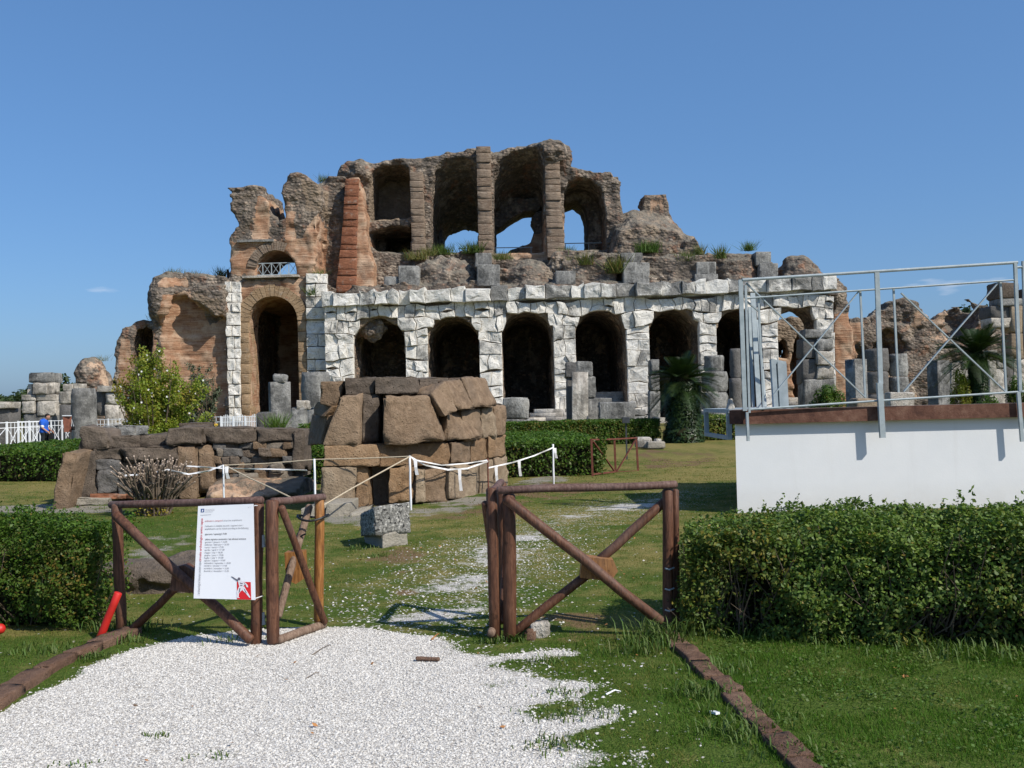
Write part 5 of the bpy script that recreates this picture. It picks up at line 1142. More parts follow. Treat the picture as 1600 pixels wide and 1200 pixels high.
for a, b in (((1207, 562), (1212, 642)), ((1217, 565), (1221, 641)), ((1224, 568), (1228, 640))): bar(P(*a, 15), P(*b, 15), .035, .05).obj('upright', M['galvanised'], fr)
bar(P(1205, 564, 15), P(1227, 568, 15), .04, .03).obj('top_rail', M['galvanised'], fr)
t = thing('stone_fragment', 'small white pointed marble fragment on the steel landing by the coping', 'fragment', tuple(P(1143, 640, 14.8).xy) + (ZT,))
stone('fragment', hexa_px([(1141, 623), (1145, 623), (1149, 640), (1137, 640)], 14.8, 14.8, .15), M['pale_stone'], t, 5, .02, .2, 4, .1)
MB().hexa([(xl + .3, BD + .33, ZB - .02), (12.9, BD + .33, ZB - .02), (12.9, 17.9, ZB - .02), (xl + 1.5, 17.9, ZB - .02), (xl + .3, BD + .33, ZB + .06), (12.9, BD + .33, ZB + .06), (12.9, 17.9, ZB + .06), (xl + 1.5, 17.9, ZB + .06)]).obj('roof', M['soft_stone'], bld)
# ------------------------------------------------------------------ timber fences and gate leaves
def wedge_block(c, ax, L_, w_, mat, parent, rotdeg=0):
    """The pointed block that joins two crossing braces."""
    c = Vector(c); q = math.radians(rotdeg); u = Vector((math.cos(q), 0, math.sin(q))); v = Vector((-math.sin(q), 0, math.cos(q))); n = Vector((0, 1, 0))
    prof = [(-L_, -w_), (L_ * .8, -w_), (L_ * 1.15, 0), (L_ * .8, w_), (-L_, w_)]
    vs = [c + u * a + v * b - n * .055 for a, b in prof] + [c + u * a + v * b + n * .055 for a, b in prof]
    f = [(4, 3, 2, 1, 0), (5, 6, 7, 8, 9)] + [(i, (i + 1) % 5, 5 + (i + 1) % 5, 5 + i) for i in range(5)]
    MB().add(vs, f).obj('joint_block', mat, parent)
W, WO, WG, WT = M['wood'], M['wood_orange'], M['wood_grey'], M['wood_top']
fl = thing('timber_fence', 'brown round-pole fence panel carrying the white notice', 'fence', tuple(G(295, 1000).xy) + (0.0,))
pole(G(188, 990) + Vector((0, .02, -.05)), P(182, 787, 7.22), 0.0390, 12, .006).obj('post', W, fl, smooth=True)
pole(Vector((*G(399, 1007).xy, -.05)), P(404, 786, 6.84), 0.0413, 12, .004, seed=2).obj('post', W, fl, smooth=True)
pole(P(171, 789, 7.24), P(411, 781.5, 6.82), 0.0279, 12, .004, seed=3).obj('rail', WT, fl, smooth=True)
pole(P(179, 803, 7.12), P(393, 1001, 6.72), 0.0355, 12, .006, seed=4).obj('brace', W, fl, smooth=True)
pole(P(207, 983, 7.22), P(288, 908, 7.08), 0.0311, 12, .006, seed=5).obj('brace', W, fl, smooth=True)
pole(P(293, 903, 7.07), P(398, 806, 6.95), 0.0311, 12, .006, seed=6).obj('brace', W, fl, smooth=True)
wedge_block(P(288, 903, 7.02), None, .09, .075, W, fl, 80)
gl = thing('gate_leaf', 'narrow timber gate leaf swung open beside the notice with an orange far post', 'gate', tuple(G(428, 1006).xy) + (0.0,))
pole(Vector((*G(427, 1008).xy, .012)), P(425, 781, 6.78), 0.0465, 12, .004, seed=7).obj('post', W, gl, smooth=True)
pole(Vector((*P(498, 970, 7.32).xy, .03)), P(499, 780, 7.32), 0.0375, 12, .004, seed=8).obj('post', WO, gl, smooth=True)
pole(P(424, 784, 6.76), P(507, 776.5, 7.36), 0.0272, 12, .004, seed=9).obj('rail', WT, gl, smooth=True)
pole(P(434, 1000, 6.76), P(507, 975, 7.28), 0.0306, 12, .004, seed=10).obj('rail', WG, gl, smooth=True)
pole(P(439, 791, 6.76), P(508, 974, 7.24), 0.0266, 12, .006, seed=11).obj('brace', W, gl, smooth=True)
pole(P(484, 789, 7.38), P(434, 965, 6.95), 0.0281, 12, .006, seed=12).obj('brace', WG, gl, smooth=True)
wedge_block(P(463, 884, 7.2), None, .11, .07, WO, gl, -88)
for y in (845, 966): bar(P(410, y - 9, 6.82), P(411.5, y + 10, 6.82), .012, .012).obj('hinge', M['galvanised'], gl)
rp = MB(); c = P(489, 812, 7.33); rp.tube([c + Vector((.115 * math.cos(q), .12 * math.sin(q), .02 + .015 * math.cos(q * 2))) for q in np.linspace(0, 6.28, 26)], .009, 6)
rp.tube([c + Vector((.1 * math.cos(q) - .02, .12 * math.sin(q), -.11 + .02 * math.sin(q * 3))) for q in np.linspace(2.2, 4.6, 12)], .007, 6)
tag(rp.obj('rope_loop', M['black_rubber'], None), 'black rubber loop hung round the orange gate post', 'loop')
fr_ = thing('timber_fence', 'brown round-pole fence panel ending at the dense hedge', 'fence', tuple(G(920, 1000).xy) + (0.0,))
pole(Vector((*G(796, 1000).xy, -.05)), P(795, 772, 6.76), 0.0465, 14, .004, seed=20).obj('post', W, fr_, smooth=True)
pole(Vector((*P(1044, 985, 6.86).xy, -.05)), P(1043, 764, 6.86), 0.0390, 12, .004, seed=21).obj('post', W, fr_, smooth=True)
pole(Vector((*P(1056, 985, 6.92).xy, -.05)), P(1055, 764, 6.92), 0.0255, 12, .004, seed=22).obj('post', W, fr_, smooth=True)
pole(P(776, 766.5, 6.72), P(1058, 757, 6.84), 0.0286, 12, .006, seed=23).obj('rail', WT, fr_, smooth=True)
pole(P(789, 778, 6.66), P(1034, 972, 6.74), 0.0355, 12, .006, seed=24).obj('brace', W, fr_, smooth=True)
pole(P(800, 992, 6.8), P(920, 896, 6.84), 0.0333, 12, .006, seed=25).obj('brace', W, fr_, smooth=True)
pole(P(935, 876, 6.84), P(1040, 782, 6.9), 0.0333, 12, .006, seed=26).obj('brace', W, fr_, smooth=True)
wedge_block(P(934, 887, 6.8), None, .12, .075, WO, fr_, -8)
for y in (888, 920, 953): MB().tube([P(1039, 600, 6.8).lerp(P(1039, y, 6.8), 1), P(1046, y + 2, 6.79), P(1053, y - 1, 6.83)], .006, 6).obj('wire', M['galvanised'], fr_)
gr = thing('gate_leaf', 'timber gate leaf swung back edge-on against the hedge-side fence', 'gate', tuple(G(774, 1000).xy) + (0.0,))
a0, b0 = G(774, 999), Vector((-.10, 7.42, 0))
a0.z = .012; b0.z = .03
top = P(774, 767, 6.66).z
pole(a0, a0 + Vector((0, 0, top)), 0.0413, 12, .004, seed=30).obj('post', W, gr, smooth=True); pole(b0, b0 + Vector((0, 0, top - .03)), 0.0375, 12, .004, seed=31).obj('post', W, gr, smooth=True)
ez = Vector((0, 0, 1))
pole(a0 + ez * (top - .03), b0 + ez * (top - .03), 0.0272, 12, .004, seed=32).obj('rail', WT, gr, smooth=True); pole(a0 + ez * .05 - Vector((.03, .1, 0)), b0 + ez * .06, 0.0286, 12, .004, seed=33).obj('rail', WG, gr, smooth=True)
sx = Vector((-.05, 0, 0)); pole(a0 + ez * (top - .1) + sx, b0 + ez * .1 + sx, 0.0266, 12, .004, seed=34).obj('brace', W, gr, smooth=True); pole(a0 + ez * .1 - sx, b0 + ez * (top - .1) - sx, 0.0266, 12, .004, seed=35).obj('brace', W, gr, smooth=True)

# ------------------------------------------------------------------ the notice
sg = thing('notice_board', 'white printed opening-hours notice hung on the timber fence', 'sign', tuple(P(352, 937, 6.72).xy) + (P(352, 937, 6.72).z,))
TL, TR, BR, BL = P(309.5, 791, 6.74), P(396, 787.5, 6.70), P(399, 937.5, 6.64), P(302.5, 935, 6.68)
def sp(u, v, o=0.0):
    p = (TL * (1 - u) + TR * u) * (1 - v) + (BL * (1 - u) + BR * u) * v
    return p + Vector((0, -1, -.02)) * o + Vector((0, .012, 0)) * math.sin(u * 3.1) * .3
n = 8; v = []; f = []
for o in (0.0, -.006):
    for j in range(n + 1):
        for i in range(n + 1): v.append(sp(i / n, j / n, o))
q = (n + 1) ** 2
for j in range(n):
    for i in range(n):
        a = j * (n + 1) + i; f.append((a, a + n + 1, a + n + 2, a + 1)); f.append((q + a, q + a + 1, q + a + n + 2, q + a + n + 1))
for i in range(n):
    f.append((i, i + 1, q + i + 1, q + i)); b = n * (n + 1) + i; f.append((b + 1, b, q + b, q + b + 1)); c = i * (n + 1); f.append((c + n + 1, c, q + c, q + c + n + 1)); e = c + n; f.append((e, e + n + 1, q + e + n + 1, q + e))
link('board', mesh('board', v, f), M['print_white'], sg)
BW, BH = (TR - TL).length, (BL - TL).length
def flat(nm, pts, mat, o=.0016):                             # printed shape: (u, v) outline
    from mathutils.geometry import tessellate_polygon
    t = tessellate_polygon([[Vector((a, b, 0)) for a, b in pts]])
    fs = []
    for tri in t:
        a, b, c = [pts[i] for i in tri]
        fs.append(tri if (b[0] - a[0]) * (c[1] - a[1]) - (b[1] - a[1]) * (c[0] - a[0]) < 0 else tri[::-1])
    link(nm, mesh(nm, [sp(a, b, o) for a, b in pts], fs), mat, sg)
def text(s, u, v, hgt, mat, bold=0.0, vertical=False, w_=None):
    cu = bpy.data.curves.new('lettering', 'FONT'); cu.body = s; cu.size = 1.0; cu.resolution_u = 2; cu.offset = bold
    ob = bpy.data.objects.new('lettering', cu); C.objects.link(ob); dg = bpy.context.evaluated_depsgraph_get()
    me = bpy.data.meshes.new_from_object(ob.evaluated_get(dg)); bpy.data.objects.remove(ob); bpy.data.curves.remove(cu)
    xy = np.zeros(len(me.vertices) * 3); me.vertices.foreach_get('co', xy); xy = xy.reshape(-1, 3)
    k = hgt / .72; kx = k if w_ is None else w_ / max(1e-6, xy[:, 0].max())
    out = []
    for x, y, _ in xy:
        if vertical: out.append(sp(u - y * k / BW, v - x * kx / BH, .0022))
        else: out.append(sp(u + x * kx / BW, v - y * k / BH, .0022))
    me.vertices.foreach_set('co', np.array([tuple(p) for p in out], np.float32).ravel()); me.update()
    me.materials.clear(); link('lettering', me, mat, sg)
flat('logo', [(.055, .03), (.115, .03), (.115, .068), (.055, .068)], M['print_blue']); flat('logo', [(.07, .058), (.085, .036), (.10, .045), (.092, .062)], M['print_white'], .0026)
flat('rule', [(.05, .098), (.24, .096), (.24, .099), (.05, .101)], M['print_grey'])
for k in range(3): text(['ministero per i beni', 'e le attivita culturali', 'soprintendenza'][k], .135, .042 + .014 * k, .006, M['print_grey'])
text('n. 1', .90, .038, .009, M['print_grey'])
text('anfiteatro campano', .135, .172, .011, M['print_pink'], .003, w_=0.126); text('/ campanian amphitheatre', .44, .172, .011, M['print_grey'], 0, w_=0.141)
text("l'anfiteatro e visitabile secondo i seguenti orari /", .14, .228, .0115, M['print_grey'], .003, w_=0.270); text('amphitheatre can be visited according to the following', .14, .258, .0115, M['print_grey'], .003, w_=0.307)
text('apertura / opening h 9.00', .145, .316, .0125, M['print_black'], .003, w_=0.152)
text('ultimo ingresso consentito / last allowed entrance', .15, .372, .0125, M['print_black'], .003, w_=0.285)
for k, s in enumerate(['gennaio / january > 16.00', 'febbraio / february > 16.30', 'marzo / march > 17.00', 'aprile / april > 17.30', 'maggio / may > 18.30', 'giugno / june > 19.00', 'luglio / july > 19.00', 'agosto / august > 19.00', 'settembre / september > 18.00', 'ottobre / october > 17.00', 'novembre / november > 16.00', 'dicembre / december > 15.30']):
    text(s, .15, .401 + .0282 * k, .0115, M['print_grey'], .003, w_=.0062 * len(s))
text('circuito archeologico antica capua', .098, .60, .017, M['print_red'], .003, True, w_=.295); text('/ archaeological itinerary ancient capua', .098, .965, .017, M['print_grey'], .0, True, w_=.235)
flat('panel', [(.70, .815), (.93, .815), (.935, .998), (.705, .998)], M['print_red'])
# striding nude statue figure printed over the red panel
A = M['print_flesh']; S = M['print_shade']
fig = lambda nm, pts, m, o: flat(nm, [(.60 + .36 * a, .752 + .235 * b) for a, b in pts], m, o)
fig('print', [(.33, .20), (.44, .19), (.58, .27), (.66, .36), (.58, .46), (.50, .52), (.40, .50), (.36, .36)], A, .0030)
fig('print', [(.55, .26), (.66, .29), (.78, .40), (.80, .50), (.74, .50), (.66, .40), (.56, .36)], A, .0034)
fig('print', [(.02, .02), (.08, .04), (.22, .12), (.36, .20), (.33, .26), (.18, .16), (.04, .06)], S, .0030)
fig('print', [(.38, .48), (.56, .46), (.58, .60), (.46, .68), (.38, .78), (.36, .93), (.42, .98), (.28, .98), (.30, .86), (.27, .72), (.33, .60)], A, .0030)
fig('print', [(.50, .48), (.62, .47), (.72, .64), (.82, .80), (.90, .94), (.86, .97), (.78, .88), (.68, .76), (.56, .66)], A, .0032)
fig('print', [(.32, .12), (.36, .07), (.43, .08), (.45, .15), (.41, .20), (.34, .19)], S, .0036)
for q in ([(.42, .30), (.56, .33), (.54, .36), (.43, .34)], [(.44, .40), (.55, .42), (.52, .45), (.44, .44)], [(.40, .55), (.45, .54), (.42, .70), (.37, .76)], [(.60, .56), (.64, .58), (.74, .76), (.70, .76)], [(.60, .30), (.63, .31), (.72, .43), (.69, .43)]): fig('print', q, S, .0040)
for a, b in ((P(398, 790, 6.7), P(402, 790, 6.78)), (P(399, 935, 6.64), P(411, 931, 6.8))): MB().tube([a, b], .004, 5).obj('string', M['white_tape'], sg)

# ------------------------------------------------------------------ tape barrier
def tpole(label, x, y0, y1, d, r, mat, lean=0):
    p = pole(Vector((*P(x, y1, d).xy, -.05)), P(x + lean, y0, d), r, 8, .003, .004).obj('barrier_pole', M[mat], None, smooth=True); tag(p, label, 'pole', 'poles of the tape barrier'); return p
tpole('white barrier pole before the low wall brick footing', 350, 727, 780, 15.4, .017, 'white_paint', -1)
tpole('white barrier pole between the low wall and the tomb', 493, 717, 800, 14.9, .017, 'white_paint', -2)
tpole('white barrier pole standing directly before the tomb', 642, 712, 797, 15.4, .018, 'white_paint', -2)
tpole('rusty iron barrier rod at the tomb receding side', 763, 716, 768, 17.6, .014, 'rust_red', -1)
tpole('white barrier pole wrapped in tape before the clipped hedge', 865, 694, 757, 19.6, .02, 'white_paint', -1)
def tape(label, pts, d0, d1, wdt, mat, name='barrier_tape', cat='tape'):
    x0, x1 = pts[0][0], pts[-1][0]; pp = [P(a, b, lerp(d0, d1, (a - x0) / (x1 - x0))) for a, b in pts]
    fine = []; 
    for a, b in zip(pp[:-1], pp[1:]): fine += [a.lerp(b, k / 5) for k in range(5)]
    fine.append(pp[-1])
    if mat == 'rope': o = MB().tube(fine, wdt, 6).obj(name, M[mat], None)
    else:
        v = []; f = []; 
        for k, p in enumerate(fine):
            q = .9 * math.sin(k * .9); dv = Vector((0, math.sin(q), math.cos(q))) * wdt; nv = Vector((0, math.cos(q), -math.sin(q))) * .002
            v += [p - dv - nv, p + dv - nv, p + dv + nv, p - dv + nv]
        for k in range(len(fine) - 1):
            for e in range(4): f.append((4 * k + e, 4 * k + (e + 1) % 4, 4 * k + 4 + (e + 1) % 4, 4 * k + 4 + e))
        o = MB().add(v, f).obj(name, M[mat], None)
    return tag(o, label, cat)
tape('beige rope strung level from the footing pole to the pole before the tomb', [(350, 727), (420, 724), (493, 718), (570, 716), (642, 713)], 15.4, 15.4, .010, 'rope', 'barrier_rope', 'rope')
tape('white tape sagging from the tomb pole to the rusty rod', [(642, 714), (665, 727), (700, 734), (730, 732), (763, 721)], 15.4, 17.6, .016, 'white_tape')
tape('upper white tape strung tight to the rusty rod', [(645, 718), (690, 727), (730, 724), (762, 719)], 15.4, 17.6, .012, 'white_tape')
tape('white tape rising from the rusty rod to the taped pole', [(763, 731), (800, 723), (835, 712), (865, 699)], 17.6, 19.6, .015, 'white_tape')
tape('white tape sagging through the dead shrub to the footing pole', [(195, 743), (225, 741), (262, 734), (295, 741), (325, 736), (350, 727)], 15.4, 15.4, .014, 'white_tape')
tape('white tape strung behind the dead shrub', [(290, 728), (320, 730), (350, 732), (420, 733), (480, 735)], 15.7, 15.2, .012, 'white_tape')
tape('beige rope slanting down from the footing pole', [(351, 727), (390, 747), (425, 763), (456, 778)], 15.4, 14.4, .011, 'rope', 'barrier_rope', 'rope')
tape('beige rope slanting down from the tomb pole to the gate', [(641, 713), (590, 741), (550, 763), (506, 789)], 15.4, 14.0, .011, 'rope', 'barrier_rope', 'rope')
for k, (x, y, y1, d, lab) in enumerate(((718, 733, 767, 16.7, 'tape end hanging before the tomb corner'), (775, 729, 757, 17.8, 'tape end hanging just past the rusty rod'), (811, 719, 744, 18.5, 'tape end hanging before the clipped hedge'), (649, 718, 742, 15.4, 'short tape knot at the tomb pole'), (867, 700, 716, 19.6, 'tape knot on the taped pole'), (354, 729, 748, 15.3, 'tape knot on the footing pole'))):
    a, b = P(x, y, d), P(x + 2, y1, d); v = [a + Vector((-.03, 0, 0)), a + Vector((.03, .003, 0)), (a + b) / 2 + Vector((.02, -.02, 0)), (a + b) / 2 + Vector((-.025, -.02, 0)), b + Vector((.035, 0, 0)), b + Vector((-.02, 0, 0))]
    v = v + [p + Vector((0, .004, 0)) for p in v]
    tag(MB().add(v, [(0, 1, 2, 3), (3, 2, 4, 5), (9, 8, 7, 6), (11, 10, 8, 9)]).obj('tape_end', M['white_tape'], None), 'white ' + lab, 'tape')

# red steel barrier
rbk = thing('steel_barrier', 'rusty red folding steel barrier standing at the end of the clipped hedge', 'barrier', tuple(P(955, 740, 21.5).xy) + (0.0,))
for a, b, d0, d1 in (((924, 686), (926, 746), 21.2, 21.2), ((960, 686), (962, 738), 22.3, 22.3), ((994, 683), (997, 737), 22.6, 22.6)): bar(P(*a, d0), Vector((*P(*b, d1).xy, .0)), .022, .022).obj('post', M['rust_red'], rbk)
for a, b, d0, d1 in (((922, 687), (961, 686), 21.2, 22.3), ((961, 686), (996, 684), 22.3, 22.6), ((926, 741), (962, 737), 21.2, 22.3), ((962, 738), (997, 736), 22.3, 22.6)): bar(P(*a, d0), P(*b, d1), .016, .016).obj('rail', M['rust_red'], rbk)
for a, b, d0, d1 in (((927, 690), (960, 736), 21.2, 22.3), ((993, 687), (964, 736), 22.6, 22.3)): bar(P(*a, d0), P(*b, d1), .018, .012).obj('brace', M['rust_red'], rbk)

# white metal fences in the distance
def wfence(label, x0, x1, d0, d1, n, hgt=1.42, style='cross'):
    a, b = P(x0, 660, d0), P(x1, 660, d1); a.z = b.z = 0
    t = thing('metal_fence', label, 'fence', (a.x, a.y, 0.0)); m = M['white_paint']
    for k in range(n + 1): p = a.lerp(b, k / n); bar(p, p + ez * hgt, .026, .026).obj('post', m, t)
    for z in (hgt - .04, hgt - .28, .16): bar(a + ez * z, b + ez * z, .015, .015).obj('rail', m, t)
    for k in range(n):
        p, q = a.lerp(b, (k + .04) / n), a.lerp(b, (k + .96) / n)
        if style == 'cross':
            bar(p + ez * .18, q + ez * (hgt - .3), .012, .010).obj('brace', m, t); bar(q + ez * .18, p + ez * (hgt - .3), .012, .010).obj('brace', m, t)
            for s in (.33, .66): c = a.lerp(b, (k + s) / n); bar(c + ez * .16, c + ez * (hgt - .05), .010, .010).obj('picket', m, t)
        else:
            for s in np.linspace(.08, .92, 7): c = a.lerp(b, (k + s) / n); bar(c + ez * .1, c + ez * (hgt + .08 * math.sin(s * 40 + k)), .017, .012).obj('picket', m, t)
    return t
wfence('white cross-braced metal fence at the western edge, nearest stretch', -60, 10, 41, 43, 2)
wfence('white cross-braced metal fence beside the man in blue', 11, 64, 43.5, 44.5, 3)
wfence('white cross-braced metal fence behind the rust-brown panel', 28, 114, 48.5, 49, 5)
wfence('white cross-braced metal fence behind the flowering shrub', 151, 262, 49, 48, 6)
wfence('white cross-braced metal fence behind the olive shrub', 282, 345, 47, 46.5, 3)
wfence('dense white picket fence before the tall doorway', 346, 402, 46, 46, 3, 1.4, 'picket')
# dark railing on the balcony of the portal, thin rails on the terrace
br_ = thing('balcony_railing', 'dark crossed metal railing in the upper arch over the tall doorway', 'railing', tuple(P(430, 432, DP + .2).xy) + (zl,))
xa, xb = P(396, 430, DP).x, P(464, 430, DP).x
for k in range(6): x = lerp(xa, xb, k / 5); bar((x, DP + .25, zl), (x, DP + .25, zl + 1.05), .03, .03).obj('post', M['galvanised'], br_)
for z in (1.02, .12): bar((xa, DP + .25, zl + z), (xb, DP + .25, zl + z), .028, .028).obj('rail', M['galvanised'], br_)
for k in range(5):
    x0, x1 = lerp(xa, xb, (k + .06) / 5), lerp(xa, xb, (k + .94) / 5)
    for s in (0, 1): bar((x0, DP + .25, zl + (.14 if s else 1.0)), (x1, DP + .25, zl + (1.0 if s else .14)), .02, .014).obj('brace', M['galvanised'], br_)
for k, (xa_, xb_, y, lab) in enumerate(((716, 832, 388, 'thin safety rail across the sky openings of the middle vaults'), (882, 957, 380.5, 'thin safety rail across the opening of the eastern vault'))):
    t = thing('safety_rail', lab, 'railing', tuple(P(xa_, y, DA + 12).xy) + (10.5,)); a, b = P(xa_, y, DA + 10), P(xb_, y - 1.5, DA + 10)
    bar(a, b, .035, .035).obj('rail', M['galvanised'], t)
    for q in (0.02, .5, .98): p = a.lerp(b, q); bar(p - ez * 1.0, p, .03, .03).obj('post', M['galvanised'], t)

# ------------------------------------------------------------------ people and small things
def person(label, px, d, facing):
    x0, y0 = P(px, 640, d).xy
    t = thing('person', label, 'person', (x0, y0, 0.0))
    f = facing; p = lambda fx, sy, z: (x0 + fx * f, y0 + sy, z)
    def V(h=.02): return Vol((x0 - .5, y0 - .42, -.02), (x0 + .5, y0 + .42, 1.85), h)
    b = V(.0165)
    b.add(b.ell(p(.15, 0, 1.605), (.095, .078, .125))); b.add(b.cap(p(.03, 0, 1.42), p(.11, 0, 1.54), .058, .052), .03)
    b.add(b.ell(p(.245, 0, 1.595), (.018, .014, .022)), .02)
    for s in (-1, 1):
        b.add(b.ell(p(.135, s * .08, 1.60), (.022, .012, .032)), .01)
        b.add(b.cap(p(-.01, s * .2, 1.38), p(.03, s * .235, 1.12), .05, .043), .02); b.add(b.cap(p(.03, s * .235, 1.12), p(.22, s * .2, .96), .042, .03), .02)
        b.add(b.ell(p(.265, s * .195, .93), (.05, .022, .045)), .02)
        for k in range(4): b.add(b.cap(p(.28 + .006 * k, s * .195 - .024 + .016 * k, .915 - .006 * k), p(.315 + .006 * k, s * .195 - .026 + .017 * k, .865 - .012 * (k % 2)), .0105), .004)
        b.add(b.cap(p(.27, s * .165, .95), p(.305, s * .15, .915), .012), .006)
    b.add(b.cap(p(0, 0, 1.0), p(0, 0, 1.36), .13), .03)
    link('body', b.mesh('body'), M['skin'], t)
    h = V(); h.add(h.ell(p(.135, 0, 1.645), (.108, .09, .1))); h.cut(h.boxf(*sorted((x0 + .16 * f, x0 + .4 * f)), y0 - .3, y0 + .3, 1.5, 1.645)); h.cut(h.boxf(x0 - .4, x0 + .4, y0 - .3, y0 + .3, 1.3, 1.585)); link('hair', h.mesh('hair'), M['hair'], t)
    s_ = V(); s_.add(s_.cap(p(-.02, -.1, 1.33), p(-.02, .1, 1.33), .145)); s_.add(s_.cap(p(-.01, -.07, .96), p(-.01, .07, .96), .15), .12); s_.add(s_.cap(p(-.02, 0, 1.0), p(-.02, 0, 1.36), .16), .1)
    for s in (-1, 1): s_.add(s_.cap(p(-.02, s * .19, 1.40), p(.015, s * .222, 1.21), .078, .07), .04)
    s_.rough(.008, .09, 3, 2); link('shirt', s_.mesh('shirt'), M['blue_shirt'], t)
    c = V(); c.add(c.cap(p(.02, -.02, 1.46), p(.05, .02, 1.47), .075)); c.cut(c.boxf(x0 - .4, x0 + .4, y0 - .3, y0 + .3, 1.0, 1.43)); c.cut(c.boxf(x0 - .4, x0 + .4, y0 - .3, y0 + .3, 1.50, 1.9)); link('collar', c.mesh('collar'), M['white_paint'], t)
    for s in (-1, 1): u = V(); u.add(u.cap(p(.012, s * .2215, 1.215), p(.018, s * .2235, 1.185), .074)); link('cuff', u.mesh('cuff'), M['white_paint'], t)
    r = V(); r.add(r.cap(p(-.01, -.06, .9), p(-.01, .06, .9), .15))
    for s in (-1, 1): r.add(r.cap(p(0, s * .09, .86), p(.05 * s, s * .1, .48), .1, .078), .04); r.add(r.cap(p(.05 * s, s * .1, .48), p(.04 * s - .02, s * .1, .1), .075, .065), .03)
    r.rough(.012, .12, 5, 2); link('trousers', r.mesh('trousers'), M['dark_trousers'], t)
    for s in (-1, 1): k = V(); k.add(k.cap(p(.04 * s - .05, s * .1, .045), p(.04 * s + .13, s * .1, .035), .05, .042)); k.cut(k.boxf(x0 - .5, x0 + .5, y0 - .5, y0 + .5, -.1, .0)); link('shoe', k.mesh('shoe'), M['black_rubber'], t)
    return t
person('man in a blue polo shirt and dark trousers looking down at his hands', 69, 42.0, 1)
t = thing('carrier_bag', 'black bag hanging from the hands of the man in blue', 'bag', tuple(P(81, 680, 41.9).xy) + (.35,))
stone('bag', [tuple(P(a, b, dd)) for a, b, dd in ((75, 692, 41.9), (84, 692, 41.9), (84, 692, 42.1), (75, 692, 42.1), (76, 676, 41.9), (82, 676, 41.9), (82, 676, 42.1), (76, 676, 42.1))], M['black_cloth'], t, 4, .02, .1, 1)
MB().tube([P(77, 677, 42), P(79, 668, 42), P(81.5, 677, 42)], .012, 5).obj('handle', M['black_cloth'], t)
t = thing('info_panel', 'rust-brown metal panel on dark legs in front of the white fence', 'panel', tuple(P(104, 690, 43).xy) + (0.0,))
q = hexa_px([(98, 650, ), (111, 650), (111, 675), (100, 675)], 43, 43.1, .06); MB().hexa(q).obj('board', M['corten'], t)
for x in (101, 109): bar(Vector((*P(x, 690, 43.05).xy, 0)), P(x, 676, 43.05), .03, .03).obj('leg', M['dark_metal'], t)
bar(P(98, 649.5, 43.03), P(111, 649.5, 43.03), .05, .02).obj('cap', M['white_paint'], t)
t = thing('shoulder_bag', 'small black bag hooked on the side of the rust-brown panel', 'bag', tuple(P(113, 670, 42.95).xy) + (.9,))
stone('bag', hexa_px([(111.2, 666), (116, 666), (116, 672), (111.2, 672)], 42.95, 42.95, .1), M['black_cloth'], t, 4, .01, .1, 2); MB().tube([P(111.5, 666, 43), P(112, 655, 43), P(115, 666, 43)], .01, 5).obj('strap', M['white_tape'], t)
t = thing('bucket', 'small yellow bucket standing on the far side of the low wall', 'bucket', tuple(P(335, 668, 22).xy) + (0.0,))
c = P(335, 668, 40); MB().tube([(c.x, 40, P(335, 672, 40).z - .4), (c.x, 40, P(335, 662, 40).z)], .11, 14, True, .15).obj('body', M['yellow_plastic'], t); MB().tube([(c.x + .15 * math.cos(q), 40, P(335, 662, 40).z + .12 * math.sin(q)) for q in np.linspace(0, math.pi, 9)], .008, 5).obj('handle', M['galvanised'], t)
tag(pole(Vector((*G(154, 1001).xy, .0)), P(185, 926, 7.05), .028, 14, .002, .004).obj('plastic_pipe', M['red_plastic'], None, smooth=True), 'red plastic pipe leaning against the fence post', 'pipe')
c = G(0, 1002); vol = Vol((c.x - .2, c.y - .12, -.02), (c.x + .1, c.y + .12, .2), .012); vol.add(vol.cap((c.x - .12, c.y, .08), (c.x, c.y, .09), .045, .04)); tag(link('plastic_bottle', vol.mesh('plastic_bottle'), M['red_plastic'], None), 'red plastic bottle lying at the foot of the hedge', 'bottle')
tag(pole(P(648, 1032, 1) * 0 + Vector((*G(650, 1033).xy, .018)), Vector((*G(687, 1034).xy, .016)), .014, 8, .006, .006).obj('wood_piece', M['kerb_stone'], None), 'short brown piece of wood lying on the white gravel', 'wood')
def twig(label, a, b, r, mat='dead_wood'):
    A_, B_ = G(*a), G(*b); A_.z = B_.z = r + .004; m_ = (A_ + B_) / 2 + Vector((.01, .02, .01)); tag(MB().tube([A_, m_, B_], r, 6, True, r * .5).obj('twig', M[mat], None), label, 'twig')
twig('thin curved twig lying on the gravel', (487, 1026), (515, 1009), .004); twig('short dry twig near the bottom gravel edge', (478, 1062), (500, 1052), .003)
twig('fallen yellow leaf stalk in the shadow of the gate', (674, 1002), (686, 992), .006, 'dry_leaf'); twig('white stick lying on the grass verge', (947, 1088), (970, 1083), .006, 'white_paint')
for a, (x, y, s, lab) in enumerate(((843, 993, .07, 'white stone wedged behind the gate post'), (828, 998, .045, 'brown stone at the foot of the gate post'), (1374 / 1.0, 0, 0, ''))):
    if s:
        p = G(x, y); h = [(p.x + i * s, p.y + j * s, k) for k in (-.01, s * 1.5) for i, j in ((-1, -1), (1, -1), (1, 1), (-1, 1))]
        v, f = rough_block(h, 5, .02, .25, a, .08); tag(link('stone', mesh('stone', v, f, smooth=True), M['pale_stone' if a == 0 else 'kerb_stone'], None), lab, 'stone')
vol = Vol((G(1092, 958).x - .06, G(1092, 958).y - .3, 0.1), (G(1092, 958).x + .09, G(1092, 958).y + .1, .35), .008); c = P(1093, 958, 6.45)
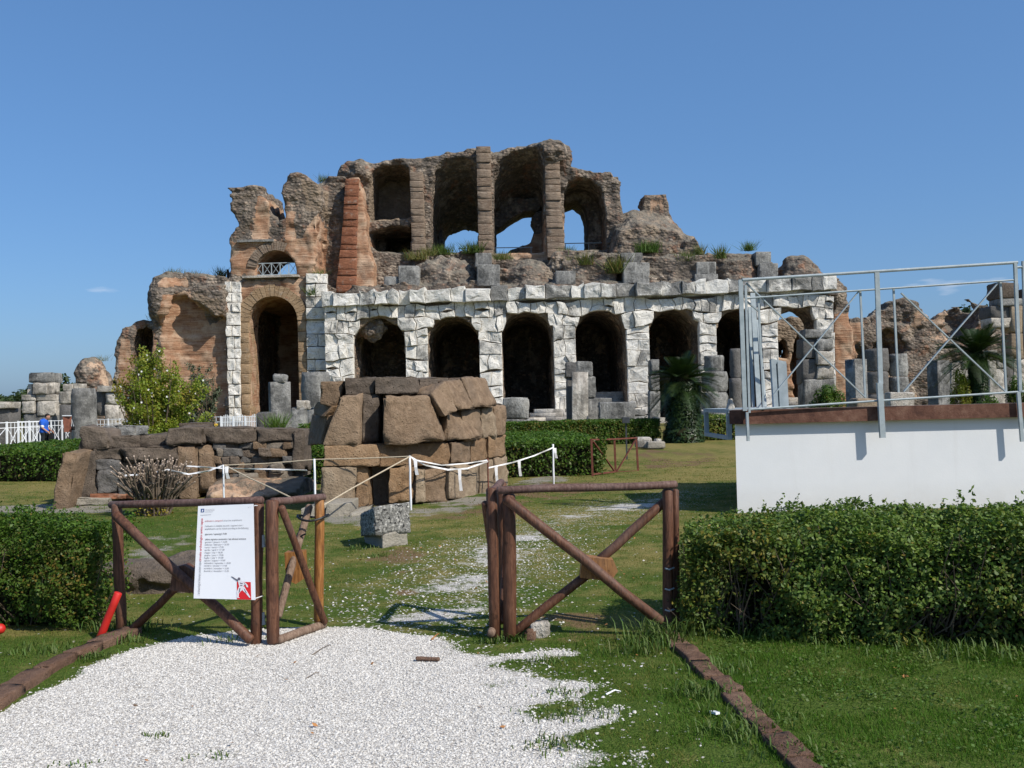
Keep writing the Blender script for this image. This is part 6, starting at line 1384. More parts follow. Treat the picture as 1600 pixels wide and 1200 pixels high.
vol.add(vol.cap(tuple(c), tuple(c + Vector((.02, 0, .04))), .018, .014)); link_ = tag(link('plastic_cup', vol.mesh('plastic_cup'), M['white_paint'], None), 'crumpled white plastic scrap caught low in the dense hedge', 'litter')
p = G(1112, 1118); tag(bar((p.x, p.y, .02), (p.x + .02, p.y - .06, .03), .012, .006).obj('paper_scrap', M['white_paint'], None), 'white paper scrap on the grass beside the kerb', 'litter')
t = thing('garden_lamp', 'small black lamp box standing at the back of the clipped hedge', 'lamp', tuple(P(978, 680, 27).xy) + (0.0,))
MB().hexa(hexa_px([(973, 652), (984, 652), (984, 661), (973, 661)], 27, 27, .18)).obj('lamp_box', M['dark_metal'], t); bar(Vector((*P(978, 661, 27.1).xy, 0)), P(978, 660, 27.1), .02, .02).obj('stake', M['dark_metal'], t)
# ------------------------------------------------------------------ plants
def leaves_mesh(name, pos, nrm, size, tint, rng, aspect=0.6, fold=0.15, droop=None):
    """Rhombic leaves: pos n x 3, nrm n x 3 (facing), size n, tint n. Two triangles each, folded along the midrib."""
    n = len(pos); nrm = nrm / (np.linalg.norm(nrm, axis=1)[:, None] + 1e-9)
    r = rng.normal(size=(n, 3)) if droop is None else droop
    a = np.cross(nrm, r); a /= np.linalg.norm(a, axis=1)[:, None] + 1e-9; b = np.cross(nrm, a)
    s = size[:, None]
    v = np.stack([pos - a * s * .5, pos + b * s * .5 * aspect - nrm * s * fold * .3, pos + a * s * .5, pos - b * s * .5 * aspect - nrm * s * fold * .3], 1).reshape(-1, 3)
    k = np.arange(n)[:, None] * 4
    f = np.concatenate([k + np.array([[0, 1, 2]]), k + np.array([[0, 2, 3]])])
    return mesh(name, v, f, {'tint': np.repeat(tint, 4)})

def stems_mesh(name, A_, B_, r0, r1, n=5, bend=None):
    """Many thin tapered stems A->B in one mesh."""
    A_ = np.asarray(A_, float); B_ = np.asarray(B_, float); m = len(A_); T = B_ - A_; T /= np.linalg.norm(T, axis=1)[:, None] + 1e-9
    ref = np.where(np.abs(T[:, 2:3]) < .9, np.array([[0, 0, 1.0]]), np.array([[0, 1.0, 0]])); a = np.cross(T, ref); a /= np.linalg.norm(a, axis=1)[:, None] + 1e-9; b = np.cross(a, T)
    Mid = (A_ + B_) / 2 + (bend if bend is not None else 0)
    r0 = np.broadcast_to(r0, (m,)); r1 = np.broadcast_to(r1, (m,)); rows = []
    for c, rr in ((A_, r0), (Mid, (r0 + r1) / 2), (B_, r1)):
        for k in range(n): q = 2 * math.pi * k / n; rows.append(c + (a * math.cos(q) + b * math.sin(q)) * rr[:, None])
    v = np.stack(rows, 1).reshape(-1, 3); base = np.arange(m)[:, None] * (3 * n); f = []
    for i in range(2):
        for k in range(n): f.append(base + np.array([[i * n + k, i * n + (k + 1) % n, (i + 1) * n + (k + 1) % n, (i + 1) * n + k]]))
    return mesh(name, v, np.concatenate(f))

def hedge(label, p0, p1, thick, h, nleaf, size, mat, seed, group=None, lump=.09, gap=.28, deep=.22, twigs=60, sides=(1, 1, 1, 1), topdip=0.0, dark=0.0, hl=1.0):
    """Clipped hedge along p0-p1 (its front foot), `thick` deep. sides: front, low end, high end, back get leaves."""
    rng = np.random.default_rng(seed)
    p0 = np.array([p0[0], p0[1]]); p1 = np.array([p1[0], p1[1]]); L_ = np.linalg.norm(p1 - p0); u = (p1 - p0) / L_; w_ = np.array([-u[1], u[0]])
    t = thing('hedge', label, 'hedge', (*((p0 + p1) / 2), 0.0), group)
    areas = np.array([L_ * h * sides[0], thick * h * sides[1], thick * h * sides[2], L_ * h * sides[3] * .5, L_ * thick * 1.1]); n_ = rng.multinomial(nleaf, areas / areas.sum())
    S = []; N = []
    for k, n in enumerate(n_):
        a, b = rng.uniform(0, 1, n), rng.uniform(0, 1, n)
        if k == 0: s = np.stack([a * L_, 0 * a, b * h], 1); m = (0, -1, 0)
        elif k == 1: s = np.stack([0 * a, a * thick, b * h], 1); m = (-1, 0, 0)
        elif k == 2: s = np.stack([0 * a + L_, a * thick, b * h], 1); m = (1, 0, 0)
        elif k == 3: s = np.stack([a * L_, 0 * a + thick, b * h], 1); m = (0, 1, 0)
        else: s = np.stack([a * L_, b * thick, 0 * a + h], 1); m = (0, 0, 1)
        S.append(s); N.append(np.tile(np.array(m, float), (n, 1)))
    S = np.concatenate(S); N = np.concatenate(N)
    big = vnoise(S, .42, seed) * .6 + vnoise(S, .19, seed + 1) * .4
    clump = vnoise(S, .11, seed + 2)
    dep = rng.exponential(deep * .38, len(S))
    S[:, 2] *= hl + (1 - hl) * np.clip(S[:, 0] / (L_ * .55), 0, 1)
    # rounded arrises
    edge = np.clip(1 - (h - S[:, 2]) / .16, 0, 1)
    off = big * lump + clump * lump * .45 - dep
    low = np.clip((0.30 - S[:, 2]) / .30, 0, 1) * (N[:, 2] < .5)
    off -= low * .10
    pos = S + N * off[:, None]; pos[:, 1] += edge * .10 * (N[:, 1] < -.5); pos[:, 2] += np.where(N[:, 2] > .5, -np.clip(1 - S[:, 1] / .18, 0, 1) * .06, 0)
    pos[:, 2] += topdip * (vnoise(np.stack([S[:, 0], 0 * S[:, 0], 0 * S[:, 0]], 1), .8, seed + 9)) * S[:, 2] / h
    keep = rng.uniform(size=len(S)) > np.clip(gap * (0.5 - big * 1.1) + .25 * low, 0, .93) * (N[:, 2] < .5)
    keep &= pos[:, 2] > .02
    pos, N, clump, big, dep = pos[keep], N[keep], clump[keep], big[keep], dep[keep]; n = len(pos)
    # shoots standing out of the clipped surface
    ns = int(L_ * 70) if size < .04 else 0
    if ns:
        i = rng.choice(np.nonzero(dep < deep * .25)[0], ns); sd_ = N[i] * rng.uniform(.5, 1, (ns, 1)) + np.array([0, 0, .8]) + rng.normal(0, .35, (ns, 3)); sd_ /= np.linalg.norm(sd_, axis=1)[:, None]; ln = rng.uniform(.04, .13, ns)
        j = np.repeat(np.arange(ns), 12); r = np.tile(np.linspace(.15, 1, 12), ns); ep = pos[i][j] + sd_[j] * (ln[j] * r)[:, None] + rng.normal(0, .008, (len(j), 3))
        pos = np.concatenate([pos, ep]); N = np.concatenate([N, sd_[j] * .4 + rng.normal(0, .5, (len(j), 3))]); n = len(pos)
    nr = N + rng.normal(size=(n, 3)) * .75 + np.array([0, 0, .35])
    wpos = np.stack([p0[0] + pos[:, 0] * u[0] + pos[:, 1] * w_[0], p0[1] + pos[:, 0] * u[1] + pos[:, 1] * w_[1], pos[:, 2]], 1)
    wn_ = np.stack([nr[:, 0] * u[0] + nr[:, 1] * w_[0], nr[:, 0] * u[1] + nr[:, 1] * w_[1], nr[:, 2]], 1)
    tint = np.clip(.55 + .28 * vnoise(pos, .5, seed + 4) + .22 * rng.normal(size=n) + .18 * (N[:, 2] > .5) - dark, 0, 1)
    tint = np.where(rng.uniform(size=n) < .012, rng.uniform(0, .12, n), tint)
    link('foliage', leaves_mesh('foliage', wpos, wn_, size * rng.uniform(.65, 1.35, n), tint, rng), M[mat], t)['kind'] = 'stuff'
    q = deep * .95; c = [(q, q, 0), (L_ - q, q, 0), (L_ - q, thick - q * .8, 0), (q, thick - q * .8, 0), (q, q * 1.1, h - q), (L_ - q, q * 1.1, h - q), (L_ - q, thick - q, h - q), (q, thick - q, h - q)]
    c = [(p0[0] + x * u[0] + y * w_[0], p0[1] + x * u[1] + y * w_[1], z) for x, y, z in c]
    v, f = rough_block(c, 12, .07, .05, seed, .3); link('dark_core', mesh('dark_core', v, f), M['dark_core'], t)  # dark core added to block light and imitate the shade inside
    if twigs:
        a = np.stack([rng.uniform(.05, L_ - .05, twigs), rng.uniform(.15, .3, twigs), rng.uniform(0, .15, twigs)], 1); b = a + np.stack([rng.normal(0, .14, twigs), rng.uniform(-.30, -.02, twigs), rng.uniform(.15, h * .8, twigs)], 1)
        tw = lambda s: np.stack([p0[0] + s[:, 0] * u[0] + s[:, 1] * w_[0], p0[1] + s[:, 0] * u[1] + s[:, 1] * w_[1], s[:, 2]], 1)
        link('twigs', stems_mesh('twigs', tw(a), tw(b), .007, .002, 5, rng.normal(0, .03, (twigs, 3))), M['bark'], t)['kind'] = 'stuff'
    return t
hedge('large dense dark hedge in front of the white building', (1.12, 6.66), (5.9, 5.25), 1.0, .825, 150000, .031, 'hedge_leaf', 3, None, .15, 1.0, .30, 220, (1, 1, 0, .1), .02, .0, .89)
hedge('bright leafy hedge at the notice fence beside the red pipe', (-5.9, 7.52), (-3.2, 7.34), .66, .785, 75000, .027, 'box_leaf', 5, None, .13, .85, .27, 60, (1, 0, 1, .3), .03, .02)
p = P(0, 750, 24.5); q_ = P(122, 748, 23.6); hedge('clipped low hedge beyond the lawn at the west end of the low wall', (p.x - 3, 24.8), (q_.x + 1.2, 23.6), 9.0, .82, 45000, .08, 'box_leaf', 7, None, .07, .5, .2, 30, (1, 0, 1, 0), .02, .03)
a = P(785, 745, 21.0); b = P(944, 742, 21.6); hedge('broad clipped hedge between the tomb and the red barrier', (a.x - 4.2, 20.9), (b.x + .05, 21.5), 7.0, .84, 60000, .068, 'box_leaf', 9, None, .06, .45, .2, 30, (1, 0, 1, 0), .02, .03)
a = P(700, 680, 34); b = P(1040, 690, 36); hedge('long clipped hedge in front of the arcade steps', (a.x, 35.5), (b.x, 37.0), 1.6, .95, 36000, .075, 'box_leaf', 11, None, .06, .45, .2, 0, (1, 0, 1, 0), .02, .08)
a = P(1075, 690, 36); b = P(1180, 690, 37); hedge('short clipped hedge running from the near cycad behind the white building', (a.x, 38), (b.x + 12, 38.4), 1.4, .98, 30000, .075, 'hedge_leaf', 13, None, .06, .45, .2, 0, (1, 1, 0, 0), .02, .0)
hedge('low clipped hedge on the far side of the low wall', (P(470, 700, 22).x - .2, 22.5), (P(497, 700, 22).x + .2, 22.4), 1.2, 1.3, 9000, .055, 'box_leaf', 15, None, .1, .5, .2, 10, (1, 1, 1, 0), .05, -.1)

def bush(name, label, cat, px, py_base, d, w_, zt, nleaf, size, mat, seed, shape='round', flowers=0, lean=0.0, tintf=None, stems=26, z0=0.0, depthk=.8):
    rng = np.random.default_rng(seed); c = P(px, 640, d); cx, cy = c.x, d
    t = thing(name, label, cat, (cx, cy, 0.0))
    m = stems; ang = rng.uniform(0, 2 * math.pi, m); rad = np.sqrt(rng.uniform(0, 1, m)) * w_ * .46
    A_ = np.stack([cx + np.cos(ang) * rad * .22, cy + np.sin(ang) * rad * .22, np.zeros(m)], 1)
    hh = zt * rng.uniform(.72, 1.0, m) * (1 - .35 * (rad / (w_ * .5)) ** 2)
    B_ = np.stack([cx + np.cos(ang) * rad + lean * hh / zt, cy + np.sin(ang) * rad * depthk, hh], 1)
    link('stem', stems_mesh('stem', A_, B_, .016 * w_, .004, 5, rng.normal(0, .04, (m, 3))), M['bark'], t)['kind'] = 'stuff'
    if shape == 'round':
        k = rng.integers(0, 60, nleaf); cc = rng.normal(size=(60, 3)); cc /= np.linalg.norm(cc, axis=1)[:, None]; cc *= rng.uniform(.4, .85, (60, 1)); cr_ = rng.uniform(.2, .36, 60)
        dv = rng.normal(size=(nleaf, 3)); dv /= np.linalg.norm(dv, axis=1)[:, None]; q = cc[k] + dv * (cr_[k] * rng.uniform(.5, 1, nleaf) ** .5)[:, None]
        pos = np.stack([cx + q[:, 0] * w_ / 2, cy + q[:, 1] * w_ / 2 * depthk, z0 + (q[:, 2] + 1.05) / 2.1 * (zt - z0)], 1); nr = dv
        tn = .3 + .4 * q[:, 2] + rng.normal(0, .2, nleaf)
    else:                                   # leaves strung along shoots that fan out from the stems
        ns = 150 if shape == 'loose' else 260; k = rng.integers(0, m, ns); s = rng.uniform(.2, .95, ns); O = A_[k] * (1 - s[:, None]) + B_[k] * s[:, None]
        dr = np.stack([rng.normal(0, .5, ns), rng.normal(0, .45, ns), rng.uniform(.25, 1.0, ns)], 1); dr /= np.linalg.norm(dr, axis=1)[:, None]; ln = rng.uniform(.25, .62, ns) * w_ * .42
        link('shoot', stems_mesh('shoot', O, O + dr * ln[:, None], .006, .002, 4), M['bark'], t)['kind'] = 'stuff'
        j = rng.integers(0, ns, nleaf); r = rng.uniform(.05, 1.02, nleaf); pos = O[j] + dr[j] * (ln[j] * r)[:, None] + rng.normal(0, .045 * w_ / 2, (nleaf, 3)); pos[:, 2] = np.clip(pos[:, 2], .06, None)
        nr = rng.normal(size=(nleaf, 3)) + np.array([0, -.2, .5]); tn = .55 + .3 * vnoise(pos, .5, seed) + rng.normal(0, .18, nleaf)
    if tintf is not None: tn = tintf(pos, tn)
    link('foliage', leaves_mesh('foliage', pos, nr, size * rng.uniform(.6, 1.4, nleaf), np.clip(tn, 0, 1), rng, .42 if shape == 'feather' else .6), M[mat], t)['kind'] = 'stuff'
    if flowers:
        i = rng.choice(nleaf, flowers, False); v = []; f = []
        for p in pos[i]:
            o = p + np.array([rng.normal(0, .03), -.06, rng.normal(0, .03)])
            for e in range(5):
                q = 2 * math.pi * e / 5; a_ = np.array([math.cos(q), -.25, math.sin(q)]) * .028; b_ = np.array([-math.sin(q), 0, math.cos(q)]) * .013; z_ = len(v); v += [o, o + a_ * .6 + b_, o + a_, o + a_ * .6 - b_]; f.append((z_, z_ + 1, z_ + 2, z_ + 3))
        link('blossoms', mesh('blossoms', v, f), M['petal'], t)['kind'] = 'stuff'
    return t
zt_ = P(245, 552, 24).z
bush('flowering_shrub', 'tall yellow-green shrub dotted with white blossoms behind the low wall', 'shrub', 246, 680, 24, 2.75, zt_ + .1, 24000, .062, 'lime_leaf', 21, 'loose', 85, 0, lambda p, tn: np.where(p[:, 0] < P(205, 640, 24).x, tn - .35, tn), 30)
bush('olive_shrub', 'wispy grey-green shrub growing beside the flowering shrub', 'shrub', 316, 680, 27, 1.35, P(310, 548, 27).z, 9000, .075, 'olive_leaf', 22, 'feather', 0, -.15, None, 22)
bush('round_bush', 'round dark green bush behind the coping under the railing', 'bush', 1292, 640, 30, 1.45, P(1290, 592, 30).z, 14000, .06, 'box_leaf', 23)
bush('round_bush', 'light green bush between the square pillar and the second cycad', 'bush', 1502, 640, 36, .95, P(1500, 573, 36).z, 9000, .065, 'lime_leaf', 24)
bush('round_bush', 'dark bush at the eastern edge beyond the railing', 'bush', 1588, 640, 38, .95, P(1588, 585, 38).z, 5000, .07, 'box_leaf', 25)
bush('round_bush', 'low dark bushes under the second cycad', 'bush', 1545, 640, 33, 1.5, P(1540, 612, 33).z, 6000, .07, 'box_leaf', 26)

def cycad(label, px, d, zt, tr, rcrown, seed, nf=54):
    rng = np.random.default_rng(seed); cx = P(px, 640, d).x
    t = thing('cycad_palm', label, 'palm', (cx, d, 0.0))
    vol = Vol((cx - tr * 1.7, d - tr * 1.7, -.1), (cx + tr * 1.7, d + tr * 1.7, zt + .1), .06); vol.add(vol.cap((cx, d, .3), (cx, d, zt - .25), tr * .78, tr * .62)); vol.add(vol.ell((cx, d, .25), (tr * .95, tr * .95, .4)), .2); vol.rough(.10, .25, seed, 3); link('trunk', vol.mesh('trunk'), M['dark_core'], t)
    # old frond stubs all over the trunk
    n = 5200; an = rng.uniform(0, 6.283, n); z = rng.uniform(.02, zt - .2, n); r = tr * (.80 + .16 * rng.uniform(size=n)) + .10 * (z < .5); pos = np.stack([cx + np.cos(an) * r, d + np.sin(an) * r, z], 1); nr = np.stack([np.cos(an) * .6, np.sin(an) * .6, rng.uniform(.1, .9, n)], 1)
    link('frond_stubs', leaves_mesh('frond_stubs', pos, nr, rng.uniform(.12, .26, n), np.clip(.58 + rng.normal(0, .16, n), .22, 1), rng, .3), M['palm_leaf'], t)['kind'] = 'stuff'
    for k in range(nf):
        an = k * 2.39996 + rng.uniform(-.2, .2); el = rng.uniform(.05, 1.25) if k > 12 else rng.uniform(-.45, .05); Lf = rcrown * rng.uniform(.88, 1.12) * (1.0 if el < .7 else .85); pts = []
        for s in np.linspace(0, 1, 9):
            e = el - s * s * (0.55 + .45 * el); hr = Lf * (math.cos(el) * s * .97); hz = Lf * (math.sin(el) * s - .42 * s * s * math.cos(el))
            pts.append(np.array([cx + math.cos(an) * hr, d + math.sin(an) * hr, zt - .2 + hz]))
        pts = np.array(pts); v = []; f = []; nl = 34
        side = np.array([-math.sin(an), math.cos(an), 0])
        for i in range(nl):
            s = .12 + .88 * i / (nl - 1); q = s * 8; j = min(int(q), 7); p = pts[j] + (pts[j + 1] - pts[j]) * (q - j); tg = pts[j + 1] - pts[j]; tg /= np.linalg.norm(tg); up = np.cross(side, tg); ll = .26 * rcrown * math.sin(math.pi * (.12 + .82 * s)) + .05
            if up[2] < 0: up = -up
            for sg_ in (-1, 1):
                dv = side * sg_ * .85 + tg * .55 + up * .28; tip = p + dv * ll; b_ = tg * .016; z_ = len(v); v += [p - b_, p + b_, tip]; f.append((z_, z_ + 1, z_ + 2))
        for i in range(8):
            z_ = len(v); v += [pts[i] - side * .012, pts[i] + side * .012, pts[i + 1] + side * .009, pts[i + 1] - side * .009]; f.append((z_, z_ + 1, z_ + 2, z_ + 3))
        tn = np.clip(rng.normal(.58 if el > 0 else .42, .14), .12, 1)
        link('frond', mesh('frond', v, f, {'tint': np.full(len(v), tn)}), M['palm_leaf'], t)
    return t
cycad('stout cycad palm with a shaggy trunk on the lawn before the arcade', 1067, 37, P(1067, 590, 37).z, .74, 1.6, 31, 72)
cycad('cycad palm seen through the steel railing', 1530, 36, P(1530, 546, 36).z, .36, 1.65, 32, 60)

# the cut-back dead shrub in front of the low wall
rng = np.random.default_rng(41); p = G(262, 798); cx, cy = p.x, 15.6
ds = thing('dead_shrub', 'cut-back dead shrub of bare grey stems before the low wall', 'shrub', (cx, cy, 0.0))
A_, B_, R0, R1, tips = [], [], [], [], []
for k in range(105):
    an = rng.uniform(0, 6.283); sp_r = rng.uniform(0, 1) ** .6
    a = np.array([cx + math.cos(an) * .22 * sp_r, cy + math.sin(an) * .2 * sp_r, 0]); zt = rng.uniform(.28, .55); m_ = a + np.array([math.cos(an) * .17 * sp_r, math.sin(an) * .15 * sp_r, zt]); A_.append(a); B_.append(m_); R0.append(.022); R1.append(.016)
    for j in range(rng.integers(2, 4)):
        b = m_ + np.array([math.cos(an) * .24 * sp_r + rng.normal(0, .08), math.sin(an) * .2 * sp_r + rng.normal(0, .08), rng.uniform(.2, .44) * (1.15 - .35 * sp_r)]); A_.append(m_); B_.append(b); R0.append(.016); R1.append(.012); tips.append((m_, b))
        if rng.uniform() < .6: c = m_ + (b - m_) * .6; e = c + np.array([rng.normal(0, .11), rng.normal(0, .1), rng.uniform(.03, .2)]); A_.append(c); B_.append(e); R0.append(.010); R1.append(.006)
link('stems', stems_mesh('stems', A_, B_, np.array(R0), np.array(R1), 6, rng.normal(0, .015, (len(A_), 3))), M['dead_wood'], ds)['kind'] = 'stuff'
link('cut_ends', stems_mesh('cut_ends', [b - (b - a) * .02 for a, b in tips], [b + (b - a) / np.linalg.norm(b - a) * .012 for a, b in tips], .0135, .0125, 6), M['cut_wood'], ds)['kind'] = 'stuff'
n = 900; an = rng.uniform(0, 6.283, n); r = rng.uniform(.02, .3, n); pos = np.stack([cx + np.cos(an) * r, cy + np.sin(an) * r - .05, rng.uniform(.01, .3, n)], 1)
link('dry_leaves', leaves_mesh('dry_leaves', pos, rng.normal(size=(n, 3)), rng.uniform(.03, .06, n), np.clip(rng.normal(.1, .12, n), 0, 1), rng), M['lime_leaf'], ds)['kind'] = 'stuff'

# tufts growing on the ruins and about
def tuft(label, px, py, d, hgt, wdt, n, mat, seed, tint=.6, name='grass_tuft', cat='grass'):
    n = int(n * 2.4); rng = np.random.default_rng(seed); c = P(px, py, d); A_ = np.stack([c.x + rng.normal(0, wdt * .3, n), c.y + rng.normal(0, wdt * .2, n), np.full(n, c.z - .1)], 1)
    h = hgt * rng.uniform(.45, 1.05, n); dv = np.stack([rng.normal(0, .5, n), rng.normal(0, .5, n), np.ones(n)], 1); B_ = A_ + dv * h[:, None]; wv = np.stack([rng.normal(size=n), rng.normal(size=n), 0 * h], 1); wv /= np.linalg.norm(wv, axis=1)[:, None]; wv *= (hgt * .02)
    v = np.stack([A_ - wv, A_ + wv, (A_ + B_) / 2 + wv * .9 + dv * 0, B_, (A_ + B_) / 2 - wv * .9], 1).reshape(-1, 3); k = np.arange(n)[:, None] * 5
    f = np.concatenate([k + np.array([[0, 1, 2]]), k + np.array([[0, 2, 4]]), k + np.array([[4, 2, 3]])])
    return tag(link(name, mesh(name, v, f, {'tint': np.repeat(np.clip(tint + rng.normal(0, .2, n), 0, 1), 5)}), M[mat], None), label, cat)
TF = [(693, 396, DA + 6, 1.0, 1.2, 90, .75, 'bright tuft on the terrace at the foot of the second brick pier'), (742, 394, DA + 6, 1.1, 1.5, 150, .7, 'wide grassy tuft before the tallest brick pier'), (650, 404, DA + 4, .9, 1.4, 80, .3, 'dry tuft under the second brick pier'),
      (670, 398, DA + 5, .9, .9, 60, .35, 'straw tuft beside the bright terrace tuft'), (783, 404, DA + 4, .8, 1.3, 70, .4, 'tuft on the mound east of the tallest pier'), (888, 398, DA + 3, .9, 1.0, 70, .5, 'tuft behind the fourth brick pier'), (895, 416, DA + 2, 1.0, 1.1, 60, .3, 'dry tuft over the grey block under the eastern vault'), (915, 412, DA + 1.4, 1.2, 1.0, 60, .4, 'trailing tuft on the terrace rubble'),
      (962, 425, DA + 1.2, 1.6, 1.0, 80, .35, 'long dry tuft hanging beside the big grey block'), (1014, 393, DA + 3.5, 1.1, 1.3, 160, .85, 'vivid green tuft on the sloping mound'), (1074, 407, DA + 1.5, 1.0, 1.0, 70, .6, 'small tuft at the low end of the mound'), (1094, 396, DA + 2, 1.0, .7, 40, .4, 'thin grass at the end of the mound'), (1126, 402, DA + 1.4, 1.2, .7, 50, .5, 'wispy tuft on the round terrace mound'), (1170, 390, DA + 3, .9, .7, 70, .8, 'spiky green tuft standing against the sky'),
      (425, 352, DP + 3, 1.0, 1.2, 80, .6, 'green tuft in the notch above the portal'), (302, 436, DW + 1.2, .9, 1.5, 70, .2, 'dry tuft on the western wing wall'), (345, 432, DW + 3, 1.0, .8, 50, .3, 'dry tuft beside the portal tower'), (270, 428, DW + 2, .7, 1.4, 40, .4, 'thin grass on the top of the western wing'), (505, 284, DP + 6, .8, .6, 40, .5, 'little bush on the shadowed wall top'), (496, 436, DP + .2, 1.0, .7, 60, .8, 'green creeper tuft beside the tall doorway'), (487, 460, DP - .3, .9, .6, 50, .6, 'yellow-green tuft on the shaded ashlar strip'),
      (160, 556 + 6, 64, .5, .8, 20, .4, 'thin grass on the round brown lump'), (243, 500, DA + 5, .8, .8, 40, .5, 'grass on the orange brick stub'), (432, 672, 38.5, .9, .5, 60, .85, 'green weed at the foot of the slender pillar'), (1326, 640, 29.5, .3, .3, 1, .5, '')]
for k, (x, y, d, h, w_, n, tn, lab) in enumerate(TF):
    if n > 1: tuft(lab, x, y, d, h, w_, n, 'weed_leaf', 100 + k, tn)

# trees beyond
def tree(label, px, d, ztop, w_, seed, group='trees on the horizon'):
    rng = np.random.default_rng(seed); cx = P(px, 640, d).x
    t = thing('tree', label, 'tree', (cx, d, 0.0), group)
    MB().tube([(cx, d, 0), (cx + .2, d, ztop * .3), (cx, d, ztop * .7)], .28, 7, True, .12).obj('trunk', M['bark'], t)
    n = 3600; K = 26; k = rng.integers(0, K, n); cc = rng.normal(size=(K, 3)); cc /= np.linalg.norm(cc, axis=1)[:, None]; cc *= rng.uniform(.3, .9, (K, 1)); cr_ = rng.uniform(.18, .36, K); dv = rng.normal(size=(n, 3)); dv /= np.linalg.norm(dv, axis=1)[:, None]
    q = cc[k] + dv * (cr_[k] * rng.uniform(.55, 1, n))[:, None]; pos = np.stack([cx + q[:, 0] * w_ / 2, d + q[:, 1] * w_ / 2, ztop * .56 + q[:, 2] * ztop * .46], 1); pos[:, 2] = np.clip(pos[:, 2], .3, None)
    link('crown', leaves_mesh('crown', pos, dv + rng.normal(0, .5, (n, 3)), rng.uniform(.35, .75, n), np.clip(.45 + .3 * q[:, 2] + rng.normal(0, .2, n), 0, 1), rng), M['tree_leaf'], t)['kind'] = 'stuff'
for k, (x, d, y, w_, lab) in enumerate([(-20, 150, 616, 9, 'low dark tree at the western edge of the horizon'), (22, 152, 612, 10, 'wide dark tree on the horizon behind the white pier'), (50, 140, 604, 8, 'dark rounded tree just behind the white weathered pier'), (94, 120, 588, 6.5, 'taller dark tree between the two western piers'), (76, 130, 604, 7, 'dark tree filling the gap beside the white pier'), (176, 110, 575, 5, 'dark tree behind the round brown lump'),
                                        (1338, 118, 487, 5.5, 'tree top rising behind the end of the arcade'), (1440, 125, 480, 7, 'tree top behind the dip of the reddish ruin'), (1462, 128, 487, 6, 'second lower tree top behind the reddish ruin'), (1535, 122, 475, 6, 'tree top over the reddish ruin beside the tall eastern pier'), (1555, 125, 482, 5, 'small tree top nearest to the tall eastern pier')]):
    tree(lab, x, d, P(x, y, d).z, w_, 200 + k)
rng = np.random.default_rng(77); n = 20000
far = np.stack([rng.uniform(-420, 420, n), rng.uniform(330, 380, n), rng.uniform(0, 1, n) ** .8], 1); far[:, 2] *= 7 + 3 * v2(far[:, 0], far[:, 0] * 0, 26, 3)
fw = link('far_wood', leaves_mesh('far_wood', far, rng.normal(size=(n, 3)), rng.uniform(1.2, 2.4, n), np.clip(rng.normal(.4, .2, n), 0, 1), rng), M['tree_leaf'], None); fw['kind'] = 'stuff'

# ------------------------------------------------------------------ grass and gravel
def grass(name, x0, x1, y0, y1, n, hgt, seed, wdt, dens=None, tadd=0.0):
    rng = np.random.default_rng(seed); x = rng.uniform(x0, x1, n); y = rng.uniform(y0, y1, n)
    vis = np.abs(x + .0) < y * .60 + .5; x, y = x[vis], y[vis]; z = zones(x, y)
    pr = (1 - np.clip(z['gravel'] * 1.35, 0, 1)) * (1 - .8 * z['grey']) * (1 - .6 * z['soil']) * (1 - .45 * z['dry']) * np.clip(.6 + 1.1 * fbm2(x, y, .32, seed), .08, 1)
    pr = pr * np.where(y < 6.7, 1, .9)
    k = rng.uniform(size=len(x)) < pr; x, y = x[k], y[k]; dry = z['dry'][k]; fresh = z['fresh'][k]; m = len(x)
    cl = np.clip(.7 + .6 * fbm2(x, y, .16, seed + 5), .3, 1.5)
    h = hgt * rng.uniform(.5, 1.25, m) * cl * (1 + .5 * fresh) * (1 - .3 * dry); an = rng.uniform(0, 6.283, m); ln = rng.uniform(.2, .95, m) * h
    A_ = np.stack([x, y, gh(x, y) - .003], 1); B_ = A_ + np.stack([np.cos(an) * ln, np.sin(an) * ln, h], 1); wv = np.stack([np.sin(an + rng.normal(0, .6, m)), -np.cos(an), 0 * x], 1) * (wdt * rng.uniform(.6, 1.3, m))[:, None]
    v = np.stack([A_ - wv, A_ + wv, B_], 1).reshape(-1, 3); f = np.arange(m * 3).reshape(-1, 3)
    tn = np.clip(.66 - .62 * (dry - .25) + .2 * fresh + .21 * rng.normal(size=m) + .26 * fbm2(x, y, .3, 70) + tadd, 0, 1)
    o = link(name, mesh(name, v, f, {'tint': np.repeat(tn, 3)}), M['grass_blade'], None); o['kind'] = 'stuff'; return o
grass('grass', .2, 3.9, 3.9, 6.9, 170000, .030, 1, .0022)
grass('grass', -4.6, -1.6, 4.3, 7.4, 60000, .030, 2, .0022)
grass('grass', -1.9, .6, 5.6, 7.0, 20000, .026, 3, .0022)
grass('grass', -4.2, 3.6, 6.8, 10.5, 170000, .028, 4, .0026)
grass('grass', -8, 7, 10.5, 16, 150000, .032, 5, .0045)
grass('grass', -14, 13, 16, 27, 130000, .04, 6, .009)
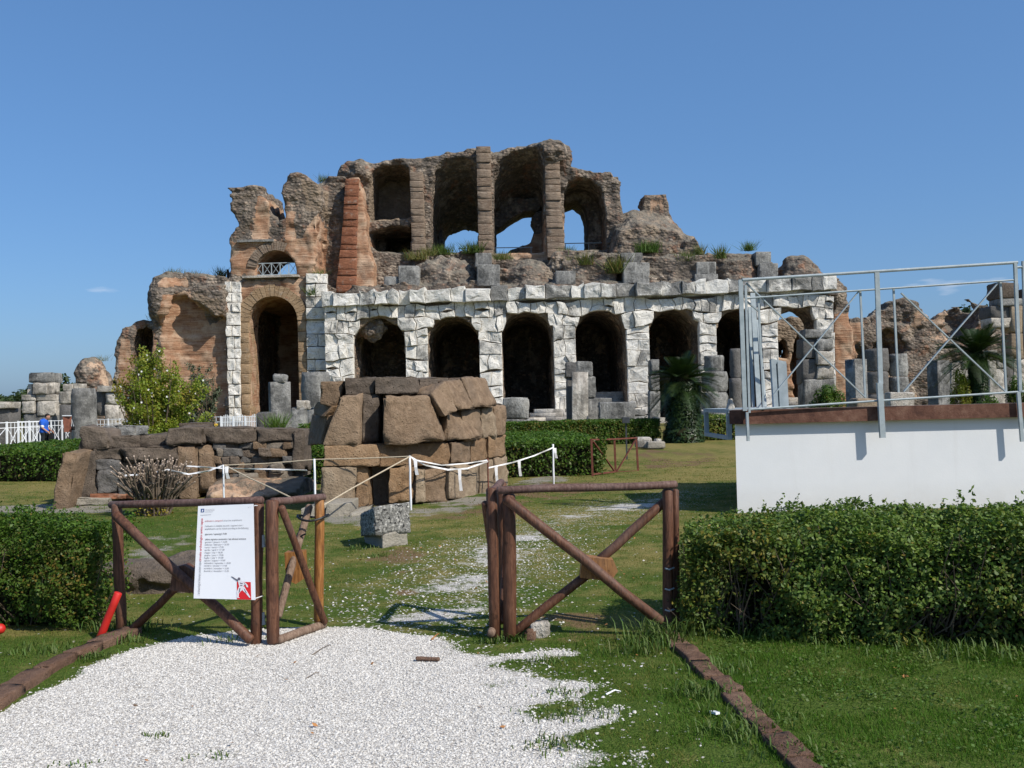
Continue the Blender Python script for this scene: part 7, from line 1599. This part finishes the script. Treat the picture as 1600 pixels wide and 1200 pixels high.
# taller weeds round posts, kerbs and hedge feet
def weeds(px, py, n, hgt, spread, seed, tn=.75):
    rng = np.random.default_rng(seed); c = G(px, py); x = c.x + rng.normal(0, spread, n); y = c.y + rng.normal(0, spread * .6, n); h = hgt * rng.uniform(.4, 1.1, n); an = rng.uniform(0, 6.283, n)
    A_ = np.stack([x, y, gh(x, y) - .004], 1); l = h * rng.uniform(.3, 1.1, n); M_ = A_ + np.stack([np.cos(an) * l * .4, np.sin(an) * l * .4, h * .75], 1); B_ = A_ + np.stack([np.cos(an) * l, np.sin(an) * l, h * .95], 1); wv = np.stack([-np.sin(an), np.cos(an), 0 * h], 1) * .0035
    v = np.stack([A_ - wv, A_ + wv, M_ + wv, M_ - wv, B_], 1).reshape(-1, 3); k = np.arange(n)[:, None] * 5
    return v, np.concatenate([k + np.array([[0, 1, 2]]), k + np.array([[0, 2, 3]]), k + np.array([[3, 2, 4]])]), np.repeat(np.clip(tn + rng.normal(0, .16, n), 0, 1), 5)
VV, FF, TT, b0_ = [], [], [], 0
for k, (x, y, n, h, s) in enumerate([(1030, 1005, 240, .17, .13), (1000, 1020, 120, .12, .12), (1060, 985, 160, .14, .12), (215, 985, 160, .10, .08), (190, 1005, 100, .08, .07), (140, 1030, 120, .06, .08), (160, 985, 120, .10, .09), (60, 1020, 130, .07, .16), (805, 1002, 90, .07, .05), (760, 1004, 70, .06, .05), (590, 870, 60, .06, .1), (560, 858, 70, .07, .1), (1150, 990, 200, .10, .22), (1300, 1000, 220, .11, .25), (1450, 1012, 240, .11, .25), (1570, 1025, 220, .11, .2), (1120, 1050, 160, .07, .14), (1170, 1120, 160, .06, .14), (1230, 1180, 140, .06, .12), (1100, 1090, 170, .08, .10), (1150, 1150, 160, .08, .10), (360, 1003, 50, .05, .1), (245, 1150, 26, .03, .04), (330, 1180, 30, .03, .05), (105, 1196, 26, .03, .05), (850, 1034, 90, .04, .09), (905, 1118, 160, .045, .13), (880, 1085, 60, .04, .07), (870, 1165, 110, .045, .09)]):
    v, f, tn = weeds(x, y, n, h, s, 300 + k); VV.append(v); FF.append(f + b0_); TT.append(tn); b0_ += len(v)
o = link('weeds', mesh('weeds', np.concatenate(VV), np.concatenate(FF), {'tint': np.concatenate(TT)}), M['weed_leaf'], None); o['kind'] = 'stuff'
rng = np.random.default_rng(500); n = 14000; xx = rng.uniform(1.2, 4.2, n); yy = rng.uniform(4.0, 6.6, n); zf = zones(xx, yy)['fresh']; k = (rng.uniform(size=n) < zf * np.clip(.4 + 1.2 * fbm2(xx, yy, .35, 81), 0, 1)); xx, yy = xx[k], yy[k]; n = len(xx)
o = link('clover', leaves_mesh('clover', np.stack([xx, yy, .018 + .02 * rng.uniform(size=n)], 1), rng.normal(0, .45, (n, 3)) + np.array([0, 0, 1]), rng.uniform(.012, .026, n), np.clip(rng.normal(.75, .2, n), 0, 1), rng, .8), M['weed_leaf'], None); o['kind'] = 'stuff'

def pebbles(name, x0, x1, y0, y1, n, r0, r1, seed, mode):
    rng = np.random.default_rng(seed); x = rng.uniform(x0, x1, n); y = rng.uniform(y0, y1, n); vis = np.abs(x) < y * .58 + .3; x, y = x[vis], y[vis]; z = zones(x, y)
    k = rng.uniform(size=len(x)) < (np.clip(z['gravel'] * 1.7 - .55, 0, 1) if mode == 'bed' else np.clip(z['speck'] * .55 + z['gravel'] * .45, 0, 1) * (z['gravel'] < .95)); x, y = x[k], y[k]; m = len(x)
    r = r0 + (r1 - r0) * rng.uniform(size=m) ** 2.2
    base = np.array([[1, 0, -.2], [.3, .95, -.1], [-.8, .6, -.2], [-.85, -.55, -.1], [.25, -1, -.2], [.35, .25, .75], [-.35, -.1, .8]]); q = rng.normal(0, .22, (m, 7, 3)) + base[None]
    an = rng.uniform(0, 6.283, m); ca, sa = np.cos(an)[:, None], np.sin(an)[:, None]; X = q[..., 0] * ca - q[..., 1] * sa; Y = q[..., 0] * sa + q[..., 1] * ca
    v = np.stack([x[:, None] + X * r[:, None], y[:, None] + Y * r[:, None], gh(x, y)[:, None] + (q[..., 2] * .75 + .28) * r[:, None]], -1).reshape(-1, 3)
    tri = np.array([[1, 2, 5], [2, 6, 5], [2, 3, 6], [3, 4, 6], [4, 5, 6], [4, 0, 5], [0, 1, 5]]); f = (np.arange(m)[:, None, None] * 7 + tri[None]).reshape(-1, 3)
    o = link(name, mesh(name, v, f, {'tint': np.repeat(np.clip(rng.beta(2.2, 1.6, m), 0, 1), 7)}), M['pebble'], None); o['kind'] = 'stuff'
pebbles('gravel', -3.0, 1.4, 3.9, 7.3, 112000, .0032, .0088, 1, 'bed')
pebbles('loose_stones', -3, 4, 4.0, 12, 30000, .0035, .013, 2, 'loose')
rng = np.random.default_rng(9); n = 160; xx = rng.uniform(-2.2, 3.6, n); yy = rng.uniform(4.1, 13, n); k = np.abs(xx) < yy * .55; xx, yy = xx[k], yy[k]; n = len(xx)
o = link('fallen_leaves', leaves_mesh('fallen_leaves', np.stack([xx, yy, .016 + 0 * xx], 1), rng.normal(0, .35, (n, 3)) + np.array([0, 0, 1]), rng.uniform(.018, .04, n), rng.uniform(0, .3, n), rng, .6), M['dry_leaf'], None); o['kind'] = 'stuff'
